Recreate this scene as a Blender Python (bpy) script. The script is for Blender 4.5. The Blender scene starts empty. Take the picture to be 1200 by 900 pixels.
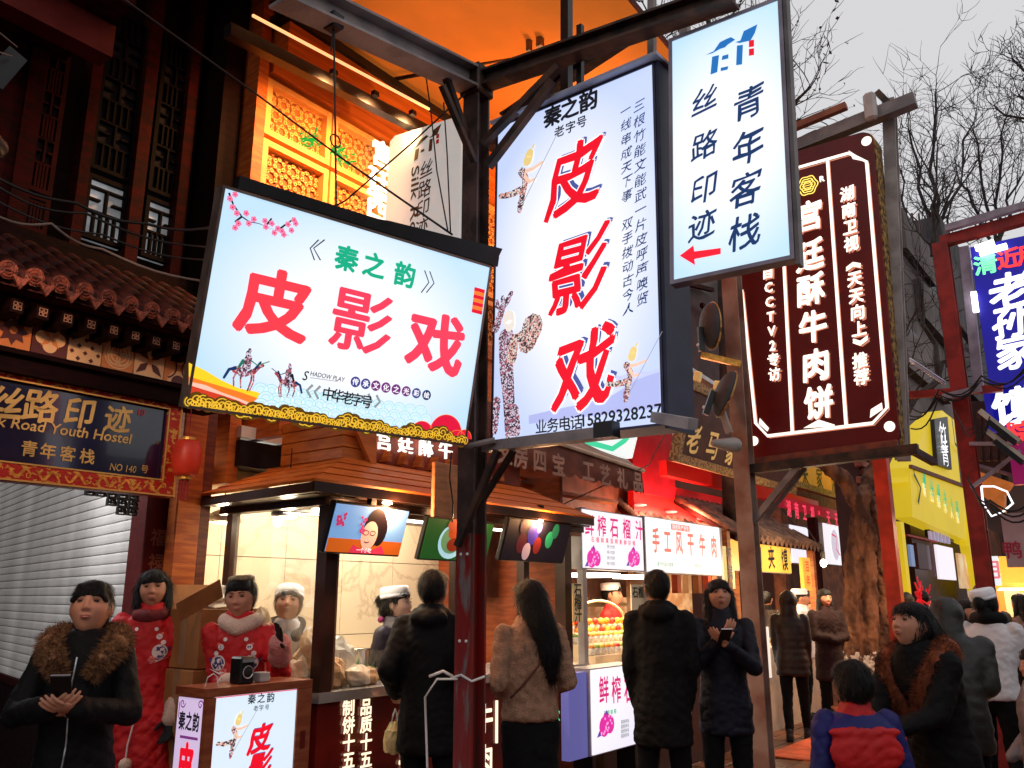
import bpy, bmesh, math, random
import numpy as np
from mathutils import Vector, Matrix
from mathutils.bvhtree import BVHTree
random.seed(7); RNG = np.random.RandomState(7)
SC = bpy.context.scene; COL = SC.collection
R_ = math.radians
PI = math.pi
# ---------------- camera, sky, sun, exposure
EYE = np.array([0, 0, 1.55]); PITCH = R_(14.04)
FW = np.array([.8, .6, 0]); RT = np.array([.6, -.8, 0])      # the camera looks 37 degrees across the street (street runs along +x)
cam = bpy.data.cameras.new('camera'); cam.lens = 30; cam.sensor_width = 36; cam.clip_end = 900; cam.clip_start = .05
camo = bpy.data.objects.new('camera', cam); COL.objects.link(camo)
cy, sy = math.cos(PITCH), math.sin(PITCH)
_f = Vector((FW[0]*cy, FW[1]*cy, sy)); _r = Vector(RT); _u = _r.cross(_f)
camo.matrix_world = Matrix(((_r.x, _u.x, -_f.x, 0), (_r.y, _u.y, -_f.y, 0), (_r.z, _u.z, -_f.z, 1.55), (0, 0, 0, 1)))
SC.camera = camo
W = bpy.data.worlds.new('World'); SC.world = W; W.use_nodes = True
wn = W.node_tree; bg = wn.nodes['Background']
sky = wn.nodes.new('ShaderNodeTexSky'); sky.sky_type = 'NISHITA'; sky.sun_disc = False
SUN_EL, SUN_ROT = R_(25), R_(200)
sky.sun_elevation = SUN_EL; sky.sun_rotation = SUN_ROT
try: sky.dust_density = 4; sky.air_density = 1.5
except Exception: pass
hs = wn.nodes.new('ShaderNodeHueSaturation'); hs.inputs['Saturation'].default_value = .12
wn.links.new(sky.outputs[0], hs.inputs['Color'])
mixw = wn.nodes.new('ShaderNodeMix'); mixw.data_type = 'RGBA'; mixw.inputs[0].default_value = .85
wn.links.new(hs.outputs[0], mixw.inputs[6]); mixw.inputs[7].default_value = (7.7, 7.65, 7.9, 1)
wn.links.new(mixw.outputs[2], bg.inputs[0]); bg.inputs[1].default_value = .1
sun = bpy.data.lights.new('sun', 'SUN'); sun.energy = .25; sun.angle = R_(25); sun.color = (1, .97, .95)
so = bpy.data.objects.new('sun', sun); COL.objects.link(so)
so.rotation_euler = (PI/2 - SUN_EL, 0, PI - SUN_ROT + PI)
SC.view_settings.view_transform = 'Standard'; SC.view_settings.look = 'None'
SC.view_settings.exposure = 0; SC.view_settings.gamma = 1
SC.cycles.use_denoising = True; SC.cycles.max_bounces = 8; SC.cycles.diffuse_bounces = 3; SC.cycles.glossy_bounces = 3
SC.cycles.transparent_max_bounces = 12; SC.cycles.sample_clamp_indirect = 6; SC.cycles.caustics_reflective = False; SC.cycles.caustics_refractive = False

# ---------------- sight lines of the photograph (pixels of the 1200x900 picture), used to find where things stand
def ray(px, py):
    a = (px-600)/1000; b = (450-py)/1000
    d = a*RT + (cy-b*sy)*FW; d[2] = sy + b*cy
    return d
def T(px, py, t): d = ray(px, py); return EYE + d*(t/d[1])
def S(px, py, s): d = ray(px, py); return EYE + d*(s/d[0])
def Zp(px, py, z): d = ray(px, py); return EYE + d*((z-1.55)/d[2])
def D(px, py, h): d = ray(px, py); return EYE + d*(h/(d@FW))

# ---------------- materials
MATS = {}
def mat(name, col, rough=.7, bump=0, bs=30, var=.12, vs=6, metal=0, emit=0, ecol=None, spec=.3, col2=None, stretch=None, alpha=1, trans=0, coat=0, sample=True, lo=.4, hi=.6, detail=4):
    if name in MATS: return MATS[name]
    m = bpy.data.materials.new(name); m.use_nodes = True; nt = m.node_tree; N = nt.nodes; L = nt.links
    b = N['Principled BSDF']; b.inputs['Roughness'].default_value = rough; b.inputs['Metallic'].default_value = metal
    b.inputs['Specular IOR Level'].default_value = spec
    c = tuple(col)+(1,)
    b.inputs['Base Color'].default_value = c
    if coat: b.inputs['Coat Weight'].default_value = coat
    if trans: b.inputs['Transmission Weight'].default_value = trans
    if alpha < 1: b.inputs['Alpha'].default_value = alpha
    tc = None
    if var or bump or col2:
        tc = N.new('ShaderNodeTexCoord'); mp = N.new('ShaderNodeMapping'); L.new(tc.outputs['Object'], mp.inputs[0])
        if stretch: mp.inputs['Scale'].default_value = stretch
        n1 = N.new('ShaderNodeTexNoise'); n1.inputs['Scale'].default_value = vs; n1.inputs['Detail'].default_value = detail; L.new(mp.outputs[0], n1.inputs['Vector'])
        rp = N.new('ShaderNodeValToRGB'); L.new(n1.outputs[0], rp.inputs[0])
        rp.color_ramp.elements[0].position = lo; rp.color_ramp.elements[1].position = hi
        c2 = col2 if col2 else tuple(min(1, x*(1+var)) for x in col)
        c1 = col if col2 else tuple(x*(1-var) for x in col)
        rp.color_ramp.elements[0].color = tuple(c1)+(1,); rp.color_ramp.elements[1].color = tuple(c2)+(1,)
        L.new(rp.outputs[0], b.inputs['Base Color'])
        if bump:
            n2 = N.new('ShaderNodeTexNoise'); n2.inputs['Scale'].default_value = bs; n2.inputs['Detail'].default_value = 5; L.new(mp.outputs[0], n2.inputs['Vector'])
            bp = N.new('ShaderNodeBump'); bp.inputs['Strength'].default_value = bump; bp.inputs['Distance'].default_value = .01
            L.new(n2.outputs[0], bp.inputs['Height']); L.new(bp.outputs[0], b.inputs['Normal'])
        if emit: L.new(rp.outputs[0], b.inputs['Emission Color'])
    if emit:
        if not tc or ecol:
            for l in list(b.inputs['Emission Color'].links): L.remove(l)
            b.inputs['Emission Color'].default_value = tuple(ecol or col)+(1,)
        b.inputs['Emission Strength'].default_value = emit
        if not sample:
            m.cycles.emission_sampling = 'NONE'
    MATS[name] = m
    return m
def ink(name, col, k=.9):          # colour printed on a backlit face
    return mat('print_'+name, tuple(c for c in col), .5, var=0, emit=k, ecol=col, sample=False, spec=.2)
def srgb(r, g, b): return tuple(((x/255)/12.92 if x/255 <= .04045 else ((x/255+.055)/1.055)**2.4) for x in (r, g, b))

# ---------------- mesh building
class MB:
    def __init__(s): s.v = []; s.f = []; s.n = 0
    def add(s, V, Fc):
        V = np.asarray(V, float).reshape(-1, 3); s.v.append(V); s.f += [tuple(i+s.n for i in f) for f in Fc]; s.n += len(V); return s
    def box(s, a, b):
        x0, y0, z0 = a; x1, y1, z1 = b
        V = [(x0,y0,z0),(x1,y0,z0),(x1,y1,z0),(x0,y1,z0),(x0,y0,z1),(x1,y0,z1),(x1,y1,z1),(x0,y1,z1)]
        return s.add(V, [(0,3,2,1),(4,5,6,7),(0,1,5,4),(1,2,6,5),(2,3,7,6),(3,0,4,7)])
    def cbox(s, a, b, e=.006):      # bevelled box
        a = np.minimum(a, b).astype(float); b2 = np.maximum(a, np.asarray(b, float)); c = (a+b2)/2; h = (b2-a)/2; e = min(e, h.min()*.6)
        V = []; 
        for sx in (-1, 1):
            for syy in (-1, 1):
                for sz in (-1, 1):
                    V += [(sx*h[0], syy*(h[1]-e), sz*(h[2]-e)), (sx*(h[0]-e), syy*h[1], sz*(h[2]-e)), (sx*(h[0]-e), syy*(h[1]-e), sz*h[2])]
        V = np.array(V)+c
        bm = bmesh.new(); vs = [bm.verts.new(v) for v in V]; bmesh.ops.convex_hull(bm, input=vs)
        bm.verts.index_update(); vv = [v.co[:] for v in bm.verts]; ff = [[v.index for v in f.verts] for f in bm.faces]; bm.free()
        return s.add(vv, ff)
    def beam(s, p, q, w, h=None, up=(0, 0, 1)):   # rectangular bar from p to q
        h = h or w; p = np.array(p, float); q = np.array(q, float); d = q-p; d /= np.linalg.norm(d)
        u = np.array(up, float)
        if abs(d@u) > .98: u = np.array([1., 0, 0])
        r = np.cross(d, u); r /= np.linalg.norm(r); u = np.cross(r, d)
        V = [c + r*a*w/2 + u*b*h/2 for c in (p, q) for a, b in ((-1,-1),(1,-1),(1,1),(-1,1))]
        return s.add(V, [(0,1,2,3),(7,6,5,4),(0,4,5,1),(1,5,6,2),(2,6,7,3),(3,7,4,0)])
    def tube(s, pts, rad, n=8, cap=True):
        pts = [np.array(p, float) for p in pts]; m = len(pts)
        if np.isscalar(rad): rad = [rad]*m
        ref = np.array([0, 0, 1.]); V = []
        for i in range(m):
            d = pts[min(i+1, m-1)]-pts[max(i-1, 0)]; d /= (np.linalg.norm(d)+1e-9)
            rr = ref if abs(d@ref) < .95 else np.array([1., 0, 0])
            a = np.cross(d, rr); a /= np.linalg.norm(a); b = np.cross(d, a)
            for k in range(n):
                t = 2*PI*k/n; V.append(pts[i]+rad[i]*(math.cos(t)*a+math.sin(t)*b))
        Fc = [(i*n+k, i*n+(k+1) % n, (i+1)*n+(k+1) % n, (i+1)*n+k) for i in range(m-1) for k in range(n)]
        if cap: Fc += [tuple(range(n))[::-1], tuple((m-1)*n+k for k in range(n))]
        return s.add(V, Fc)
    def ell(s, c, r, nu=16, nv=10, rot=None):
        V = [(0, 0, 1)]; Fc = []
        for j in range(1, nv):
            for i in range(nu):
                a = PI*j/nv; b = 2*PI*i/nu; V.append((math.sin(a)*math.cos(b), math.sin(a)*math.sin(b), math.cos(a)))
        V.append((0, 0, -1)); V = np.array(V)*np.array(r)
        if rot is not None: V = V@np.array(rot).T
        for i in range(nu):
            Fc.append((0, 1+i, 1+(i+1) % nu)); Fc.append((len(V)-1, 1+(nv-2)*nu+(i+1) % nu, 1+(nv-2)*nu+i))
            for j in range(nv-2): Fc.append((1+j*nu+i, 1+(j+1)*nu+i, 1+(j+1)*nu+(i+1) % nu, 1+j*nu+(i+1) % nu))
        return s.add(V+np.array(c), Fc)
    def cone(s, p, q, r0, r1, n=12, m=5):     # rounded tapered limb
        p = np.array(p, float); q = np.array(q, float); d = q-p; L = np.linalg.norm(d); d = d/(L+1e-9)
        P = []; Rr = []
        for k in range(m): a = PI/2*(1-k/m); P.append(p-d*r0*math.sin(a)*.999); Rr.append(max(r0*math.cos(a), 1e-4))
        P.append(p); Rr.append(r0); P.append(q); Rr.append(r1)
        for k in range(1, m+1): a = PI/2*k/m; P.append(q+d*r1*math.sin(a)*.999); Rr.append(max(r1*math.cos(a), 1e-4))
        ref = np.array([0, 0, 1.]) if abs(d[2]) < .9 else np.array([0, 1., 0])
        a = np.cross(d, ref); a /= np.linalg.norm(a); b = np.cross(d, a); V = []
        for c, r in zip(P, Rr):
            for k in range(n): t = 2*PI*k/n; V.append(c+r*(math.cos(t)*a+math.sin(t)*b))
        m2 = len(P)
        Fc = [(i*n+k, i*n+(k+1) % n, (i+1)*n+(k+1) % n, (i+1)*n+k) for i in range(m2-1) for k in range(n)]
        Fc += [tuple(range(n))[::-1], tuple((m2-1)*n+k for k in range(n))]
        return s.add(V, Fc)
    def loft(s, rings, n=24):         # rings of (x, y, z, rx, ry) or with a power for squareness
        V = []
        for r in rings:
            x, y, z, rx, ry = r[:5]; pw = r[5] if len(r) > 5 else 1
            for k in range(n):
                t = 2*PI*k/n; c, q = math.cos(t), math.sin(t)
                V.append((x+rx*math.copysign(abs(c)**pw, c), y+ry*math.copysign(abs(q)**pw, q), z))
        m = len(rings)
        Fc = [(i*n+k, i*n+(k+1) % n, (i+1)*n+(k+1) % n, (i+1)*n+k) for i in range(m-1) for k in range(n)]
        Fc += [tuple(range(n))[::-1], tuple((m-1)*n+k for k in range(n))]
        return s.add(V, Fc)
    def prism(s, pts, y0, y1):        # outline in x,z pushed from y0 to y1
        n = len(pts); V = [(x, y0, z) for x, z in pts]+[(x, y1, z) for x, z in pts]
        Fc = [tuple(range(n)), tuple(range(2*n-1, n-1, -1))]+[(i, n+i, n+(i+1) % n, (i+1) % n) for i in range(n)]
        return s.add(V, Fc)
    def xf(s, M):
        M = np.array(M); 
        s.v = [np.c_[v, np.ones(len(v))]@M.T[:, :3] for v in s.v]; return s
    def verts(s): return np.vstack(s.v) if s.v else np.zeros((0, 3))
    def mesh(s, name):
        me = bpy.data.meshes.new(name); me.from_pydata(s.verts().tolist(), [], s.f); me.update(); return me
    def build(s, name, m, parent=None, smooth=False, loc=None, **props):
        me = s.mesh(name)
        return link(name, me, m, parent, smooth, loc, **props)
def link(name, me, m=None, parent=None, smooth=False, loc=None, rot=None, **props):
    if m is not None and not me.materials: me.materials.append(m)
    if smooth: me.polygons.foreach_set('use_smooth', [True]*len(me.polygons))
    o = bpy.data.objects.new(name, me); COL.objects.link(o)
    if parent is not None: o.parent = parent
    if loc is not None: o.location = loc
    if rot is not None: o.rotation_euler = rot
    for k, v in props.items(): o[k] = v
    return o
def tag(o, label, cat=None, group=None, kind=None):
    if label: o['label'] = label
    if cat: o['category'] = cat
    if group: o['group'] = group
    if kind: o['kind'] = kind
    return o
def thing(name, loc, label, cat, group=None, rot=(0, 0, 0)):
    o = bpy.data.objects.new(name, None); COL.objects.link(o); o.location = loc; o.rotation_euler = rot; o.empty_display_size = .1
    return tag(o, label, cat, group)
def box(name, a, b, m, parent=None, bev=0, **p):
    mb = MB(); (mb.cbox(a, b, bev) if bev else mb.box(a, b)); return mb.build(name, m, parent, **p)
def clone(root, loc, label=None, rot=None):
    r = root.copy(); COL.objects.link(r); r.location = loc
    if rot is not None: r.rotation_euler = rot
    if label: r['label'] = label
    for ch in list(root.children):
        c = ch.copy(); COL.objects.link(c); c.parent = r
        for g in ch.children: d = g.copy(); COL.objects.link(d); d.parent = c
    return r
def lamp(name, loc, power, col=(1, .75, .45), size=.05, kind='POINT', rot=None, sx=1, sy=1, parent=None, spread=None):
    l = bpy.data.lights.new(name, kind); l.energy = power; l.color = col
    if kind == 'AREA': l.shape = 'RECTANGLE'; l.size = sx; l.size_y = sy
    elif kind == 'POINT': l.shadow_soft_size = size
    if spread: l.spread = spread
    o = bpy.data.objects.new(name, l); COL.objects.link(o); o.location = loc
    if rot: o.rotation_euler = rot
    if parent is not None: o.parent = parent
    return o
def apply_mods(ob_name, mb, mods, m, parent, smooth=True, **props):
    me = mb.mesh('tmp'); o = bpy.data.objects.new('tmp', me); COL.objects.link(o)
    for ty, kw in mods:
        md = o.modifiers.new('m', ty)
        for k, v in kw.items(): setattr(md, k, v)
    dg = bpy.context.evaluated_depsgraph_get(); me2 = bpy.data.meshes.new_from_object(o.evaluated_get(dg))
    bpy.data.objects.remove(o); me2.materials.clear(); me2.name = ob_name
    return link(ob_name, me2, m, parent, smooth, **props)

# ---------------- writing
GL = {}
def glyphs(txt, bold=0, res=2):
    k = (txt, bold, res)
    if k in GL: return GL[k]
    c = bpy.data.curves.new('t', 'FONT'); c.body = txt; c.size = 1; c.resolution_u = res; c.offset = bold
    o = bpy.data.objects.new('t', c); COL.objects.link(o); bpy.context.view_layer.update()
    m = o.to_mesh(); V = np.array([v.co[:] for v in m.vertices]).reshape(-1, 3); Fc = [tuple(p.vertices) for p in m.polygons]
    o.to_mesh_clear(); bpy.data.objects.remove(o); bpy.data.curves.remove(c)
    GL[k] = (V, Fc); return GL[k]
def brush(V, amt):                 # brush hand: lean, thick-thin and a slow wave in the strokes
    W_ = V.copy(); W_[:, 0] += amt*.25*(V[:, 1]-.38)*.6 + amt*.03*np.sin(V[:, 1]*9+1); W_[:, 1] += amt*(.16*(V[:, 0]-.5) + .03*np.sin(V[:, 0]*8)); return W_
def text(txt, x, z, size, m, parent, y=-.004, d='h', bold=.02, sp=1.0, wx=1.0, shear=0, br=0, depth=0, name='lettering', each=False, rot=0, slope=0):
    """characters centred on x,z steps; d = 'h' row (x,z = centre of the first) or 'v' column downwards"""
    mb = MB(); out = []
    for i, ch in enumerate(txt):
        if ch == ' ': continue
        V, Fc = glyphs(ch, 0)
        if len(V) == 0: continue
        wide = ord(ch) > 0x2000
        V = V.copy()
        cx0 = .5 if wide else (V[:, 0].min()+V[:, 0].max())/2
        if br: V = brush(V, br)
        P = np.zeros((len(V), 3)); a = (V[:, 0]-cx0)*size*wx; b = (V[:, 1]-.38)*size
        if rot: a, b = a*math.cos(rot)-b*math.sin(rot), a*math.sin(rot)+b*math.cos(rot)
        a = a+shear*b
        ox = x+(i*size*sp*wx if d == 'h' else 0); oz = z-(i*size*sp if d == 'v' else 0)+(slope*i*size*sp if d == 'h' else 0)
        P[:, 0] = ox+a; P[:, 2] = oz+b; P[:, 1] = y
        tgt = MB() if each else mb
        if depth:
            n = len(P); P2 = P.copy(); P2[:, 1] = y-depth
            from collections import Counter
            ec = Counter(); ed = {}
            for f in Fc:
                for k in range(len(f)):
                    e = (f[k], f[(k+1) % len(f)]); ec[tuple(sorted(e))] += 1; ed[tuple(sorted(e))] = e
            sides = [(ed[e][0], ed[e][0]+n, ed[e][1]+n, ed[e][1]) for e, q in ec.items() if q == 1]
            tgt.add(np.vstack([P, P2]), [tuple(i_+n for i_ in f) for f in Fc]+sides)
        elif bold <= 0: tgt.add(P, Fc)
        else:                       # a heavier hand: the strokes widened by overlapping copies
            nn = 4 if bold < .03 else 8; rr = bold*size
            for k in range(nn):
                Q = P.copy(); Q[:, 0] += rr*math.cos(k*2*PI/nn+.4)*wx; Q[:, 2] += rr*math.sin(k*2*PI/nn+.4); Q[:, 1] += .00006*k; tgt.add(Q, Fc)
        if each: out.append(tgt.build(name, m, parent))
    if each: return out
    return mb.build(name, m, parent, **({'kind': 'stuff'} if len(txt.replace(' ', '')) > 1 else {}))
def latin(txt, x, z, w, h, m, parent, y=-.004, bold=.01, shear=0, name='lettering', rot=0):
    V, Fc = glyphs(txt, 0, 3); V = V.copy(); V[:, 0] -= V[:, 0].min(); V[:, 0] *= w/V[:, 0].max(); V[:, 1] *= h/.72
    a = V[:, 0]+shear*V[:, 1]; b = V[:, 1]
    P = np.zeros((len(V), 3)); P[:, 0] = x+a*math.cos(rot)-b*math.sin(rot); P[:, 2] = z+a*math.sin(rot)+b*math.cos(rot); P[:, 1] = y
    mb = MB(); mb.add(P, Fc)
    if bold >= .01:
        for k, (dx, dz) in enumerate(((bold*h, 0), (-bold*h, 0), (0, bold*h), (0, -bold*h))):
            Q = P.copy(); Q[:, 0] += dx*1.2; Q[:, 2] += dz*1.2; Q[:, 1] -= .00006*(k+1); mb.add(Q, Fc)
    return mb.build(name, m, parent)
def stroke(mb, pts, w, y, closed=False):
    pts = [np.array(p, float) for p in pts]; n = len(pts); V = []
    for i in range(n):
        a = pts[(i-1) % n] if closed or i > 0 else pts[i]; b = pts[(i+1) % n] if closed or i < n-1 else pts[i]
        d = b-a; d /= (np.linalg.norm(d)+1e-9); q = np.array([-d[1], d[0]]); ww = w[i] if hasattr(w, '__len__') else w
        for sg in (-1, 1): p = pts[i]+q*sg*ww/2; V.append((p[0], y, p[1]))
    Fc = [(2*i, 2*i+1, (2*i+3) % (2*n), (2*i+2) % (2*n)) for i in range(n if closed else n-1)]
    return mb.add(V, [f[::-1] for f in Fc])
def disc(mb, x, z, r, y, n=16, a0=0, a1=2*PI, rz=None):
    rz = rz or r; V = [(x, y, z)]+[(x+r*math.cos(a0+(a1-a0)*k/n), y, z+rz*math.sin(a0+(a1-a0)*k/n)) for k in range(n+1)]
    return mb.add(V, [(0, k, k+1) for k in range(1, n+1)])
def spiral(mb, x, z, r, w, y, turns=1.6, n=20, dirn=1, a0=0):
    return stroke(mb, [(x+r*(1-.85*k/n)*math.cos(a0+dirn*turns*2*PI*k/n), z+r*(1-.85*k/n)*math.sin(a0+dirn*turns*2*PI*k/n)) for k in range(n+1)], w, y)
def poly(mb, pts, y): return mb.add([(x, y, z) for x, z in pts], [tuple(range(len(pts)))])

# shared materials
M = {}
M['steel'] = mat('grey_painted_steel', (.16, .14, .14), .5, bump=.3, bs=40, var=.3, vs=5, metal=.1, col2=(.26, .21, .20))
M['dsteel'] = mat('dark_rusty_steel', (.03, .022, .02), .55, bump=.3, bs=30, metal=.3, col2=(.09, .045, .03), vs=8)
M['redpaint'] = mat('old_red_paint', (.09, .005, .004), .45, bump=.25, bs=25, col2=(.12, .01, .008), vs=6, lo=.35)
M['redpost'] = mat('red_post_paint', (.50, .035, .010), .45, bump=.2, bs=25, var=.25, vs=4)
M['black'] = mat('black_metal', (.012, .011, .012), .35, var=.2, vs=8, metal=.2)
M['wood'] = mat('orange_pine', (.52, .13, .018), .5, bump=.25, bs=18, col2=(.36, .07, .01), vs=5, stretch=(1, 1, 8))
M['woodh'] = mat('orange_pine_board', (.62, .17, .022), .48, bump=.2, bs=14, col2=(.47, .11, .014), vs=3, stretch=(.6, 2, 9))
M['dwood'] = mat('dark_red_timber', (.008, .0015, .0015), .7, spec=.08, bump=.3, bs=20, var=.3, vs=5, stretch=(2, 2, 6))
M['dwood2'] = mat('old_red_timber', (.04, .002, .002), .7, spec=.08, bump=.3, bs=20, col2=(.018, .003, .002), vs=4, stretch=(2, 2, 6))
M['skin'] = mat('skin', (.52, .235, .145), .5, bump=.05, bs=200, var=.06, vs=15)
mat('skin_pale', (.66, .42, .32), .5, var=.05)
M['hair'] = mat('black_hair', (.004, .003, .0028), .42, bump=.8, bs=120, var=.4, vs=20, stretch=(3, 3, .35), spec=.3)
M['white'] = mat('white_enamel', (.75, .74, .72), .4, var=.05)
M['wire'] = mat('black_cable', (.015, .013, .013), .5, var=0)
M['glow'] = mat('warm_bulb', (1, .85, .6), .5, var=0, emit=12, ecol=(1, .78, .5), sample=False)
M['tubeglow'] = mat('fluorescent_tube', (1, 1, 1), .5, var=0, emit=4, ecol=(.95, .96, 1), sample=False)
M['glass'] = mat('clear_glass', (1, 1, 1), .03, var=0, trans=1, alpha=.18)
M['gold'] = mat('gold_leaf_paint', (.75, .42, .08), .4, bump=.2, bs=40, var=.2, vs=20, metal=.4)
# =====================================================================  GROUND
g = MB(); g.box((-60, -60, -.3), (140, 80, -.012)); tag(g.build('ground', mat('wet_ground_soil', (.05, .035, .03), .6, bump=.3, bs=8, var=.3, vs=2)), None, kind='structure')
random.seed(11)
pave = box('pavement', (-6, -8, -.011), (60, 5.9, -.004), mat('mortar_dark', (.02, .012, .01), .6)); pave['kind'] = 'structure'
pm = [mat('paving_stone_%s' % n, c, .28, bump=.35, bs=22, col2=tuple(x*1.5 for x in c), vs=9) for n, c in (('a', (.14, .05, .022)), ('b', (.19, .07, .03)), ('c', (.10, .04, .02)))]
cnt = 0; rest = MB(); shared = {}
def stone_mesh(k):
    if k in shared: return shared[k]
    mb = MB(); mb.cbox((-.245, -.12, -.03), (.245, .12, 0), .008); me = mb.mesh('paving_stone'); me.materials.append(pm[k]); shared[k] = me; return me
slots = []
for i in range(-8, 60):
    for j in range(-14, 24):
        x = i*.5+(j % 2)*.25; y = j*.25
        if y > 3.8 and x < 6.3: continue
        if y > 5.6: continue
        d = np.array([x, y]); f = d@FW[:2]; r = d@RT[:2]
        if 6.5 < f < 18 and abs(r/f) < .62: slots.append((f, x, y))
        elif x > -2: rest.cbox((x-.245, y-.12, -.035), (x+.245, y+.12, -.002), .008) if f > 0 and f < 25 else None
slots.sort(key=lambda q: abs(q[0]-10))
for q, (f, x, y) in enumerate(slots):
    z = random.uniform(-.003, .003)
    if q < 290: link('paving_stone', stone_mesh(random.randrange(3)), None, pave, False, (x, y, z))
    else: rest.cbox((x-.245, y-.12, -.035), (x+.245, y+.12, z), .008)
rest.build('paving_stones', pm[0], pave, kind='stuff')

# =====================================================================  LEFT TIMBER HALL
HT = 5.4
hall = thing('timber_hall', (2.0, HT, 0), 'old dark red timber hall with lattice windows above a patterned tile frieze', 'building')
def H(a): return (a[0]-2.0, a[1]-HT, a[2])
def hb(name, a, b, m, **k): return box(name, H(a), H(b), m, hall, **k)
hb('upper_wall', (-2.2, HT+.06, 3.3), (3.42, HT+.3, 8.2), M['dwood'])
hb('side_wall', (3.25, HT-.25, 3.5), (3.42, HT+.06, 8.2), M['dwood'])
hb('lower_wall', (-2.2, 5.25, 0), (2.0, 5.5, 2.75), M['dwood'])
lat_m = mat('lattice_red_wood', (.028, .002, .002), .7, var=.25, spec=.08)
lat_b = mat('lattice_dark_wood', (.004, .002, .002), .7, var=.25, spec=.08)
pane_m = mat('sign_glow_pane', (.4, .42, .44), .5, var=.35, vs=5, emit=.30)  # lower panes glow in place of the signs' reflected light
pane_dark = mat('dark_pane', (.012, .005, .005), .8, var=.2, vs=3)  # upper panes: the shadow up there is put into the colour
def lattice(x0, x1, z0, z1, frame, pane):
    w = box('lattice_window', H((x0, HT+.03, z0)), H((x1, HT+.055, z1)), pane, hall)
    mb = MB(); n = 5; W_ = x1-x0
    def bar(a, b): box('bar', H((a[0], HT-.01, a[1])), H((b[0], HT+.028, b[1])), frame, w)
    t = .014
    for x in (x0, x1-.03): bar((x, z0), (x+.03, z1))
    for z in (z0, z1-.03): bar((x0+.03, z), (x1-.03, z+.03))
    cw = (W_-.06)/5; rh = .17; k = 0; z = z0+.03
    while z < z1-rh:
        bar((x0+.03, z+rh-t/2), (x1-.03, z+rh+t/2))
        if k % 2 == 0:
            for i in range(1, 5): bar((x0+.03+i*cw-t/2, z+.001), (x0+.03+i*cw+t/2, z+rh-t/2-.001))
        else:
            bar((x0+.03+2.5*cw-t/2, z+.001), (x0+.03+2.5*cw+t/2, z+rh-t/2-.001))
            bar((x0+.031, z+rh*.5-t/2), (x0+.03+1.6*cw, z+rh*.5+t/2)); bar((x1-.03-1.6*cw, z+rh*.5-t/2), (x1-.031, z+rh*.5+t/2))
        z += rh; k += 1
    w.matrix_parent_inverse = Matrix.Identity(4)
    return w
def XZ(px, py, t=HT): p = T(px, py, t); return p[0], p[2]
p0, p1 = XZ(30, 215), XZ(88, 60)
lattice(p0[0], p1[0]-.02, 4.05, 5.35, lat_m, pane_dark)
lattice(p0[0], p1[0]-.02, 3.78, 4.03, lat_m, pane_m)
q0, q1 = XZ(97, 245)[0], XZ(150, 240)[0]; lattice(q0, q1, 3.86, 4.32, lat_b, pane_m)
lattice(q0, q1, 4.36, 5.6, lat_b, mat('shaded_pane', (.008, .006, .008), .85, var=.2))  # upper panes coloured near black to stand for shade
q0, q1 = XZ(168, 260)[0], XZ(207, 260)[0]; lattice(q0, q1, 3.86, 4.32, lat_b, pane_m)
lattice(q0, q1, 4.36, 5.6, lat_b, mat('shaded_pane', (.008, .006, .008), .3))
for px, w_ in ((94, .07), (160, .09), (212, .08), (22, .1)): x = XZ(px, 200)[0]; hb('post', (x-w_/2, HT-.06, 3.6), (x+w_/2, HT+.058, 6.9), M['dwood2'])
hb('sill_beam', (-2, HT-.12, 3.55), (3.24, HT+.05, 3.74), M['dwood'])
x0 = XZ(-160, 30)[0]; x1 = XZ(30, 200)[0]
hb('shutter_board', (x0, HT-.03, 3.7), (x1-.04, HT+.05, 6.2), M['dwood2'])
# eave beams of the storey above
p = T(118, 40, 4.9); hb('eave_soffit', (-2, 4.5, p[2]), (p[0], 5.35, p[2]+.12), M['dwood2']); hb('eave_beam', (-2, 4.75, p[2]-.22), (p[0]+.02, 4.9, p[2]-.002), M['redpaint'])
hb('eave_soffit', (p[0]+.05, 4.4, 6.3), (3.4, 5.45, 6.42), M['dwood'])
for i in range(16): x = p[0]+.15+i*.13; hb('rafter', (x, 4.35, 6.18), (x+.05, 5.4, 6.295), M['dwood2'])
# tiled skirt roof: row on row of tiles
random.seed(2)
tile_m = mat('grey_roof_tile', (.035, .008, .006), .6, bump=.3, bs=40, var=.4, vs=12, spec=.15); tend_m = mat('round_tile_end', (.13, .028, .014), .45, bump=1, bs=70, var=.4, vs=30)
zE = T(60, 332, 4.25)[2]
mbt = MB()
for k in range(9):
    a = PI*k/8; 
prof = [(.048*math.cos(PI*k/6), .036*math.sin(PI*k/6)) for k in range(7)]
def half_tile(L=.24, th=.010):
    V = []; 
    for y in (0, L):
        s_ = 1 if y == 0 else .92
        for r in (1, 1-th/.036): V += [(x*s_*r, y, z*s_*r) for x, z in prof]
    n = 7; Fc = []
    for i in range(6): Fc += [(i, i+1, 14+i+1, 14+i), (7+i+1, 7+i, 21+i, 21+i+1), (i, 7+i, 8+i, i+1), (14+i+1, 21+i+1, 21+i, 14+i)]
    mb = MB(); mb.add(V, Fc); return mb
ht = half_tile().mesh('roof_tile'); ht.materials.append(tile_m); ht.polygons.foreach_set('use_smooth', [True]*len(ht.polygons))
slope = math.atan2(.62, 1.05); roofx = np.arange(1.0, 3.22, .125)
sl = hb('skirt_roof', (-.6, 4.33, zE-.05), (3.24, 4.42, zE-.02), M['dwood2'])
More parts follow.
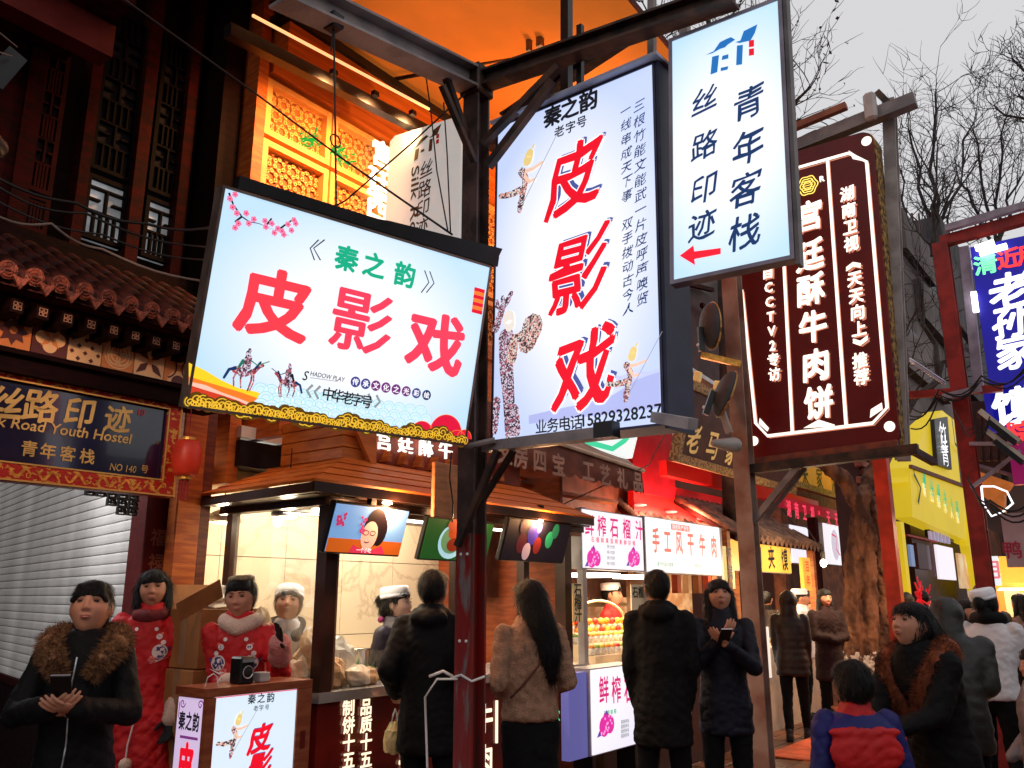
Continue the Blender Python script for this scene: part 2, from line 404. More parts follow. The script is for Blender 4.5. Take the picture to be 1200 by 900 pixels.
mb = MB(); mb.add([H((-.6, 4.30, zE-.02)), H((3.24, 4.30, zE-.02)), H((3.24, 5.38, zE+.60)), H((-.6, 5.38, zE+.60)), H((-.6, 4.30, zE-.05)), H((3.24, 4.30, zE-.05)), H((3.24, 5.38, zE+.57)), H((-.6, 5.38, zE+.57))], [(0,1,2,3),(7,6,5,4),(0,4,5,1),(1,5,6,2),(2,6,7,3),(3,7,4,0)]); roof = mb.build('roof', tile_m, hall)
for x in roofx:
    for j in range(6):
        y = 4.26+j*.19; z = zE+.0+(y-4.30)*.574
        o = link('roof_tile', ht, None, roof, loc=H((x+random.uniform(-.004, .004), y, z)), rot=(slope*.98, 0, random.uniform(-.02, .02)))
    mb = MB(); mb.tube([H((x, 4.25, zE+.008)), H((x, 4.263, zE+.01))], .047, 14)
    c = np.array(H((x, 4.246, zE+.008)))
    for rr in (.036, .020): mb.tube([c+np.array([rr*math.cos(a), 0, rr*math.sin(a)]) for a in np.linspace(0, 2*PI, 13)], .004, 4)
    mb.build('tile_end', tend_m, roof)
    mb = MB(); xx = x+.0625; mb.prism([(H((xx-.045, 0, 0))[0], zE-.005), (H((xx, 0, 0))[0], zE-.075), (H((xx+.045, 0, 0))[0], zE-.005), (H((xx, 0, 0))[0], zE-.02)], H((0, 4.24, 0))[1], H((0, 4.255, 0))[1]); mb.build('drip_tile', tend_m, roof)
    # rafter ends with a painted square
    hb('rafter', (x-.03, 4.42, zE-.15), (x+.03, 4.95, zE-.09), M['dwood2']) if False else None
    r1 = hb('rafter_end', (x-.032, 4.40, zE-.145), (x+.032, 4.9, zE-.075), M['dwood'])
    mb = MB(); cx_, _, cz_ = H((x, 0, zE-.11))
    for dx, dz in ((-.011, -.011), (.011, -.011), (-.011, .011), (.011, .011)):
        stroke(mb, [(cx_+dx-.008, cz_+dz-.008), (cx_+dx+.008, cz_+dz-.008), (cx_+dx+.008, cz_+dz+.008), (cx_+dx-.008, cz_+dz+.008)], .004, H((0, 4.397, 0))[1], True)
    mb.build('painted_square', mat('ochre_paint', (.40, .20, .12), .6, var=.2), r1)
# frieze
FT = 4.6; zt_ = T(0, 362, FT)[2]; zb_ = T(0, 405, FT)[2]
hb('frieze_beam', (-.6, FT+.012, zb_-.12), (3.1, FT+.2, zt_+.16), M['dwood'])
cornice = hb('frieze_cornice', (-.6, FT-.04, zt_+.01), (3.02, FT+.011, zt_+.075), mat('cornice_red', (.16, .02, .012), .5, var=.3))
mb = MB()
for i in range(36):
    x0 = .9+i*.06-2.0; z0 = zt_+.042
    stroke(mb, [(x0+.06*q/8, z0+.018*math.sin(q/8*2*PI)) for q in range(9)], .006, H((0, FT-.042, 0))[1]); spiral(mb, x0+.016, z0+.008, .014, .004, H((0, FT-.0425, 0))[1], 1.1, 8)
mb.build('cornice_scroll', mat('scroll_ochre', (.45, .13, .06), .5, var=.2), cornice)
hb('frieze_ledge', (-.6, FT-.03, zb_-.03), (3.02, FT+.011, zb_-.004), M['dwood'])
tc1 = mat('frieze_cream', (.72, .42, .20), .35, var=.1); tc2 = mat('frieze_orange', (.62, .20, .05), .35, var=.15); tc3 = mat('frieze_brown', (.09, .02, .015), .35, var=.15)
hz = zt_-zb_; xe = [.97+i*hz for i in range(11)]
for i, x in enumerate(xe[:-1]):
    if x > 2.95: break
    cx_ = x+hz/2-2.0; cz_ = (zt_+zb_)/2; yy = H((0, FT, 0))[1]; R1 = hz/2-.004
    base = box('frieze_tile', H((x+.003, FT, zb_+.003)), H((x+hz-.003, FT+.01, zt_-.003)), [tc2, tc1, tc2, tc1, tc2, tc3, tc1][i % 7], hall)
    def put(mb, m): mb.build('tile_inlay', m, base)
    kind = i % 7; a = MB()
    if kind == 0:
        for rr in (.9, .72, .5): stroke(a, [(cx_+R1*rr*math.cos(t), cz_+R1*rr*math.sin(t)) for t in np.linspace(0, 2*PI, 25)], .008, yy-.002)
        for k in range(4):
            t0 = k*PI/2+PI/4; stroke(a, [(cx_+R1*.4*math.cos(t0)+R1*.38*math.cos(t), cz_+R1*.4*math.sin(t0)+R1*.38*math.sin(t)) for t in np.linspace(0, 2*PI, 17)], .009, yy-.0026)
        put(a, tc1)
    elif kind in (1, 4):
        for k in range(8 if kind == 4 else 4):
            t0 = k*PI/(4 if kind == 4 else 2)+PI/4; d = np.array([math.cos(t0), math.sin(t0)]); n_ = np.array([-d[1], d[0]]); L_ = R1*(1.25 if kind == 1 else .9)
            poly(a, [tuple(np.array([cx_, cz_])+d*L_*u+n_*v) for u, v in ((.1, 0), (.5, .022), (1, 0), (.5, -.022))], yy-.002-.0001*k)
        put(a, tc3); a = MB(); disc(a, cx_, cz_, R1*.22, yy-.004); put(a, tc2)
    elif kind == 2:
        for sx_, sz_ in ((0, 1), (0, -1)): disc(a, cx_+sx_*R1, cz_+sz_*R1, R1*.78, yy-.002, 20, PI if sz_ > 0 else 0, 2*PI if sz_ > 0 else PI)
        put(a, tc1); a = MB()
        for sz_ in (1, -1): disc(a, cx_, cz_+sz_*R1, R1*.5, yy-.003, 20, PI if sz_ > 0 else 0, 2*PI if sz_ > 0 else PI)
        for sx_ in (1, -1): stroke(a, [(cx_+sx_*R1+R1*.8*math.cos(t), cz_+R1*.8*math.sin(t)) for t in (np.linspace(PI*.6, PI*1.4, 13) if sx_ > 0 else np.linspace(-PI*.4, PI*.4, 13))], .01, yy-.0034)
        put(a, tc3)
    elif kind == 3:
        for u in range(4):
            for v in range(4):
                X = cx_-R1+R1*(u+.5)/2; Z = cz_-R1+R1*(v+.5)/2
                if (u+v) % 2: disc(a, X, Z, R1*.17, yy-.002, 10)
                else: poly(a, [(X-.011, Z-.011), (X+.011, Z-.011), (X+.011, Z+.011), (X-.011, Z+.011)], yy-.002)
        put(a, tc3)
    elif kind == 5:
        for t0 in range(4):
            t0 = t0*PI/2; disc(a, cx_+R1*.45*math.cos(t0), cz_+R1*.45*math.sin(t0), R1*.42, yy-.002-.0002*t0, 16)
        put(a, tc1); a = MB()
        for k in range(4):
            t0 = k*PI/2+PI/4; d = np.array([math.cos(t0), math.sin(t0)]); n_ = np.array([-d[1], d[0]])
            poly(a, [tuple(np.array([cx_, cz_])+d*R1*u+n_*v) for u, v in ((0, 0), (.3, .014), (.75, 0), (.3, -.014))], yy-.004)
        put(a, tc2)
    else:
        for u in range(5):
            for v in range(5):
                if (u+v) % 2: X = cx_-R1+R1*(u+.5)/2.5; Z = cz_-R1+R1*(v+.5)/2.5; poly(a, [(X-.014, Z), (X, Z-.014), (X+.014, Z), (X, Z+.014)], yy-.002)
        put(a, tc3)
# roller shutter down the side passage: from the corner back to the left
sa = np.array([3.02, 5.22]); sd = np.array([.227, .974]); sn = np.array([.974, -.227])
rs = thing('roller_shutter', (sa[0], sa[1], 0), 'long pale grey roller shutter receding behind the woman in black', 'shutter', rot=(0, 0, math.atan2(sd[1], sd[0])))
slm = mat('shutter_slat_paint', (.66, .62, .58), .75, bump=.15, bs=9, var=.16, vs=1.6)
mb = MB()
prof = [(0, 0), (.006, .004), (.0085, .02), (.0085, .05), (.006, .063), (0, .0675)]
V = [(x, 0+yy, z) for x in (0, 6.6) for yy, z in prof]; Fc = [(i, i+1, 7+i, 6+i) for i in range(5)]
mb.add(V, Fc); sme = mb.mesh('slat'); sme.materials.append(slm)
for i in range(34): link('slat', sme, None, rs, loc=(0, 0, .86+i*.0705))
box('slat_gap', (-.02, -.02, .84), (6.6, -.004, 3.3), mat('shutter_gap', (.03, .02, .018), .6), rs)
box('base_wall', (-.02, -.03, 0), (6.6, .02, .80), M['dwood'], rs); box('base_rail', (-.02, -.04, .80), (6.6, .03, .86), M['dwood2'], rs)
box('head_beam', (-.02, -.05, 3.25), (6.6, .05, 3.5), M['dwood'], rs)
for sgn in (1,):
    tag(box('passage_end_wall', (-2, 12.2, 0), (6, 12.3, 3.6), M['dwood']), None, kind='structure')
pf = thing('assumed_passage_tube', (2.35, 5.9, 2.95), 'assumed fluorescent tube fitting, unseen behind the hostel board, lighting the side passage', 'light'); mb = MB(); mb.tube([(-.0, -.5, 0), (.12, .5, 0)], .02, 8); mb.build('tube', M['tubeglow'], pf); box('fitting', (-.02, -.5, .025), (.14, .5, .06), M['white'], pf); lamp('assumed_passage_light', (2.4, 5.9, 2.90), 24, (.95, .96, 1), kind='AREA', sx=.15, sy=1.0)  # unseen tube assumed here to brighten the grey shutter
# carved corner post with gilt characters
a = T(166, 650, 5.12); b = T(199, 650, 5.12)
cp = thing('carved_post', ((a[0]+b[0])/2, 5.2, 0), 'dark red lacquered post with gilt carved characters beside the shutter', 'post'); w_ = (b[0]-a[0])/2
box('shaft', (-w_, -.09, 0), (w_, .09, 3.05), M['redpaint'], cp, .006)
text('福禄寿喜财', 0, 1.92, .115, mat('faded_gilt', (.30, .09, .05), .5, var=.2), cp, -.094, d='v', sp=1.35, bold=.02)
# fretwork bracket
fr = thing('fretwork_bracket', (a[0]-.02, 5.12, 2.22), 'black carved fretwork bracket under the name board', 'bracket'); mb = MB()
for i in range(5):
    x = -.06-i*.07; d_ = .19-.035*i
    for k in range(max(1, int(d_/.05))):
        stroke(mb, [(x+.03, -.03-k*.05), (x-.03, -.03-k*.05), (x-.03, -.07-k*.05), (x+.02, -.07-k*.05), (x+.02, -.05-k*.05)], .010, 0)
        spiral(mb, x, -.05-k*.05, .018, .007, -.001, 1.1, 10)
me = mb.mesh('fretwork'); o = link('fretwork', me, mat('black_fretwork', (.012, .006, .006), .5, var=.2), fr); sd_ = o.modifiers.new('s', 'SOLIDIFY'); sd_.thickness = .03
# pine pillar
a = T(203, 640, 4.95); b = T(240, 640, 4.95); pp = thing('pine_pillar', ((a[0]+b[0])/2, 5.0, 0), 'varnished orange pine pillar between the carved post and the boxes', 'pillar'); w_ = (b[0]-a[0])/2
box('shaft', (-w_, -.05, .12), (w_*.55, .05, 2.95), M['wood'], pp, .008); box('side_board', (w_*.56, -.03, .12), (w_+.03, .08, 2.95), mat('dark_pine', (.16, .035, .012), .5, bump=.2, col2=(.10, .02, .01), stretch=(1, 1, 8)), pp); box('plinth', (-w_-.03, -.07, 0), (w_+.05, .09, .118), M['dwood2'], pp)
# lantern
p = T(219, 537, 4.55)
ln_ = thing('red_lantern', tuple(p), 'small red paper lantern hanging beside the pine pillar', 'lantern')
mb = MB(); rg = []
for k in range(13): z = -.105+.0175*k; rg.append((0, 0, z, .085*math.sqrt(max(0, 1-(z/.15)**2))+.004*(k % 2), .085*math.sqrt(max(0, 1-(z/.15)**2))+.004*(k % 2)))
mb.loft(rg, 18); mb.build('shade', mat('red_lantern_silk', (.40, .025, .012), .4, var=.2, emit=.12, ecol=(.7, .04, .01), sample=False), ln_, True)
mb = MB(); mb.tube([(0, 0, .105), (0, 0, .125)], .04, 12); mb.tube([(0, 0, -.125), (0, 0, -.105)], .04, 12); mb.build('collar', M['gold'], ln_)
mb = MB(); mb.tube([(0, 0, .125), (0, 0, .34)], .003, 5)
for k in range(8): mb.tube([(.02*math.cos(k*.785), .02*math.sin(k*.785), -.125), (.026*math.cos(k*.785), .026*math.sin(k*.785), -.25)], .0035, 4)
mb.build('tassel', mat('red_tassel', (.35, .02, .02), .7), ln_)

# =====================================================================  ORANGE LATTICE HOUSE
OT = 5.05
oh = thing('lattice_house', (4.6, OT, 0), 'orange timber house front with glowing geometric lattice screens', 'building')
def O(a): return (a[0]-4.6, a[1]-OT, a[2])
def ob(name, a, b, m, **k): return box(name, O(a), O(b), m, oh, **k)
ob('wall', (3.44, OT+.12, 2.95), (7.0, OT+.3, 7.6), mat('orange_wall', (.55, .16, .03), .6, var=.15))
xo = T(303, 150, OT)[0]
ob('corner_post', (3.44, OT-.05, 2.3), (3.53, OT+.119, 6.6), M['wood'])
zr = T(330, 100, OT)[2]
scm = mat('lattice_screen_wood', (.78, .36, .09), .5, var=.1)
def screen(x0, x1, z0, z1):
    s_ = ob('screen_backing', (x0+.05, OT+.05, z0+.05), (x1-.05, OT+.10, z1-.05), mat('screen_backing', (.34, .10, .02), .6, var=.1))
    y = O((0, OT+.045, 0))[1]
    for a_, b_ in (((x0, OT-.02, z0), (x0+.05, OT+.1, z1)), ((x1-.05, OT-.02, z0), (x1, OT+.1, z1)), ((x0+.05, OT-.018, z0), (x1-.05, OT+.1, z0+.05)), ((x0+.05, OT-.018, z1-.05), (x1-.05, OT+.1, z1))):
        ob('screen_rail', a_, b_, scm)
    mb = MB(); st = .135; nx = int((x1-x0)/st)+2; nz = int((z1-z0)/(st*.866))+2
    def inside(p): return x0+.045 < p[0] < x1-.045 and z0+.045 < p[1] < z1-.045
    def seg(p, q):
        if inside(p) and inside(q): 
            a_ = np.array(O((p[0], 0, p[1]))); b_ = np.array(O((q[0], 0, q[1]))); a_[1] = b_[1] = y-.005; mb.beam(a_, b_, .011, .012, up=(0, 1, 0))
    for i in range(nx):
        for j in range(nz):
            cx_ = x0+i*st+(j % 2)*st/2; cz_ = z0+j*st*.866
            P = [(cx_+.042*math.cos(k*PI/3), cz_+.042*math.sin(k*PI/3)) for k in range(6)]
            Q = [(cx_+.066*math.cos(k*PI/3+PI/6), cz_+.066*math.sin(k*PI/3+PI/6)) for k in range(6)]
            for k in range(6): seg(P[k], P[(k+1) % 6]); seg(P[k], Q[k]); seg(P[(k+1) % 6], Q[k])
    mb.build('lattice_bars', scm, s_, kind='stuff')
xs_ = [3.55, 4.22, 4.84, 5.46, 6.08, 6.7]; zl = [3.30, 4.06, 4.82, 5.62]
# rows follow the rails seen in the photograph
zr1 = T(330, 98, OT)[2]; zr2 = T(345, 178, OT)[2]
for i in range(5):
    screen(xs_[i], xs_[i+1]-.02, zr2+.02, zr1-.02); screen(xs_[i], xs_[i+1]-.02, 2*zr2-zr1+.02, zr2-.02); screen(xs_[i], xs_[i+1]-.02, 3*zr2-2*zr1+.02, 2*zr2-zr1-.02)
ob('head_rail', (3.565, OT-.06, zr1+.02), (6.9, OT+.118, zr1+.13), M['woodh']); ob('head_board', (3.565, OT-.22, zr1+.132), (6.9, OT+.118, zr1+.40), M['woodh']); ob('cornice', (3.50, OT-.26, zr1+.402), (6.9, OT+.118, zr1+.47), M['black'])
bt = 3*zr2-2*zr1
ob('bottom_rail', (3.565, OT-.06, bt-.12), (6.9, OT+.118, bt+.018), M['woodh'])
ob('lower_beam', (3.565, OT-.02, 2.78), (6.9, OT+.118, bt-.122), M['woodh'])
for i in range(14): x = 3.62+i*.24; ob('rafter_bracket', (x, OT-.35, 2.62), (x+.07, OT+.1, 2.775), M['wood'])
ob('shop_lintel', (3.5, OT-.1, 2.42), (6.9, OT+.1, 2.60), M['black'])
ob('awning_board', (3.9, OT-.42, 2.625), (6.9, OT-.37, 2.80), M['woodh'])
# glowing characters on the screens
for ch, px, py in (('宫', 447, 182), ('廷', 443, 214), ('西', 441, 243)):
    p = T(px, py, OT-.06); tt = text(ch, 0, 0, .27, mat('lit_white_letter', (1, 1, 1), .4, var=0, emit=1.1, ecol=(1, .97, .85), sample=False), oh, 0, bold=.03, depth=.03, name='lit_letter'); tt.location = O(p)
for px, py in ((364, 165), (399, 180)):
    p = T(px, py, 4.4); t = thing('green_ornament', tuple(p), 'small green paper ornament on the cable, %s' % ('left of the pair' if px < 380 else 'right of the pair beside the hanging chain'), 'ornament'); mb = MB()
    for k in range(26): a = RNG.randn(3)*np.array([.04, .02, .028]); b = a+RNG.randn(3)*.025; mb.beam(a, b+.001, .011)
    mb.build('foil', mat('glowing_green_foil', (.03, .5, .08), .3, var=.3, emit=.5, ecol=(.02, .6, .08), sample=False), t)  # no lamp: glow added so the green holds against the warm light
# tarp canopy and its ribs
tp = thing('orange_tarp', (4.5, 3.8, 5.2), 'orange canvas canopy stretched over the steel frame', 'canopy')
cm = mat('orange_canvas', (.78, .20, .02), .7, bump=.15, bs=6, var=.12, vs=2); 
nt = cm.node_tree; bnode = nt.nodes['Principled BSDF']; tr = nt.nodes.new('ShaderNodeBsdfTranslucent'); tr.inputs[0].default_value = (.9, .25, .03, 1); mx = nt.nodes.new('ShaderNodeMixShader'); mx.inputs[0].default_value = .5
nt.links.new(bnode.outputs[0], mx.inputs[1]); nt.links.new(tr.outputs[0], mx.inputs[2]); nt.links.new(mx.outputs[0], nt.nodes['Material Output'].inputs[0])
def sheet(name, P, nu, nv, m, parent, sag=.06, off=(0, 0, 0)):   # P: 4 corners
    V = []; 
    for j in range(nv+1):
        for i in range(nu+1):
            u, v = i/nu, j/nv; p = (1-u)*(1-v)*P[0]+u*(1-v)*P[1]+u*v*P[2]+(1-u)*v*P[3]
            p = p+np.array([0, 0, -sag*math.sin(PI*((u*3) % 1))*math.sin(PI*v)])+.004*RNG.randn(3)-np.array(off); V.append(p)
    mb = MB(); mb.add(V, [(j*(nu+1)+i, j*(nu+1)+i+1, (j+1)*(nu+1)+i+1, (j+1)*(nu+1)+i) for j in range(nv) for i in range(nu)])
    return mb.build(name, m, parent, True)
o_ = (4.5, 3.8, 5.2)
sheet('canvas', [np.array(q, float) for q in ((1.6, 2.2, 5.45), (7.3, 2.45, 5.45), (7.3, 5.0, 6.15), (1.6, 5.0, 6.15))], 36, 14, cm, tp, .05, o_)
mb = MB()
for x in (2.2, 3.5, 4.8, 6.1, 7.3): mb.tube([np.array(q)-np.array(o_) for q in ((x, 2.2, 5.40), (x, 5.0, 6.10))], .018, 6)
mb.build('canopy_rib', M['dsteel'], tp)
mb = MB(); mb.tube([np.array(q)-np.array(o_) for q in ((1.6, 2.2, 5.42), (7.35, 2.42, 5.42))], .02, 6); mb.build('canopy_edge_pipe', M['redpaint'], tp)
# light strip under the canopy
pA, pB = T(296, 18, 4.35), T(503, 128, 4.35)
ls = thing('light_strip', tuple(pA), 'long glowing light strip along the dark beam under the canopy', 'light'); mb = MB(); mb.beam((0, 0, 0), pB-pA, .016); mb.build('tube', mat('strip_glow', (1, .7, .4), .4, var=0, emit=1.3, ecol=(1, .50, .2), sample=False), ls)
mb = MB(); mb.beam((-.1, .12, -.12), pB-pA+np.array([.1, .12, -.12]), .08, .09); mb.build('carrier_beam', M['black'], ls)

# lamps added along the light strip to light the lattice house, and two assumed spots out of view at the upper left
for i, u in enumerate((.42, .66, .90)):
    p = pA+(pB-pA)*u+np.array([.0, .02, -.12]); box('added_lamp_head', tuple(p-pA+np.array([-.025, -.02, 0])), tuple(p-pA+np.array([.025, .02, .04])), M['black'], ls)
    l = lamp('added_strip_lamp', (p[0], p[1], p[2]-.06), 85, (1, .47, .17), .12, kind='SPOT'); l.data.spot_size = R_(130); l.data.spot_blend = .5; l.data.shadow_soft_size = .08; l.rotation_euler = Vector((-.05, -.85, .55)).to_track_quat('Z', 'Y').to_euler()
for x in (5.6, 6.8):
    l = lamp('tarp_uplight', (x, 3.6, 4.3), 175, (1, .48, .17), .12, kind='SPOT'); l.data.spot_size = R_(150); l.data.spot_blend = .6; l.data.shadow_soft_size = .08; l.rotation_euler = Vector((0, -.35, -1)).to_track_quat('Z', 'Y').to_euler(); t = thing('added_canopy_bulb', (x, 3.6, 4.25), ('nearer' if x < 6 else 'farther')+' added bulb under the orange canopy, hidden by the tall lightbox, lighting the canvas', 'lamp'); mb = MB(); mb.ell((0, 0, 0), (.04, .04, .05), 12, 8); mb.build('bulb', M['glow'], t, True); mb = MB(); mb.tube([(0, 0, .04), (0, 0, 1.3)], .006, 5); mb.build('cord', M['wire'], t)  # bulbs added to make the canvas glow from below
sp_ = D(-45, 96, 2.72)
for i in range(2):
    p = sp_+np.array([.12*i, .05*i, -.12]); t = thing('spot_lamp', tuple(p), ('inner' if i else 'outer')+' assumed black spot lamp out of view on the left arm, lighting the hall front', 'lamp'); d = np.array([1.1+1.3*i, 2.5, -.75]); d /= np.linalg.norm(d); mb = MB(); mb.cone((0, 0, 0), tuple(d*.09), .03, .045, 12, 3); mb.build('housing', M['black'], t, True)  # heads assumed beyond the left edge to throw light on the hall front
    l = lamp('added_spot_light', tuple(p+d*.16), 42, (1, .62, .42), .03, kind='SPOT'); l.data.spot_size = R_(46); l.data.spot_blend = .6; l.data.shadow_soft_size = .04; l.rotation_euler = Vector(-d).to_track_quat('Z', 'Y').to_euler()

p = sp_+np.array([-.16, .02, -.10]); t = thing('spot_lamp', tuple(p), 'added black spot lamp out of view on the left arm, aimed down at the robed women', 'lamp'); d = np.array([2.85, 4.5, 1.35])-p; d /= np.linalg.norm(d); mb = MB(); mb.cone((0, 0, 0), tuple(d*.09), .03, .045, 12, 3); mb.build('housing', M['black'], t, True)  # extra head added to throw warm light on the robed women
l = lamp('added_spot_light', tuple(p+d*.16), 40, (1, .50, .28), .03, kind='SPOT'); l.data.spot_size = R_(60); l.data.spot_blend = .8; l.data.shadow_soft_size = .05; l.rotation_euler = Vector(-d).to_track_quat('Z', 'Y').to_euler()
# =====================================================================  SIGNS
def board(name, c, yaw, tx, ry, w, h, label, cat='sign', group=None, k=1):
    c = tuple(EYE+(np.array(c)-EYE)*k); t = thing(name, c, label, cat, group); t.scale = (k, k, k); t.rotation_mode = 'YXZ'; t.rotation_euler = (R_(tx), R_(ry), R_(yaw))
    t_M = Matrix.Translation(Vector(c))@Matrix.Rotation(R_(yaw), 4, 'Z')@Matrix.Rotation(R_(tx), 4, 'X')@Matrix.Rotation(R_(ry), 4, 'Y')@Matrix.Scale(k, 4)
    inv = np.array(t_M.inverted())
    def loc(px, py):      # where a sight line meets the face, in the board's own x,z
        o = inv@np.append(EYE, 1); d = inv[:3, :3]@ray(px, py); k = -o[1]/d[1]; p = o[:3]+d*k; return p[0], p[2]
    return t, loc
def boxframe(t, w, h, depth, fw, mframe, mface, lip=.006, facename='lit_face'):
    """lightbox: face at y=0, body behind, rim of four bars"""
    o = box(facename, (-w/2+fw, -.001, -h/2+fw), (w/2-fw, .006, h/2-fw), mface, t)
    box('housing', (-w/2+.002, .008, -h/2+.002), (w/2-.002, depth, h/2-.002), mframe, t)
    for a, b in (((-w/2, -lip, -h/2), (-w/2+fw, depth+.002, h/2)), ((w/2-fw, -lip, -h/2), (w/2, depth+.002, h/2)),
                 ((-w/2+fw, -lip-.001, h/2-fw), (w/2-fw, depth+.002, h/2)), ((-w/2+fw, -lip-.001, -h/2), (w/2-fw, depth+.002, -h/2+fw))):
        box('rim', a, b, mframe, t)
    return o
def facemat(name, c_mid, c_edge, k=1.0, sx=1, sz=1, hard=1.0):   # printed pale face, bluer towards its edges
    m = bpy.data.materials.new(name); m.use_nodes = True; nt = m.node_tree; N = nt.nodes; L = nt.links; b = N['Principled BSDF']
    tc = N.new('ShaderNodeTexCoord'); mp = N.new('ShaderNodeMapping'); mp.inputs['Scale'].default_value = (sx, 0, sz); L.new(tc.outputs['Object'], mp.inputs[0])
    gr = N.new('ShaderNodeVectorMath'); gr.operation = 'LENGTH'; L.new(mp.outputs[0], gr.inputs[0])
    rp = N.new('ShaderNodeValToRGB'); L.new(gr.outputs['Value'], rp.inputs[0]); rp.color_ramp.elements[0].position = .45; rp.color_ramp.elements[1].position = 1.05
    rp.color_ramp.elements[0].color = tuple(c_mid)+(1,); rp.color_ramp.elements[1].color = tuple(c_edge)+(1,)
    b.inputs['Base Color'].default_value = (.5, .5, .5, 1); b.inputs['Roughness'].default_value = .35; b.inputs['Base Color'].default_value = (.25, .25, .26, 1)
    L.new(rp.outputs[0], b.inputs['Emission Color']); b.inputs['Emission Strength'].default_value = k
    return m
RED = ink('red', srgb(236, 28, 50)); RED2 = ink('crimson', srgb(212, 18, 40)); PINK = ink('rose', srgb(228, 60, 100)); GRN = ink('green', srgb(20, 165, 125)); BLK = ink('black', (.008, .008, .012)); NAVY = ink('navy', srgb(22, 50, 95)); GREY = ink('grey', srgb(140, 145, 150))
INDIGO = ink('indigo', srgb(62, 66, 130)); PURP = ink('purple', srgb(110, 50, 115)); BLUE = ink('blue', srgb(30, 105, 175)); PALEB = ink('pale_blue', srgb(178, 218, 235)); PALEB2 = ink('pale_blue_line', srgb(140, 190, 210)); YEL = ink('yellow', srgb(250, 205, 40)); ORA = ink('orange', srgb(240, 120, 40)); GLD = ink('gold', srgb(225, 180, 50)); GLD2 = ink('dark_gold', srgb(90, 60, 15)); BROWN = ink('brown', srgb(120, 50, 35)); LILAC = ink('lilac', srgb(160, 165, 220)); WHT = ink('white', (.95, .95, .97)); CREAM = ink('cream', srgb(240, 225, 170)); DGRN = ink('dark_green', srgb(40, 110, 90)); MAG = ink('magenta', srgb(215, 60, 150))
def speckle(name, c1, c2, c3):
    if name in MATS: return MATS[name]
    m = bpy.data.materials.new(name); m.use_nodes = True; N = m.node_tree.nodes; L = m.node_tree.links; b = N['Principled BSDF']
    tc = N.new('ShaderNodeTexCoord'); v = N.new('ShaderNodeTexVoronoi'); v.inputs['Scale'].default_value = 150; L.new(tc.outputs['Object'], v.inputs['Vector'])
    rp = N.new('ShaderNodeValToRGB'); rp.color_ramp.interpolation = 'CONSTANT'; sp = N.new('ShaderNodeSeparateColor'); L.new(v.outputs['Color'], sp.inputs[0]); L.new(sp.outputs[0], rp.inputs[0])
    rp.color_ramp.elements[0].color = c1+(1,); rp.color_ramp.elements[1].color = c2+(1,); rp.color_ramp.elements[1].position = .35; e = rp.color_ramp.elements.new(.65); e.color = c3+(1,)
    L.new(rp.outputs[0], b.inputs['Emission Color']); b.inputs['Emission Strength'].default_value = .9; b.inputs['Base Color'].default_value = (.1, .1, .1, 1); m.cycles.emission_sampling = 'NONE'
    MATS[name] = m; return m
SPK = speckle('shadow_puppet_hide', srgb(40, 30, 50), srgb(225, 150, 140), srgb(240, 225, 215)); SPK2 = speckle('shadow_puppet_dark', srgb(30, 25, 45), srgb(170, 90, 110), srgb(225, 215, 235)); SPKR = speckle('shadow_puppet_red', srgb(190, 40, 60), srgb(235, 170, 170), srgb(90, 40, 50))
def limbs(t, segs, m, y, o=(0, 0), k=1, name='printed_figure'):
    mb = MB()
    for pts, w in segs:
        P = [(o[0]+a*k, o[1]+b*k) for a, b in pts]; ws = [w*k*(1-.15*i) for i in range(len(P))]
        stroke(mb, P, ws, y)
        for (a, b), q in zip(P, ws): disc(mb, a, b, q/2, y-.0002, 8)
    return mb.build(name, m, t, kind='stuff')
def puppet_runner(t, cx, cz, k, y=-.006, flip=1):    # leather puppet running with a staff; unit figure about 1 high
    f = lambda L: [([(a*flip, b) for a, b in p], w) for p, w in L]
    limbs(t, f([([(.0, .12), (.08, -.02), (.05, -.22)], .14), ([(.03, -.2), (.0, -.42), (-.03, -.52)], .12), ([(.0, -.18), (-.22, -.2), (-.42, -.17)], .13)]), SPK, y, (cx, cz), k)
    limbs(t, f([([(.06, .10), (.22, .10), (.40, .15)], .07), ([(.05, .04), (.16, -.1), (.25, -.08)], .07)]), ink('puppet_skin', srgb(235, 195, 170)), y-.0005, (cx, cz), k)
    limbs(t, f([([(.05, .14), (.02, .02)], .05), ([(-.03, -.38), (-.04, -.5)], .08)]), SPK2, y-.001, (cx, cz), k)
    limbs(t, f([([(.12, .26), (.16, .38)], .17), ([(.22, .46), (.24, .49)], .04)]), ink('puppet_head', srgb(225, 200, 130)), y-.0012, (cx, cz), k)
    limbs(t, f([([(.05, -.4), (.75, .62)], .014)]), GREY, y-.0015, (cx, cz), k)
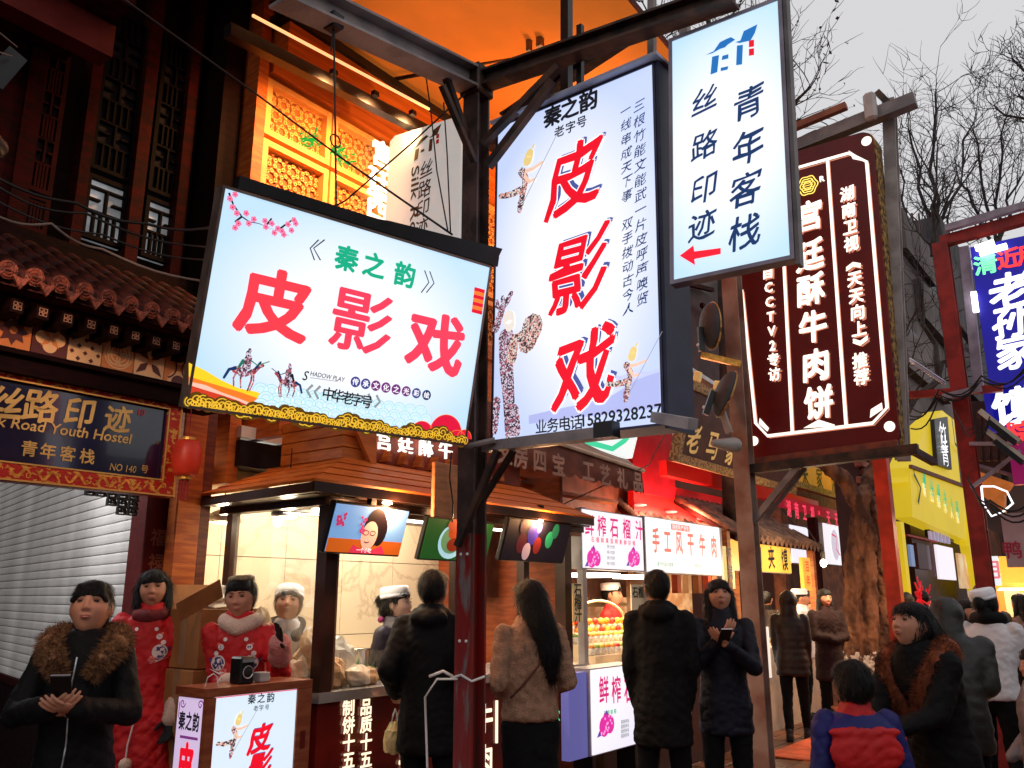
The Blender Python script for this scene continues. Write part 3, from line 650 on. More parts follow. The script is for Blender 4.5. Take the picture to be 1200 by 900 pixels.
def puppet_horse(t, cx, cz, k, y=-.006, flip=1, rider=None):
    f = lambda L: [([(a*flip, b) for a, b in p], w) for p, w in L]
    limbs(t, f([([(-.28, .02), (0, 0), (.22, .04), (.36, .22), (.46, .26)], .22), ([(-.22, 0), (-.30, -.2), (-.26, -.42)], .06), ([(-.12, -.02), (-.1, -.22), (-.06, -.44)], .055), ([(.18, 0), (.2, -.2), (.14, -.5)], .06), ([(.24, 0), (.27, -.24), (.2, -.48)], .05)]), SPKR, y, (cx, cz), k)
    limbs(t, f([([(-.3, .06), (-.46, 0), (-.56, -.24)], .10), ([(.26, .14), (.38, .34)], .07)]), NAVY, y-.0006, (cx, cz), k)
    limbs(t, f([([(-.08, -.02), (.06, .02)], .28), ([(0, .1), (.02, .42)], .24), ([(-.02, .5), (.02, .62)], .13)]), SPK2, y-.001, (cx, cz), k)
    limbs(t, f([([(-.12, .3), (-.2, .12)], .09), ([(.1, .34), (.3, .24), (.62, .4)], .035)]), rider or DGRN, y-.0014, (cx, cz), k)

# --- 1 the wide lightbox at the left
S1, L1 = board('lightbox_sign', (2.672, 2.937, 2.799), -14.3, 12.8, .2, 1.442, .953, 'wide tilted white lightbox with three huge red characters and gold cloud scrolls', k=.9)
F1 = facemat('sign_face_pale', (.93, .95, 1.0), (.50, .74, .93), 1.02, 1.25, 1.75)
boxframe(S1, 1.46, .97, .09, .012, mat('bronze_sign_rim', (.16, .11, .09), .4, metal=.4, var=.3), F1)
for ch, px, py in (('皮', 322, 356), ('影', 424, 377), ('戏', 511, 402)):
    x, z = L1(px, py); text(ch, x, z, .32, ink('scarlet', srgb(246, 60, 74)) if ch == '皮' else ink('coral', srgb(232, 62, 88)), S1, -.005, bold=.034 if ch != '影' else .017, wx=1.1)
box('top_flashing', (-.66, .012, .495), (.78, .07, .55), M['black'], S1)
mb = MB(); mb.prism([(-.5, .488), (.76, .488), (.80, .60), (.1, .56)], .02, .06); mb.build('top_flashing', M['black'], S1)
for ch, px, py in (('秦', 406, 303), ('之', 438, 311), ('韵', 474, 322)):
    x, z = L1(px, py); text(ch, x, z, .125, GRN, S1, -.005, bold=.035)
for pts in (((380, 281), (367, 291), (375, 305)), ((373, 281), (363, 291), (368, 305)), ((497, 317), (502, 331), (493, 343)), ((503, 318), (508, 332), (499, 343))):
    mb = MB(); stroke(mb, [L1(*p) for p in pts], .006, -.005); mb.build('title_bracket', BLK, S1)
x, z = L1(354, 442); latin('S', x, z-.012, .022, .045, BLK, S1, shear=.2)
x, z = L1(363, 440); latin('HADOW PLAY', x, z, .175, .022, BLK, S1, shear=.1, rot=-.015)
mb = MB(); stroke(mb, [L1(363, 442.5), L1(395, 447)], .003, -.005); mb.build('underline', GREY, S1)

for i, ch in enumerate('中华老字号'): x, z = L1(384+i*11.2, 461.5+i*2.3); text(ch, x, z, .066, BLK, S1, -.0078, bold=.018)
mb = MB()
for px, d in ((362, 1), (371, 1), (432.5, -1), (442, -1)):
    x, z = L1(px, 458+(px-362)*.155); stroke(mb, [(x+.012*d, z+.03), (x-.012*d, z), (x+.012*d, z-.03)], .013, -.005)
mb.build('grey_bracket', GREY, S1)
for i, ch in enumerate('传承文化之光彩绘'):
    x, z = L1(416+i*11.9, 447.5+i*2.2); mb = MB(); disc(mb, x, z, .026, -.005, 20); mb.build('round_badge', [INDIGO, INDIGO, PURP, PURP, PURP, PURP, INDIGO, NAVY][i], S1)
    text(ch, x, z, .034, WHT, S1, -.0062, bold=.02)
# landscape along the foot
def strip(parent, loc, top, bot, m, y, name='printed_hill'):
    a = [loc(*p) for p in top]; b = [loc(*p) for p in bot]; mb = MB()
    V = [(p[0], y, p[1]) for p in a]+[(p[0], y, p[1]) for p in b]; n = len(a)
    mb.add(V, [(n+i, n+i+1, i+1, i) for i in range(n-1)]); return mb.build(name, m, parent)
def foot(x): return 476+(x-218)*(520-476)/(545-218)
xs = [221, 240, 260, 280, 300, 312]
strip(S1, L1, list(zip(xs, [425, 434, 446, 455, 459, 464])), [(x, foot(x)-4) for x in xs], YEL, -.0022)
strip(S1, L1, list(zip(xs, [441, 447, 453, 459, 466, 474])), [(x, foot(x)-3) for x in xs], ORA, -.0027)
strip(S1, L1, list(zip(xs[:5], [447, 451, 460, 467, 475])), [(x, foot(x)-3) for x in xs[:5]], ink('peach', srgb(240, 190, 170)), -.0031)
strip(S1, L1, list(zip(xs[:5], [451, 457, 463, 470, 480])), [(x, foot(x)-3) for x in xs[:5]], ink('brick', srgb(205, 60, 35)), -.0035)
mb = MB(); mb2 = MB()
for r in range(4):
    for i in range(22):
        px = 305+i*12.5+(r % 2)*6; py = 458+(px-305)*.135+r*9
        if px > 500: continue
        x, z = L1(px, py); disc(mb, x, z, .036, -.0020-r*.0006, 14, 0, PI); 
        stroke(mb2, [(x+.036*math.cos(PI*k/10), z+.036*math.sin(PI*k/10)) for k in range(11)], .0025, -.0022-r*.0006)
        stroke(mb2, [(x+.022*math.cos(PI*k/8), z+.022*math.sin(PI*k/8)) for k in range(9)], .0018, -.0022-r*.0006)
mb.build('wave_scales', ink('wave', srgb(205, 234, 240)), S1); mb2.build('wave_lines', PALEB2, S1)
for px, py, r in ((494, 505, .07), (522, 504, .10), (544, 509, .045), (512, 512, .06), (535, 513, .06)):
    x, z = L1(px, py); mb = MB(); disc(mb, x, z-.02, r, -.0048-.0002*r, 24, 0, PI); mb.build('red_fan', ink('fan_red', srgb(215, 22, 58)), S1)
    mb = MB(); stroke(mb, [(x+r*math.cos(PI*k/16), z-.02+r*math.sin(PI*k/16)) for k in range(17)], .003, -.0052); mb.build('fan_line', ORA, S1)
random.seed(3)
base = MB(); gl = MB(); dk = MB(); b2 = MB()
for i in range(44):
    px = 222+i*7.4; hgt = 10+6*math.sin(i*1.3)+4*math.sin(i*.53)
    x, z = L1(px, foot(px)-1-hgt*.45); rr = random.uniform(.020, .034)
    disc(dk, x, z, rr*1.25, -.0054, 14); spiral(gl, x, z, rr, .0052, -.0062, 1.7, 18, random.choice((1, -1)), random.uniform(0, 6))
    x2, z2 = L1(px+3, foot(px)-1); spiral(gl, x2, z2+.012, rr*.8, .0045, -.0066, 1.4, 16, 1, random.uniform(0, 6)); disc(b2, x2, z2+.012, rr, -.0050, 12)
dk.build('cloud_shadow', GLD2, S1); b2.build('cloud_base', BROWN, S1); gl.build('cloud_scroll', GLD, S1)
x, z = L1(287, 436); puppet_horse(S1, x, z, .16); x, z = L1(336, 449); puppet_horse(S1, x, z, .135, flip=-1, rider=BLK)
def plum(t, loc, pts, flowers):
    mb = MB()
    for p in pts: stroke(mb, [loc(*q) for q in p], [.009-.0015*i for i in range(len(p))], -.004)
    mb.build('plum_branch', BLK, t); mb = MB(); mc = MB()
    for px, py in flowers:
        x, z = loc(px, py)
        for k in range(5): disc(mb, x+.008*math.cos(k*1.257), z+.008*math.sin(k*1.257), .0065, -.005-.0001*k, 8)
        disc(mc, x, z, .004, -.0058, 6)
    mb.build('plum_blossom', ink('blossom', srgb(225, 120, 160)), t); mc.build('blossom_heart', RED2, t)
plum(S1, L1, [[(268, 226), (273, 240), (283, 254), (292, 260), (303, 262), (312, 266), (325, 271), (338, 276)], [(283, 254), (275, 260)], [(325, 270), (336, 262), (345, 256)], [(312, 264), (318, 256)]],
     [(269, 233), (272, 243), (275, 228), (277, 250), (279, 262), (275, 267), (291, 262), (311, 266), (318, 262), (325, 268), (332, 275), (337, 263), (344, 258), (346, 262), (330, 271), (321, 273), (288, 250), (297, 257), (310, 259), (341, 270)])
mb = MB(); mg = MB()
for i in range(7):
    x, z = L1(561.5-i*.5, 340+i*4.2); poly(mb if i % 2 == 0 else mg, [(x-.034, z-.01), (x+.034, z-.01), (x+.034, z+.009), (x-.034, z+.009)], -.004)
mb.build('printed_lantern', RED2, S1); mg.build('printed_lantern_band', ORA, S1)

# --- 2 the tall lightbox by the post
S2, L2 = board('lightbox_sign', (3.292, 2.11, 3.158), -92.5, .6, 1.4, .967, 1.739, 'tall white lightbox sign with red brush characters, shadow puppets and a telephone number')
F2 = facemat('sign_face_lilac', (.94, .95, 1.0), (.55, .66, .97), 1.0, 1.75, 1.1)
boxframe(S2, .985, 1.757, .20, .012, mat('dark_blue_sign_rim', (.05, .05, .09), .4, metal=.3, var=.2), F2)
box('top_flashing', (-.50, -.05, .88), (.53, .19, .895), mat('grey_flashing', (.35, .36, .45), .4, var=.1), S2)
box('return_panel', (.494, .0, -.89), (.512, .24, .90), mat('deep_navy_panel', (.025, .028, .06), .5, var=.2), S2)
sh = ink('slate_blue', srgb(72, 84, 150))
for ch, px, py, sz in (('皮', 673, 207, .40), ('影', 678, 318, .42), ('戏', 684, 433, .42)):
    x, z = L2(px, py); text(ch, x+.022, z+.018, sz*.96, sh, S2, -.004, bold=.02, br=1, wx=.88); text(ch, x, z, sz, WHT, S2, -.0048, bold=.040 if ch != '影' else .030, br=1, wx=.88); text(ch, x, z, sz, ink('brush_red', srgb(225, 18, 40)), S2, -.0056, bold=.024 if ch != '影' else .017, br=1, wx=.88)
for ch, px, py in (('秦', 648, 136), ('之', 668, 127), ('韵', 690, 118)):
    x, z = L2(px, py); text(ch, x, z, .118, BLK, S2, -.004, bold=.035)
for ch, px, py in (('老', 656, 154), ('字', 669, 149), ('号', 682, 143)):
    x, z = L2(px, py); text(ch, x, z, .066, BLK, S2, -.004, bold=.02)
for i, ch in enumerate('三根竹能文能武一片皮呼声唤贤'):
    x, z = L2(749.5+i*.3, 124+i*17.4); text(ch, x, z, .066, NAVY, S2, -.004, br=1.2, bold=.005)
for i, ch in enumerate('一线串成天下事 双手拨动古今人'):
    x, z = L2(734+i*.2, 129.5+i*16.6); text(ch, x, z, .062, NAVY, S2, -.004, br=1.2, bold=.005)
x, z = L2(629, 500.5); text('业务电话', x+.03, z, .074, BLK, S2, -.004, bold=.014, sp=.93); x, z = L2(674, 494); text('：', x-.018, z, .06, BLK, S2, -.004, bold=.02)
x, z = L2(683.5, 500); latin('15829328237', x, z, .415, .058, BLK, S2, bold=.022, rot=.012)
x, z = L2(612, 210); puppet_runner(S2, x, z, .34)
x, z = L2(735, 436); puppet_runner(S2, x, z, .25); 
strip(S2, L2, [(620, 487), (650, 480), (680, 474), (720, 462), (745, 446), (760, 440), (773, 436)], [(620, 497), (650, 493), (680, 489), (720, 485), (745, 481), (760, 480), (774, 478)], ink('hill_lilac', srgb(170, 178, 226)), -.0022)
strip(S2, L2, [(716, 450), (722, 441), (730, 440), (738, 436), (750, 435), (760, 436), (773, 431)], [(716, 452), (722, 452), (730, 452), (738, 450), (750, 448), (760, 446), (773, 442)], ink('far_hill', srgb(190, 198, 236)), -.0018)
# the tall court lady puppet
def Q2(L): return [([L2(*p) for p in P], w) for P, w in L]
limbs(S2, Q2([([(594, 396), (594, 430), (597, 470), (598, 510)], .105), ([(583, 470), (580, 505)], .05), ([(603, 480), (606, 506)], .06)]), SPK2, -.0045)
limbs(S2, Q2([([(600, 420), (604, 398), (622, 388)], .07), ([(625, 382), (618, 402)], .13)]), SPK, -.005)
limbs(S2, Q2([([(597, 372), (598, 382)], .075)]), ink('pale_face', srgb(235, 225, 215)), -.0055)
limbs(S2, Q2([([(582, 385), (590, 360), (596, 352), (600, 344)], .05), ([(584, 360), (583, 354)], .03), ([(590, 354), (590, 349)], .03)]), SPK2, -.006)

# --- 3 the blue-and-white hostel lightbox with the arrow
S3, L3 = board('lightbox_sign', (3.27, 1.274, 3.503), -89, -3, 1.0, .521, 1.238, 'narrow white lightbox sign with dark blue brush characters, a blue house mark and red arrow')
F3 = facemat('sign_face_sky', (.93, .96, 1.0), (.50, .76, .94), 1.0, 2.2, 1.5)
m3 = mat('plum_grey_rim', (.22, .19, .24), .4, metal=.3, var=.2)
boxframe(S3, .545, 1.262, .05, .018, m3, F3)
box('return_panel', (.275, .0, -.655), (.292, .05, .66), mat('brown_grey_return', (.12, .10, .10), .5, var=.25), S3)
for ch, px, py in (('丝', 826, 118), ('路', 826, 170), ('印', 825, 221), ('迹', 823, 264)):
    x, z = L3(px, py); text(ch, x, z, .145, NAVY, S3, -.004, br=.9, bold=.012, wx=.92)
for ch, px, py in (('青', 878, 120), ('年', 877, 172), ('客', 874, 222), ('栈', 873, 272)):
    x, z = L3(px, py); text(ch, x, z, .168, NAVY, S3, -.004, br=.9, bold=.014, wx=.88)
mb = MB()
poly(mb, [L3(*p) for p in ((845, 291), (845, 298), (814, 304), (815, 311), (797, 300), (813, 288), (814, 295))], -.004); mb.build('arrow', RED, S3)
def housemark(t, loc, m, m2, sc=1):
    for pts in (((827, 65), (835, 63), (844, 50), (852, 46), (857, 44), (862, 47), (853, 53), (850, 56), (838, 60)), ((862, 50), (868, 48), (872, 37), (888, 29), (885, 39), (880, 48), (867, 51)), ((835, 67), (843, 65), (841, 85), (833, 88)),
                ((847, 66), (854, 64), (854, 69), (846, 71)), ((845, 80), (854, 78), (853, 82), (845, 84)), ((864, 54), (871, 53), (870, 76), (863, 77))):
        mb = MB(); poly(mb, [loc(*p) for p in pts], -.004); mb.build('house_mark', m, t)
    for pts in (((878, 48), (884, 47), (884, 55), (878, 56)), ((878, 58), (884, 57), (884, 65), (878, 66))):
        mb = MB(); poly(mb, [loc(*p) for p in pts], -.004); mb.build('house_window', m2, t)
housemark(S3, L3, BLUE, RED2)

# --- 4 maroon sign with white neon characters
S4, L4 = board('lightbox_sign', (7.039, 2.115, 4.047), -91.6, 1.5, 1.6, 1.259, 2.702, 'big maroon sign with glowing white outlined characters and a carved golden edge')
mm = mat('maroon_panel', (.055, .003, .003), .35, var=.25, vs=3, emit=.22, ecol=(.14, .006, .004), sample=False)
neon = mat('warm_white_letters', (1, .95, .85), .4, var=0, emit=1.25, ecol=(1, .90, .78), sample=False)
neon_halo = mat('letter_side_glow', (.6, .3, .2), .4, var=0, emit=.55, ecol=(.85, .30, .2), sample=False)
mb = MB(); w, h, r = .63, 1.351, .10
out = [(w-r+r*math.cos(a), h-r+r*math.sin(a)) for a in np.linspace(0, PI/2, 6)]+[(-w+r+r*math.cos(a), h-r+r*math.sin(a)) for a in np.linspace(PI/2, PI, 6)]+[(-w+r+r*math.cos(a), -h+r+r*math.sin(a)) for a in np.linspace(PI, 1.5*PI, 6)]+[(w-r+r*math.cos(a), -h+r+r*math.sin(a)) for a in np.linspace(1.5*PI, 2*PI, 6)]
mb.prism(out, 0, .03); mb.build('panel', mm, S4)
mb = MB(); o2 = [(x*1.012, z*1.006) for x, z in out]; mb.prism(o2, .032, .24); mb.build('carved_side', mat('carved_gold_side', (.10, .045, .012), .45, bump=1.0, bs=60, col2=(.42, .24, .05), vs=22, metal=.3, lo=.45, hi=.55), S4)
def ln(pts, w=.026, nm='neon_line', t=S4, loc=L4, m=neon, y=-.012):
    mb = MB(); stroke(mb, [loc(*p) for p in pts], w, y); mb.build(nm, m, t)
for k, pts in enumerate((((875, 214), (995, 180), (1016, 190), (1040, 478), (1023, 496), (900, 511), (886, 496), (870, 340)), ((970, 186), (992, 499)), ((914, 206), (929, 507)))):
    ln(pts); ln([(a+2.2, b+2.2) for a, b in pts], .010, 'neon_inner_line', m=neon_halo, y=-.008)
for px, py in ((1016, 166), (1043, 500), (884, 517)):
    x, z = L4(px, py); mb = MB(); disc(mb, x, z, .042, -.014, 16); mb.build('neon_dot', neon, S4)
for pts in (((995, 177), (1011, 187), (1010, 189), (1000, 187)), ((1034, 472), (1035, 480), (1020, 490), (1021, 480)), ((942, 502), (960, 492), (979, 498), (978, 500)), ((891, 490), (902, 502), (900, 506), (890, 497))):
    mb = MB(); poly(mb, [L4(*p) for p in pts], -.014); mb.build('corner_piece', neon, S4)
def nchar(ch, px, py, sz, wx=1, br=.4):
    x, z = L4(px, py); text(ch, x+.012, z-.012, sz, neon_halo, S4, -.004, bold=.05, wx=wx, br=br, depth=.02, name='letter_return'); text(ch, x, z, sz, neon, S4, -.03, bold=.035, wx=wx, br=br, name='letter')
for i, (ch, px, py) in enumerate((('宫', 949, 254), ('廷', 950, 300), ('酥', 951, 340), ('牛', 954, 383), ('肉', 957, 428), ('饼', 961, 472))): nchar(ch, px, py, .285, .86)
for i, ch in enumerate('湖南卫视'): nchar(ch, 994+i*1.6, 228+i*19.5, .135, .9)
for i, ch in enumerate('︽天天向上︾'): nchar(ch, 1001+i*1.7, 308+i*19.5, .135, .9)
for i, ch in enumerate('推荐'): nchar(ch, 1009+i*1.6, 423+i*19, .135, .9)
for i, ch in enumerate('自CCTV2专访'): nchar(ch, 901+i*1.1, 320+i*17, .12, .9)
x, z = L4(947, 218); mb = MB(); ng = mat('yellow_neon', (1, .8, .2), .4, var=0, emit=1.3, ecol=(1, .75, .12), sample=False)
for rr in (.085, .062, .036): stroke(mb, [(x+rr*(1+.08*math.cos(6*a))*math.cos(a), z+rr*(1+.08*math.cos(6*a))*math.sin(a)) for a in np.linspace(0, 2*PI, 30)], .009, -.014)
for k in range(5): stroke(mb, [(x-.05, z-.04+.02*k), (x+.05, z-.04+.02*k)], .006, -.0142)
mb.build('round_emblem', ng, S4); x, z = L4(964, 211); text('R', x, z+.01, .07, neon, S4, -.014, bold=.05)

# --- 5 grey hostel sign seen behind the post
S5, L5 = board('hanging_sign', (4.55, 4.05, 4.55), -93, 0, 0, 1.15, 1.25, 'grey hanging sign, skylight put into its face, with house mark and vertical words behind the big post')
c = [S(459, 162, 4.55), S(541, 137, 4.55), S(537, 290, 4.55), S(449, 296, 4.55)]
S5.location = (4.55, (c[0][1]+c[1][1])/2, (c[0][2]+c[2][2])/2); S5.rotation_euler = (0, 0, R_(-90))
def L5(px, py): p = S(px, py, 4.55); return -(p[1]-S5.location[1]), p[2]-S5.location[2]
P5 = [L5(*q) for q in ((463, 159), (541, 135), (537, 286), (533, 291), (449, 297), (457, 166))]
mb = MB(); mb.prism(P5, 0, .09); mb.build('panel', mat('skylit_acrylic', (.25, .27, .27), .35, var=.12, vs=2, emit=.42, ecol=(.8, .86, .84), sample=False), S5)  # face emission imitates skylight; the sign has no lamp of its own
dg = mat('dark_print', (.02, .025, .02), .5, var=0)
def h5(px, py): return L5(482+(px-827)*.56+ (88-py)*.03, 190+(py-88)*.62-(px-827)*.14)
for pts in (((827, 65), (835, 63), (844, 50), (857, 44), (862, 47), (853, 53), (838, 60)), ((862, 50), (868, 48), (872, 37), (888, 29), (880, 48), (867, 51)), ((835, 67), (843, 65), (841, 85), (833, 88)), ((847, 70), (854, 69), (854, 74), (846, 75)), ((864, 54), (871, 53), (870, 76), (863, 77))):
    mb = MB(); poly(mb, [h5(*p) for p in pts], -.004); mb.build('house_mark', mat('olive_grey_print', (.06, .065, .05), .5, var=0), S5)
for pts in (((878, 48), (884, 47), (884, 55), (878, 56)), ((878, 58), (884, 57), (884, 65), (878, 66))):
    mb = MB(); poly(mb, [h5(*p) for p in pts], -.004); mb.build('house_window', mat('dull_red_print', (.4, .02, .05), .5, var=0), S5)
for ch, px, py in (('丝', 500, 198), ('路', 498, 221), ('印', 496, 244), ('迹', 494, 267)):
    x, z = L5(px, py); text(ch, x, z, .165, dg, S5, -.004, br=.6, bold=.01, wx=.9)
x, z = L5(483, 197); latin('Silk Road', x, z, .78, .085, dg, S5, rot=-PI/2, bold=.02)

# --- 7 the dark hostel name board with red dragon frame
tH = 4.7; a = T(212, 463, tH); b = T(195, 581, tH); c0 = T(-120, 405, tH)
zt, zb = 2.72, 2.04
zt = (a[2]+T(0, 425, tH)[2])/2; zb = (b[2]+T(0, 566, tH)[2])/2; xr = a[0]; xl = .75
S7 = thing('name_board', ((xl+xr)/2, tH, (zt+zb)/2), 'dark blue hostel name board with gold writing in a red dragon-pattern frame', 'sign')
def L7(px, py): p = T(px, py, tH); return p[0]-(xl+xr)/2, p[2]-(zt+zb)/2
w, h = (xr-xl)/2, (zt-zb)/2
mfr = mat('red_gilded_frame', (.42, .02, .012), .4, bump=.6, bs=50, col2=(.60, .30, .05), vs=26, stretch=(1, 1, 1.6), lo=.54, hi=.57)
box('board', (-w+.08, -.01, -h+.08), (w-.08, .04, h-.08), mat('midnight_blue_lacquer', (.006, .008, .03), .12, var=.3, vs=3, spec=.7, coat=.3), S7)
for a_, b_ in (((-w, -.035, h-.095), (w, .05, h)), ((-w, -.035, -h), (w, .05, -h+.095)), ((-w, -.033, -h+.095), (-w+.085, .048, h-.095)), ((w-.085, -.033, -h+.095), (w, .048, h-.095))):
    box('frame_bar', a_, b_, mfr, S7)
gd = mat('gilt_letters', (.62, .38, .12), .35, var=.15, metal=.3); gd2 = mat('thin_gilt_line', (.6, .33, .08), .4, var=0)
for a_, b_ in (((-w+.085, -.04, h-.10), (w-.085, -.034, h-.092)), ((-w+.085, -.04, -h+.092), (w-.085, -.034, -h+.10)), ((w-.09, -.041, -h+.09), (w-.082, -.034, h-.09)), ((-w, -.041, h-.012), (w, -.034, h-.003)), ((-w, -.041, -h+.003), (w, -.034, -h+.012)), ((w-.012, -.042, -h), (w-.003, -.034, h))):
    box('gilt_line', a_, b_, gd2, S7)
mb = MB(); random.seed(5)
for zc in (h-.048, -h+.048):
    for i in range(13):
        x0 = -w+.1+i*(2*w-.15)/13
        stroke(mb, [(x0+.13*q/10, zc+.024*math.sin(q*.9+i)) for q in range(11)], [.006+.010*math.sin(PI*q/10) for q in range(11)], -.0375)
        spiral(mb, x0+.12, zc+.012*(-1)**i, .020, .005, -.038, 1.1, 10, 1, i)
mb.build('gilt_dragon', mat('gilt_dragon_paint', (.62, .26, .04), .4, var=.3, vs=30), S7, kind='stuff')
for ch, px, py, sz in (('丝', 5, 473, .19), ('路', 47, 476, .19), ('印', 92, 484, .18), ('迹', 137, 491, .165)):
    x, z = L7(px, py); text(ch, x, z, sz, gd, S7, -.014, br=.5, bold=.025)
x, z = L7(-24, 497); x2, z2 = L7(151, 519); latin('Silk Road Youth Hostel', x, z-.0, x2-x, .058, gd, S7, -.014, shear=.15, bold=.02, rot=math.atan2(z2-z, x2-x)*.6)
for ch, px, py in (('青', 33, 526), ('年', 55, 529), ('客', 78, 532), ('栈', 101, 535)):
    x, z = L7(px, py); text(ch, x, z, .088, gd, S7, -.014, bold=.02)
x, z = L7(127, 551); latin('NO 140', x, z, .155, .042, gd, S7, -.014, bold=.005, shear=.1); x, z = L7(168, 550); text('号', x, z, .05, gd, S7, -.014, bold=.01)
x, z = L7(164, 484); text('印', x, z, .045, mat('seal_red', (.4, .02, .02), .5, var=0), S7, -.014)
# =====================================================================  STEEL FRAME AND POLES
def hbeam(mb, p, q, w, up=(0, 0, 1), tf=.014):
    p = np.array(p, float); q = np.array(q, float); d = (q-p)/np.linalg.norm(q-p); u = np.array(up, float); r = np.cross(d, u); r /= np.linalg.norm(r); u = np.cross(r, d)
    mb.beam(p+u*(w/2-tf/2), q+u*(w/2-tf/2), w, tf, up); mb.beam(p-u*(w/2-tf/2), q-u*(w/2-tf/2), w, tf, up); mb.beam(p, q, tf*.8, w-2*tf-.002, up)
def steel_thing(name, label, segs, org, cat='steel frame', m=None):
    t = thing(name, tuple(org), label, cat)
    for nm, p, q, w, kind, mm in segs:
        mb = MB(); p = np.array(p)-np.array(org); q = np.array(q)-np.array(org)
        if kind == 'h': hbeam(mb, p, q, w, up=(1, 0, 0) if abs(p[2]-q[2]) > 1 and abs(p[0]-q[0]) < .5 and abs(p[1]-q[1]) < .5 else (0, 0, 1))
        elif kind == 't': mb.tube([p, q], w, 8)
        else: mb.beam(p, q, w, w*(1 if kind == 'b' else kind))
        mb.build(nm, mm or M['dsteel'], t)
    return t
P1 = (3.27, 2.7); top = T(556, 108, 2.7); zt1 = top[2]
post_m = mat('post_paint_layers', (.24, .012, .008), .5, bump=.4, bs=30, col2=(.10, .03, .025), vs=4, stretch=(3, 3, .8), lo=.45, hi=.6)
zsw = D(550, 625, 4.2)[2]
pl1 = steel_thing('steel_post', 'dark steel post with red painted foot standing between the two big lightbox signs',
    [('lower_shaft', (P1[0], P1[1], 0), (P1[0], P1[1], zsw), .106, 'h', post_m), ('shaft', (P1[0], P1[1], zsw), (P1[0], P1[1], zt1+.05), .104, 'h', mat('scuffed_dark_steel', (.045, .03, .027), .5, bump=.4, bs=25, col2=(.12, .07, .06), vs=5, metal=.3)),
     ('base_plate', (P1[0], P1[1], 0), (P1[0], P1[1], .02), .34, 'b', None)], (P1[0], P1[1], 0), 'post')
# the post's web is closed by plates on the camera side
box('web_plate', (-.054, -.040, .02), (-.047, .040, zsw-.002), mat('worn_plate', (.20, .012, .010), .4, bump=.5, bs=20, col2=(.16, .13, .13), vs=5, lo=.5, hi=.58, stretch=(2, 2, .6)), pl1); box('web_plate', (-.053, -.039, zsw+.001), (-.046, .039, zt1), MATS['scuffed_dark_steel'], pl1)
for z in (zsw-.1, 1.35): 
    for k in range(2): mb = MB(); mb.ell((-.056, -.02+.04*k, z), (.006, .008, .008), 8, 6); mb.build('bolt', M['white'], pl1)
A0 = T(325, -14, 2.7); J = np.array([P1[0], P1[1], zt1+.06])
B1 = S(862, -6, 3.27)
mid = T(700, 20, 2.7)
segs = [('main_beam', A0, J-np.array([.05, 0, 0]), .13, 'h', M['steel']), ('cross_beam', J-np.array([0, .06, 0]), B1, .095, 'h', None), ('knee_brace', T(522, 88, 2.7), T(548, 165, 2.72), .035, 'b', None), ('knee_brace', T(518, 100, 2.64), T(556, 190, 2.64), .03, 'b', None),
        ('knee_brace', S(655, 78, 3.25), S(566, 168, 3.25), .04, 'b', None), ('knee_brace', S(648, 95, 3.2), S(572, 195, 3.2), .04, 'b', None),
        ('hanger', S(664, -20, 3.5), S(664, 118, 3.5), .05, 'b', M['black']), ('hanger', S(680, 30, 3.35), S(680, 110, 3.35), .03, 'b', M['black']), ('hanger', S(764, -20, 3.45), S(764, 80, 3.45), .035, 'b', M['steel']), ('hanger', S(803, -20, 3.45), S(803, 60, 3.45), .04, 'b', M['steel']),
        ('upright', S(620, -20, 4.6), S(620, 60, 4.6), .035, 'b', M['steel']), ('upright', S(633, -20, 4.6), S(633, 55, 4.6), .045, 'b', M['steel']), 
        ('far_beam', S(590, 140, 3.9), S(770, 20, 3.9), .07, 'h', None), ('far_beam', S(575, 170, 4.1), S(690, 110, 4.1), .05, 'b', None)]
fr1 = steel_thing('canopy_gantry', 'grey and black steel I-beams meeting on top of the post above the signs', segs, (P1[0], P1[1], zt1))
mb = MB(); p = np.array(J)-np.array(fr1.location)
mb.cbox(p-np.array([.07, .07, .09]), p+np.array([.07, .07, .09]), .01); mb.build('joint_box', M['dsteel'], fr1)
# sign arms and braces on post 1
ar = steel_thing('sign_bracket', 'steel angle arm with two diagonal braces under the tall lightbox',
    [('arm', S(568, 524, 3.2), S(700, 508, 3.2), .05, 'b', M['steel']), ('arm_end', S(700, 506, 3.2), S(722, 503, 3.2), .07, 'b', M['black']), ('brace', S(536, 640, 3.17), S(583, 528, 3.17), .03, 'b', M['dsteel']), ('brace', S(566, 585, 3.25), S(602, 528, 3.25), .025, 'b', M['dsteel']), ('hook_bar', T(545, 524, 2.6), S(580, 516, 3.16), .016, 't', M['steel'])], (3.2, 2.6, 2.2), 'bracket')
a2 = steel_thing('sign_bracket', 'short grey steel stub poking out right of the telephone number', [('bar', S(768, 489, 3.2), S(812, 497, 3.05), .045, 'b', mat('grey_bar', (.30, .27, .27), .5, bump=.2, var=.2))], tuple(S(790, 492, 3.15)), 'bracket')
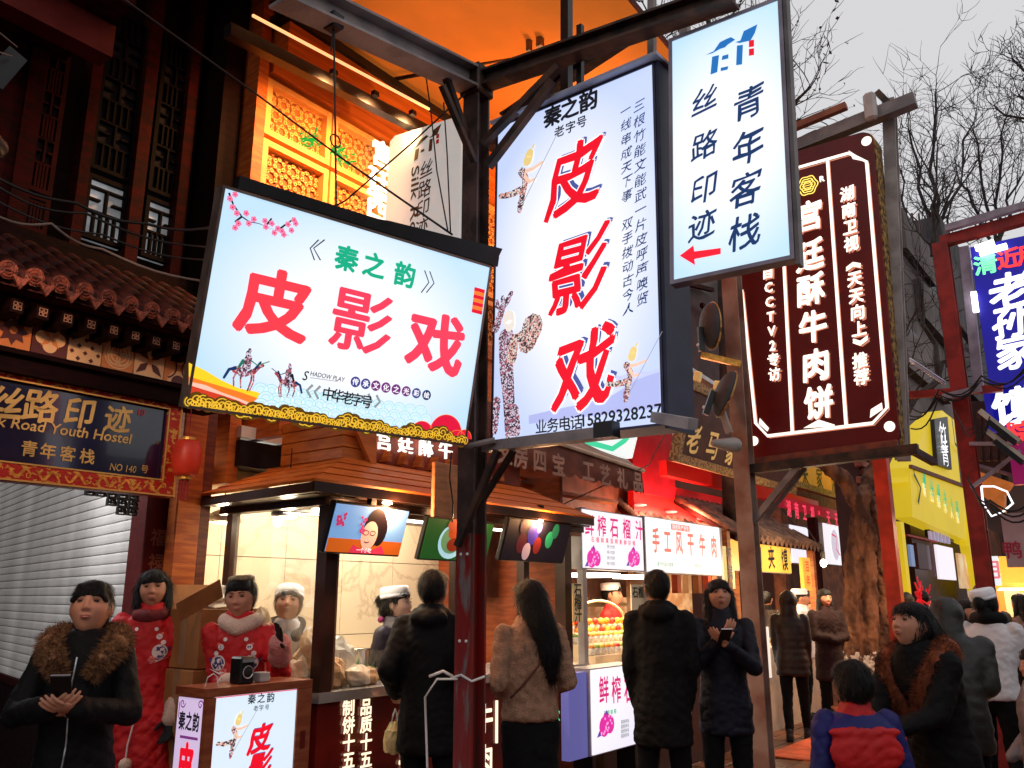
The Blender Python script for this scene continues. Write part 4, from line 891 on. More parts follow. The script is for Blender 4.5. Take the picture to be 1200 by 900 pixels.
# post 2
P2 = (6.83, 2.7); pm2 = mat('taupe_post', (.36, .24, .19), .5, bump=.25, bs=30, col2=(.22, .10, .07), vs=3)
pl2 = steel_thing('steel_post', 'brown-grey steel post carrying the maroon sign', [('shaft', (P2[0], P2[1], 0), (P2[0], P2[1], 5.4), .135, 'h', pm2), ('base_plate', (P2[0], P2[1], 0), (P2[0], P2[1], .02), .34, 'b', None)], (P2[0], P2[1], 0), 'post')
box('web_plate', (-.066, -.054, .02), (-.058, .054, 5.39), pm2, pl2)
s4f = steel_thing('sign_support', 'steel arms, brace and upright that hold the maroon sign', [
    ('lower_arm', S(872, 551, 6.85), S(1076, 526, 6.85), .075, 'b', M['dsteel']), ('angle_iron', S(880, 541, 6.95), S(1052, 519, 6.95), .05, 'b', mat('rusty_angle', (.25, .06, .03), .6, bump=.4, col2=(.12, .04, .03), vs=9)), ('brace', S(882, 612, 6.85), S(936, 546, 6.85), .05, 'b', M['steel']), ('brace', S(898, 606, 6.95), S(944, 548, 6.95), .03, 'b', M['steel']),
    ('upright', S(1042, 118, 7.25), S(1058, 540, 7.25), .10, 'h', mat('pale_channel', (.32, .27, .25), .5, bump=.2, var=.2)), ('top_beam', S(925, 176, 7.1), S(1073, 117, 7.1), .11, 'b', M['steel']), ('top_cap', S(905, 160, 7.0), S(992, 124, 7.0), .06, 'b', mat('rusty_sheet', (.30, .10, .05), .6, bump=.2, col2=(.2, .06, .03), vs=3)), ('top_spur', S(1028, 108, 7.1), S(1042, 122, 7.1), .05, 'b', None),
    ('end_stub', S(1070, 528, 6.8), S(1095, 542, 7.4), .05, 'b', None)], (7.0, 2.1, 4.0), 'bracket')
t = thing('junction_box', tuple(S(1020, 125, 7.0)), 'pale upright plastic box fixed on top of the maroon sign', 'box'); mb = MB(); mb.cbox((-.04, -.05, -.13), (.04, .05, .13), .03); mb.build('casing', mat('pale_plastic', (.42, .36, .34), .5, var=.1), t)
# floodlights
def flood(px, py, s_, label, ang, sc=1.0, roll=0):
    t = thing('floodlight', tuple(S(px, py, s_)), label, 'lamp', 'floodlights on the brown-grey post', rot=(roll, 0, ang)); mb = MB()
    rg = []
    for k in range(7): a = k/6*PI/2; rg.append((0, 0, .10*math.sin(a)*sc, .17*math.cos(a)*sc+.002, .23*math.cos(a)*sc+.002))
    mb.loft(rg, 20); mb.xf(np.array(Matrix.Rotation(PI/2, 4, 'X'))); mb.build('reflector_shell', mat('flood_shell', (.045, .048, .055), .65, metal=.0, var=.2), t, True)
    mb = MB(); mb.tube([(.17*sc*math.cos(a), 0.004, .23*sc*math.sin(a)) for a in np.linspace(0, 2*PI, 24)], .009, 5); mb.build('rim', mat('gold_rim', (.35, .22, .08), .4, metal=.6, var=.2), t)
    mb = MB(); mb.loft([(0, 0, 0, .155*sc, .215*sc), (0, 0, .005, .155*sc, .215*sc)], 20); mb.xf(np.array(Matrix.Rotation(PI/2, 4, 'X'))); mb.build('lens', mat('flood_lens', (.08, .09, .09), .1, var=0), t)
    mb = MB(); mb.beam((0, -.12*sc, -.02), (0, -.12*sc, -.26*sc), .05, .03); mb.build('mount', M['black'], t); mb = MB(); mb.ell((.0, -.14, -.2*sc), (.014, .014, .014), 8, 6); mb.build('bolt', M['white'], t); return t
flood(834, 382, 6.6, 'upper black oval floodlight beside the brown-grey post', R_(-128), .9)
flood(851, 462, 6.55, 'lower black oval floodlight tilted downwards', R_(-136), .9, R_(-22))
steel_thing('lamp_arm', 'brassy arm between the two floodlights', [('bar', S(822, 416, 6.6), S(868, 427, 6.7), .05, 'b', M['gold']), ('plate', S(846, 482, 6.6), S(855, 508, 6.6), .05, 'b', mat('pale_channel', (1, 1, 1)))], tuple(S(845, 421, 6.65)), 'bracket')
t = thing('spot_lamp', tuple(S(853, 520, 6.4)), 'small grey spot lamp low on the brown-grey post', 'lamp', rot=(0, 0, R_(-40))); mb = MB(); mb.cone((-.12, 0, 0), (.05, 0, -.01), .03, .065, 12); mb.build('housing', mat('lamp_grey', (.3, .29, .28), .4, var=.1), t, True); mb = MB(); mb.beam((.02, 0, 0), (.13, .1, .05), .02); mb.build('arm', M['black'], t)
# cables
def cable(pts, r=.006, label='thin black cable', nm='cable', sag=.0, m=None):
    P = [np.array(p, float) for p in pts]; out = []
    for i in range(len(P)-1):
        for k in range(6):
            u = k/6; q = P[i]*(1-u)+P[i+1]*u; q = q-np.array([0, 0, sag*math.sin(PI*u)]); out.append(q)
    out.append(P[-1]); o = out[0].copy(); mb = MB(); mb.tube([q-o for q in out], r, 5); return tag(mb.build(nm, m or M['wire'], None, True, tuple(o)), label, 'cable')
cable([D(135, -8, 3.6), D(300, 110, 4.2), D(400, 185, 4.2), D(530, 275, 4.0)], .006, 'long black cable running down from top left past the two green ornaments')
cable([D(545, 110, 4.15), D(480, 170, 4.3), D(405, 235, 4.4), D(330, 275, 4.6)], .005, 'cable slanting down left from the post across the grey hanging sign')
cable([D(495, 60, 4.1), D(505, 130, 4.1), D(512, 200, 4.1), D(525, 272, 3.95)], .004, 'cable hanging in front of the grey sign, left of the pair'); cable([D(520, 120, 4.1), D(524, 180, 4.1), D(528, 272, 3.95)], .004, 'cable hanging in front of the grey sign, right of the pair')
gm = mat('dusty_cable', (.16, .12, .10), .6, var=.2)
cable([D(-10, 250, 3.9), D(60, 262, 4.1), D(120, 292, 4.3), D(240, 330, 4.6)], .007, 'pale dusty cable sweeping over the tiled skirt roof', sag=.03, m=gm)
cable([D(-10, 205, 4), D(90, 238, 4.3), D(170, 262, 4.5), D(250, 266, 4.8)], .009, 'thick dark cable crossing below the lattice windows', sag=.03)
cable([D(-10, 214, 4), D(100, 250, 4.3), D(250, 290, 4.8)], .007, 'second dark cable below the lattice windows', sag=.05); cable([D(-10, 232, 4), D(120, 275, 4.3), D(250, 305, 4.8)], .006, 'third dark cable below the lattice windows', sag=.04)
cable([D(-5, 35, 2.6), D(20, 55, 2.7)], .003, 'short pale wire at the top left', m=gm); cable([D(-5, 60, 2.6), D(14, 66, 2.7)], .003, 'short pale wire below the other at the top left', m=gm)
t = thing('bracket_arm', tuple(D(18, 66, 2.75)), 'black steel bracket arm poking in at the left edge', 'bracket'); mb = MB(); mb.beam((0, 0, 0), D(-12, 100, 2.7)-D(18, 66, 2.75), .06, .07); mb.build('arm', M['black'], t)
ch = thing('hanging_chain', tuple(T(391, 28, 2.7)), 'black hanging chain and pulley below the grey beam', 'chain'); mb = MB(); L0 = T(391, 28, 2.7); 
mb.tube([np.zeros(3), T(392, 80, 2.72)-L0, T(393, 150, 2.72)-L0, T(394, 245, 2.72)-L0], .005, 5); mb.build('chain', M['wire'], ch); mb = MB(); mb.tube([np.array([.0, 0, -.02]), T(388, 60, 2.72)-L0], .004, 5); mb.tube([T(393, 165, 2.72)-L0+.03*np.array([math.cos(a), 0, math.sin(a)]) for a in np.linspace(0, 2*PI, 12)], .004, 5, False); mb.build('ring', M['wire'], ch, kind='stuff')
mb = MB(); mb.cbox((-.035, -.04, -.03), (.035, .04, .045), .008); mb.build('pulley', M['black'], ch)
# white plastic ties round the post foot
t = thing('plastic_tie', (P1[0], P1[1], 1.18), 'white plastic strapping knotted round the red foot of the post', 'strap'); wp = mat('white_strap', (.72, .68, .64), .4, var=.1); mb = MB()
mb.tube([(-.065, .065, .0), (-.065, 0, .02), (-.065, -.065, -.005), (.02, -.07, .01)], .006, 6); mb.build('band', wp, t); mb = MB(); mb.tube([(-.065, .02, .0), (-.12, .10, .0), (-.15, .145, -.08), (-.13, .15, -.25), (-.13, .13, -.5), (-.14, .15, -.75)], .0055, 6); mb.build('strap_tail', wp, t, True); mb = MB(); mb.tube([(-.065, .05, .01), (-.10, .08, .035), (-.13, .14, .01)], .007, 5); mb.build('strap_end', wp, t, True)
# =====================================================================  FOOD KIOSK
KT = 3.94
ks = thing('food_kiosk', (4.7, KT, 0), 'food kiosk with plank hip roof, maroon counter front and glowing white characters', 'kiosk')
def K(a): return (a[0]-4.7, a[1]-KT, a[2])
def kb(name, a, b, m, p=None, **k): return box(name, K(a), K(b), m, p or ks, **k)
kdark = mat('kiosk_dark_frame', (.035, .014, .010), .3, var=.3, vs=5); kmar = mat('kiosk_maroon', (.13, .010, .006), .25, var=.25, vs=3, spec=.6)
xL, xR = 3.41, 6.15
kb('counter_front', (xL, KT-.02, .06), (xR-.46, KT+.03, .97), kmar); kb('counter_side', (xL-.001, KT+.032, .06), (xL+.05, 4.9, .97), kmar)
kb('wood_front', (xR-.455, KT-.03, .06), (xR+.05, KT+.03, .97), mat('cherry_board', (.26, .06, .02), .35, bump=.1, col2=(.18, .035, .012), stretch=(1, 1, 6)))
kb('worktop', (xL-.03, KT-.06, .975), (xR+.08, KT+.62, 1.03), mat('stainless_top', (.60, .60, .60), .25, metal=.7, var=.08))
for x, y, w in ((3.44, KT, .085), (4.62, KT+.02, .06), (5.42, KT+.02, .07), (5.98, KT+.02, .10)): kb('post', (x-w/2, y-w/2, 1.031), (x+w/2, y+w/2, 2.2), kdark)
kb('post', (3.42, 4.86, 0), (3.48, 4.92, 2.2), kdark); kb('post_trim', (3.484, KT-.044, 1.035), (3.498, KT+.02, 2.19), mat('bronze_trim', (.25, .13, .08), .3, metal=.5, var=.1))
kb('lintel', (3.36, KT-.05, 2.08), (xR+.05, KT+.06, 2.19), kdark); kb('lintel_side', (3.38, KT+.061, 2.08), (3.47, 4.95, 2.19), kdark); kb('lit_rail', (3.50, KT-.055, 2.045), (xR, KT-.02, 2.075), mat('bronze_trim', (1, 1, 1)))
gl_ = kb('side_glass', (3.44, KT+.05, 1.04), (3.446, 4.85, 2.07), M['glass']); kb('sneeze_glass', (3.55, KT-.03, 1.04), (4.58, KT-.024, 1.24), M['glass'])
# roof: planks laid between eave and ridge
def plank_slope(A, B, C_, D_, n, m, nm='plank'):     # A-B eave, D-C ridge
    A, B, C_, D_ = [np.array(K(q)) for q in (A, B, C_, D_)]; nrm = np.cross(B-A, D_-A); nrm /= np.linalg.norm(nrm); nrm = nrm if nrm[2] > 0 else -nrm
    for i in range(n):
        u0, u1 = i/n, (i+1)/n-.006
        a = A+(D_-A)*u0; b = B+(C_-B)*u0; c = B+(C_-B)*u1; d = A+(D_-A)*u1; lift = nrm*.006
        V = [a+lift, b+lift, c, d]+[q-nrm*.018 for q in (a+lift, b+lift, c, d)]
        MB().add(V, [(0,1,2,3),(7,6,5,4),(0,4,5,1),(1,5,6,2),(2,6,7,3),(3,7,4,0)]).build(nm, m, roofk)
roofk = kb('roof', (3.2, 3.80, 2.12), (xR, 4.9, 2.155), kdark)
e0 = (3.08, 3.66, 2.18); e1 = (6.0, 3.66, 2.18); r0 = T(404, 536, 4.05); r1 = T(612, 552, 4.05); r1[2] = r0[2]; eb = (3.24, 5.0, 2.2); rb = r0+np.array([.05, .75, 0])
plank_slope(e0, e1, r1, r0, 4, M['woodh']); plank_slope(eb, e0, r0, rb, 4, M['woodh'])
plank_slope(e1, (6.15, 4.9, 2.2), r1+np.array([.02, .5, 0]), r1, 5, M['woodh'])
kb('eave_board', (3.09, 3.665, 2.115), (6.0, 3.70, 2.172), kdark); mb = MB(); mb.beam(K((3.10, 3.68, 2.14)), K((3.26, 4.98, 2.15)), .03, .055); mb.build('eave_board', kdark, roofk)
kb('roof_deck', (r0[0]+.02, 4.06, r0[2]-.02), (r1[0], 4.85, r0[2]), M['woodh'], roofk)
# lantern box on the roof
b0 = T(354, 538, 4.45); b1 = T(441, 545, 4.10)
zb0 = r0[2]
for i in range(4): kb('roof_box_plank', (b0[0]+.02, 4.08, zb0+.002+i*.075), (b1[0]-.06, 4.7, zb0+.073+i*.075), M['woodh'], roofk, bev=.004)
q0, q1, q2 = K(T(416, 500, 4.02)), K(T(441, 505, 4.02)), K(T(441, 556, 4.02)); mb = MB(); mb.prism([(q0[0], q0[2]), (q1[0], q1[2]), (q2[0], q2[2])], q0[1], q0[1]+.03); mb.build('gable_board', M['woodh'], roofk)
zA = T(480, 512, 4.12)[2]; zB = T(480, 548, 4.12)[2]
kb('letter_beam', (T(441, 520, 4.12)[0], 4.12, zB), (5.6, 4.2, zA+.1), mat('recess_red', (.20, .03, .015), .5, var=.2), roofk)
for i in range(9):
    x = T(447, 540, 4.1)[0]+i*.155; z = zB+.002; mb = MB(); mb.prism([(K((x, 0, 0))[0], z), (K((x+.05, 0, 0))[0], z), (K((x+.05, 0, 0))[0], z+.10)], K((0, 4.05, 0))[1], K((0, 4.119, 0))[1]); mb.build('bracket', M['wood'], roofk)
lw = mat('lit_white_letter', (1, 1, 1))
for ch, px, py in (('宫', 449, 519), ('廷', 474, 523), ('酥', 498, 527), ('牛', 521, 530)):
    p = K(T(px, py, 4.08)); tt = text(ch, 0, .02, .15, lw, ks, 0, bold=.03, depth=.02, name='lit_letter'); tt.location = p
hbd = thing('wooden_board', tuple(T(521, 575, 3.55)), 'bare pale board hanging beside the post in front of the kiosk roof', 'board'); a = T(507, 541, 3.55); b = T(533, 609, 3.55); mb = MB(); w = (b[0]-a[0])/2; h = (a[2]-b[2])/2; mb.cbox((-w, -.015, -h), (w, .015, h), .004); mb.build('board', mat('pale_board', (.50, .20, .08), .5, bump=.2, bs=20, var=.15, stretch=(1, 1, 5)), hbd)
cable([T(529, 530, 3.5), T(527, 560, 3.5), T(531, 590, 3.5), T(530, 612, 3.5)], .005, 'brown wire dangling down the bare board')
# counter front writing
cl = mat('counter_letters', (1, .9, .7), .4, var=0, emit=1.2, ecol=(1, .85, .6), sample=False)
for i, ch in enumerate('品质十五湖'):
    p = K(T(427.5, 828+i*20.5, KT-.02)); text(ch, p[0]+0, p[2], .098, cl, ks, p[1]-.012, bold=.03, name='lit_letter')
for i, ch in enumerate('制饼十五湖'):
    p = K(T(407, 829+i*20.5, KT-.02)); text(ch, p[0], p[2], .098, cl, ks, p[1]-.012, bold=.03, name='lit_letter')
for ch, px, py, sz in (('作', 475, 850, .20), ('坊', 478, 898, .2), ('牛', 566, 842, .20), ('肉', 566, 890, .20)):
    p = K(T(px, py, KT-.02)); text(ch, p[0], p[2], sz, cl, ks, p[1]-.012, bold=.03, name='lit_letter')
for px in (531, 581):
    p = K(T(px, 842, KT-.02)); kb('lit_bar', (p[0]+4.7-.008, KT-.034, p[2]-.16), (p[0]+4.7+.008, KT-.022, p[2]+.12), cl)
p = K(T(651, 839, KT-.03)); text('家', p[0], p[2], .09, mat('green_neon', (.1, .8, .3), .4, var=0, emit=1, ecol=(.08, .7, .25), sample=False), ks, p[1]-.012, bold=.02)
# television screens hung under the eave
def tv(quad, t_, label, draw):
    c = [T(*q, t_) for q in quad]; x0, x1 = c[0][0], c[1][0]; z1 = c[0][2]; z0 = c[3][2]; w, h = (x1-x0)/2, (z1-z0)/2
    s_ = thing('television', ((x0+x1)/2, t_, (z0+z1)/2), label, 'screen', 'televisions hanging under the kiosk eave', rot=(R_(17), 0, 0))
    box('casing', (-w-.012, .003, -h-.012), (w+.012, .04, h+.012), M['black'], s_, .006); mb = MB(); mb.beam((0, .03, h), (0, .05, h+.12), .04); mb.build('bracket', M['black'], s_); draw(s_, w, h); return s_
def E_(n, c, k=.8): return ink(n, c, k)
def pic1(s_, w, h):
    box('screen', (-w, -.002, -h), (w, .002, h), E_('tv_blue', srgb(110, 160, 215)), s_); mb = MB(); poly(mb, [(-w, -h), (w, -h), (w, -h*.42), (-w, -h*.42)], -.003); mb.build('picture_ground', E_('tv_orange', srgb(190, 90, 25)), s_)
    mb = MB(); disc(mb, 0.04*1, .02, .088, -.0034, 20, rz=.115); disc(mb, .09, .0, .055, -.0036, 16, rz=.09); mb.build('picture_hair', E_('tv_hair', srgb(25, 15, 20)), s_)
    mb = MB(); disc(mb, .01, -.03, .064, -.004, 20, rz=.085); mb.build('picture_face', E_('tv_face', srgb(225, 170, 150)), s_)
    mb = MB(); poly(mb, [(-.12, -h), (.17, -h), (.13, -h*.62), (.06, -.115), (-.02, -.115), (-.10, -h*.65)], -.0038); mb.build('picture_top', E_('tv_pink', srgb(205, 50, 80)), s_)
    mb = MB(); 
    for x in (-.022, .032): stroke(mb, [(x+.021*math.cos(a), -.015+.014*math.sin(a)) for a in np.linspace(0, 2*PI, 13)], .005, -.0045)
    stroke(mb, [(-.02, -.068), (.0, -.074), (.02, -.067)], .006, -.0045); mb.build('picture_glasses', E_('tv_hair', (0, 0, 0)), s_)
    mb = MB(); random.seed(4)
    for k in range(14): disc(mb, -w*.9+random.random()*.06, h*.1+random.random()*.08, .011, -.0044-.00003*k, 7); disc(mb, -.09+random.random()*.05, random.random()*.1-.02, .009, -.0044-.00003*k, 7)
    mb.build('picture_flower', E_('tv_flower', srgb(180, 50, 100)), s_); text('一个小吃', -.05, -h*.86, .03, WHT, s_, -.005, bold=.01)
def pic2(s_, w, h):
    box('screen', (-w, -.002, -h), (w, .002, h), E_('tv_green', srgb(25, 75, 30)), s_); mb = MB(); disc(mb, -.07, -.01, .13, -.003, 24, rz=.115); mb.build('picture_plate', E_('tv_plate', srgb(150, 200, 215)), s_); mb = MB(); disc(mb, -.07, .0, .105, -.0036, 24, rz=.09); mb.build('picture_plate', E_('tv_plate2', srgb(90, 130, 90)), s_)
    for i, (x, z) in enumerate(((-.06, .05), (-.05, -.03), (-.08, .1))): mb = MB(); disc(mb, x, z, .062, -.004-.0004*i, 20, rz=.045); mb.build('picture_cake', E_('tv_cake%d' % (i % 2), [srgb(150, 60, 25), srgb(110, 35, 15)][i % 2]), s_)
def pic3(s_, w, h):
    box('screen', (-w, -.002, -h), (w, .002, h), E_('tv_dark', srgb(14, 12, 22)), s_); random.seed(9)
    for i, (x, z, r, c) in enumerate(((-.2, -.02, .06, (70, 20, 30)), (-.08, .06, .07, (40, 30, 110)), (.0, -.03, .05, (90, 25, 25)), (-.12, -.08, .05, (150, 130, 140)), (.14, .02, .05, (30, 120, 80)), (.2, .09, .045, (30, 100, 70)), (-.02, .1, .03, (60, 60, 150)), (-.22, .1, .04, (60, 20, 40)))): mb = MB(); disc(mb, x, z, r, -.003-.0003*i, 14, rz=r*1.3); mb.build('picture_blob', E_('tv_c%d' % i, srgb(*c), .7), s_)
tv([(389, 589), (474, 598), (462, 652), (387, 647)], 3.74, 'television showing a laughing woman with glasses', pic1)
tv([(498, 606), (574, 612), (570, 660), (495, 655)], 3.74, 'television showing brown cakes on a plate, half behind the post', pic2)
tv([(592, 607), (664, 616), (655, 660), (594, 656)], 3.74, 'television showing a dark scene near the right end of the kiosk', pic3)
# sales room behind: marble walls, ceiling, lamps
mw = mat('veined_marble', (.72, .64, .52), .25, var=.04, vs=2); nt = mw.node_tree; N = nt.nodes; L = nt.links
tc = N.new('ShaderNodeTexCoord'); nz = N.new('ShaderNodeTexNoise'); nz.inputs['Scale'].default_value = 1.1; nz.inputs['Detail'].default_value = 6; nz.inputs['Distortion'].default_value = .8; L.new(tc.outputs['Object'], nz.inputs['Vector'])
rp = N.new('ShaderNodeValToRGB'); L.new(nz.outputs[0], rp.inputs[0]); e = rp.color_ramp.elements; e[0].position = .485; e[0].color = (.66, .56, .42, 1); e[1].position = .5; e[1].color = (.52, .42, .31, 1); x = rp.color_ramp.elements.new(.515); x.color = (.66, .56, .42, 1); L.new(rp.outputs[0], N['Principled BSDF'].inputs['Base Color'])
room = thing('sales_room', (5, 6.4, 0), 'cream marble sales room lit brightly behind the kiosk', 'room')
def rb(n, a, b, m, **k): return box(n, (a[0]-5, a[1]-6.4, a[2]), (b[0]-5, b[1]-6.4, b[2]), m, room, **k)
for i in range(7):
    for j in range(4):
        x = 3.342+i*.62; z = j*.62; rb('marble_slab', (x+.002, 5.75, z+.002), (x+.616, 5.78, z+.616), mw)
rb('wall_core', (3.3, 5.785, 0), (7.4, 5.9, 2.62), mat('grout', (.35, .3, .24), .6)); rb('left_wall', (3.28, 5.08, 0), (3.34, 5.9, 2.62), mw); rb('right_wall', (6.45, 4.3, 0), (6.5, 5.745, 2.62), mat('cherry_board', (1, 1, 1))); rb('ceiling', (3.5, 4.95, 2.62), (7.4, 5.9, 2.70), M['white'])
rb('tray_shelf', (3.7, 5.55, .9), (6.4, 5.745, 1.0), mat('pale_shelf', (.7, .55, .3), .5)); 
for i, x in enumerate((3.95, 4.75, 5.6)):
    f = rb('ceiling_light', (x-.22, 5.1, 2.585), (x+.22, 5.4, 2.618), mat('panel_light', (1, 1, 1), .5, var=0, emit=6, ecol=(1, .9, .75), sample=False)); lamp('room_lamp', (x, 5.25, 2.57), 27, (1, .82, .58), kind='AREA', rot=(0, 0, 0), sx=.4, sy=.3)
# kiosk ceiling strip light
f = kb('ceiling_light', (3.7, 4.35, 2.085), (5.8, 4.41, 2.115), mat('panel_light', (1, 1, 1))); lamp('kiosk_lamp', (4.5, 4.38, 2.07), 24, (1, .86, .66), kind='AREA', rot=(0, 0, 0), sx=2.0, sy=.06); 
def pendant(p, label, r=.10, power=10):
    t = thing('pendant_lamp', tuple(p), label, 'lamp', 'bowl pendant lamps over the counter'); mb = MB()
    n = 10; prof = [(r*math.sin(a), r*.75*math.cos(a)) for a in np.linspace(.12, PI/2, 7)]; rg = [(0, 0, z, q, q) for q, z in prof]+[(0, 0, z-.003, q*.95, q*.95) for q, z in prof[::-1]]; V = MB(); V.loft(rg, 20); V.build('shade', mat('pendant_metal', (.45, .4, .36), .3, metal=.6, var=.1), t, True)
    mb.ell((0, 0, .0), (r*.55, r*.55, .012), 14, 6); mb.build('bulb', M['glow'], t); mb = MB(); mb.tube([(0, 0, r*.74), (0, 0, .45)], .004, 5); mb.build('cord', M['wire'], t)
    if power: lamp('pendant_glow', (p[0], p[1], p[2]-.03), power, (1, .8, .52), .04)
pendant(T(262, 612, 5.15), 'bowl pendant lamp left of the kiosk, beside the pillar', .12, 14); pendant(T(337, 606, 4.5), 'bowl pendant lamp seen through the kiosk side glass', .11, 10)
t = thing('range_hood', tuple(T(262, 565, 5.3)), 'cream extractor hood over the room left of the kiosk', 'hood'); box('hood', (-.25, -.15, -.05), (.3, .2, .10), mat('cream_paint', (.65, .5, .3), .4), t, .02)
# goods on the worktop
zc = 1.032
def crumple(c, r, seed, m, name, label, cat, parent=None, amp=.22, grp=None):
    rng = np.random.RandomState(seed); mb = MB(); mb.ell((0, 0, 0), r, 12, 9); v = mb.v[0]; v *= (1+amp*(rng.rand(len(v), 1)-.5)*1.6); v[:, 2] = np.maximum(v[:, 2], -r[2]*.72); o = mb.build(name, m, parent, False, (c[0], c[1], c[2]+r[2]*.72)); return tag(o, label, cat, grp) if not parent else o
bagm = mat('kraft_paper', (.55, .34, .17), .6, bump=.3, bs=60, col2=(.70, .52, .33), vs=18); plm = mat('white_plastic_bag', (.80, .74, .62), .3, var=.08, vs=8)
bags = [((390, 795), .12, .20, 'standing kraft paper bag behind the kiosk corner post', 3.62, 4.05), ((372, 770), .08, .15, 'tall twisted paper bag top at the kiosk side glass', 3.40, 4.25)]
ci = 0
for x, y, r, lb, m in ((3.62, 4.06, (.10, .08, .10), 'crumpled paper bag of bread right beside the corner post', bagm), (3.78, 4.20, (.13, .1, .17), 'large pale bag of bread behind the front bags', plm), (3.80, 4.02, (.09, .07, .07), 'small knotted white bag with dark print', plm), (3.92, 4.05, (.06, .06, .055), 'low crumpled bag near the pastry tray', bagm), (3.60, 4.22, (.11, .09, .19), 'upright stuffed kraft bag against the post', bagm), (3.36, 4.28, (.10, .1, .16), 'kraft bag heap inside the side glass', bagm), (3.24, 4.10, (.10, .08, .07), 'white crumpled bag left of the corner post', plm), (3.30, 4.35, (.13, .09, .27), 'tall kraft bag stack at the side window', bagm), (3.33, 4.02, (.07, .06, .13), 'slim folded kraft bag at the street corner of the side table', bagm), (3.20, 4.28, (.08, .08, .12), 'white bag behind the loudspeaker on the side table', plm), (3.70, 4.10, (.05, .05, .09), 'narrow kraft bag wedged between two pale bags', bagm), (3.98, 4.22, (.07, .06, .05), 'flat white paper parcel before the green scale', plm)):
    ci += 1; crumple((x, y, zc if x > 3.4 else 1.0), r, ci, m, 'paper_bag', lb, 'bag', grp='bags on the kiosk counter')
st = thing('side_table', (3.28, 4.25, 0), 'dark side table holding bread bags outside the kiosk side glass', 'table'); box('top', (-.2, -.3, .96), (.11, .3, .995), kdark, st, .004)
for dx, dy in ((-.17, -.27), (.08, -.27), (-.17, .27), (.08, .27)): box('leg', (dx-.02, dy-.02, 0), (dx+.02, dy+.02, .958), kdark, st)
t = thing('kitchen_scale', (4.05, 4.28, zc), 'green kitchen scale under the steel pot', 'scale'); box('body', (-.08, -.08, 0), (.08, .08, .085), mat('green_plastic', (.02, .22, .06), .35), t, .01); box('foot', (.082, -.06, 0), (.12, .06, .07), mat('blue_plastic', (.03, .08, .5), .35), t, .006)
t = thing('cooking_pot', (4.05, 4.28, zc+.087), 'small shiny steel pot on the green scale', 'pot'); mb = MB(); mb.loft([(0, 0, 0, .06, .06), (0, 0, .004, .066, .066), (0, 0, .10, .07, .07), (0, 0, .105, .075, .075), (0, 0, .11, .075, .075)], 20); mb.build('pot', mat('polished_steel', (.6, .55, .5), .15, metal=1, var=0), t, True)
t = thing('pastry_tray', (4.33, 4.17, zc), 'brown tray piled with round red-brown cookies', 'tray'); box('tray', (-.17, -.10, 0), (.17, .10, .045), mat('tray_brown', (.22, .08, .04), .5), t, .006)
mb = MB(); mb.ell((0, 0, 0), (.024, .024, .011), 10, 6); cme = mb.mesh('cookie'); cme.materials.append(mat('cookie', (.55, .16, .04), .5, bump=.4, var=.3, vs=40)); cme.polygons.foreach_set('use_smooth', [True]*len(cme.polygons))
random.seed(8)
for lvl in range(4):
    for i in range(6-lvl//2):
        for j in range(4-lvl): link('cookie', cme, None, t, loc=(-.13+i*.05+lvl*.02, -.07+j*.046+lvl*.015, .055+lvl*.02), rot=(random.uniform(-.3, .3), random.uniform(-.3, .3), 0))
for x, y, c, lb in ((4.22, 4.45, (.72, .5, .2), 'tall cream plastic container behind the cookies'), (4.5, 4.45, (.8, .7, .2), 'yellow plastic container behind the cookies'), (4.62, 4.12, (.8, .75, .68), 'stack of white trays beside the cookie tray')):
    t = thing('food_container', (x, y, zc), lb, 'container'); hh = .16 if y > 4.3 else .05; mb = MB(); mb.loft([(0, 0, 0, .07, .055, .5), (0, 0, hh, .085, .065, .5), (0, 0, hh+.01, .09, .07, .5)], 20); mb.build('tub', mat('tub_%d' % int(x*100), c, .3, var=.05), t, True)
# cardboard boxes beside the pine pillar
cb = mat('cardboard', (.32, .13, .04), .7, bump=.15, bs=30, var=.15, vs=4)
for i, (z, hh, dx, lb) in enumerate(((0, .42, 0, 'bottom cardboard box of the stack by the pine pillar'), (.425, .36, .02, 'second cardboard box of the stack by the pine pillar'), (.79, .36, -.01, 'third cardboard box of the stack by the pine pillar'), (1.155, .33, .01, 'open topmost cardboard box with loose flaps and plastic'))):
    t = thing('cardboard_box', (3.17+dx, 4.62, z), lb, 'box', 'cardboard boxes by the pine pillar'); box('carton', (-.20, -.16, 0), (.20, .16, hh), cb, t, .004); box('tape', (-.201, -.03, .02), (.201, .03, hh+.002), mat('brown_tape', (.28, .16, .08), .3), t)
    if i == 3:
        mb = MB(); mb.beam((-.2, -.16, hh), (-.25, -.19, hh+.10), .3, .006, up=(0, 1, 0)); mb.build('flap', cb, t); mb = MB(); mb.beam((0, .16, hh), (0, .22, hh+.14), .38, .006, up=(0, 1, 0)); mb.build('flap', cb, t); crumple((.0, 0, hh), (.13, .1, .07), 77, plm, 'plastic', '', '', t, .5)

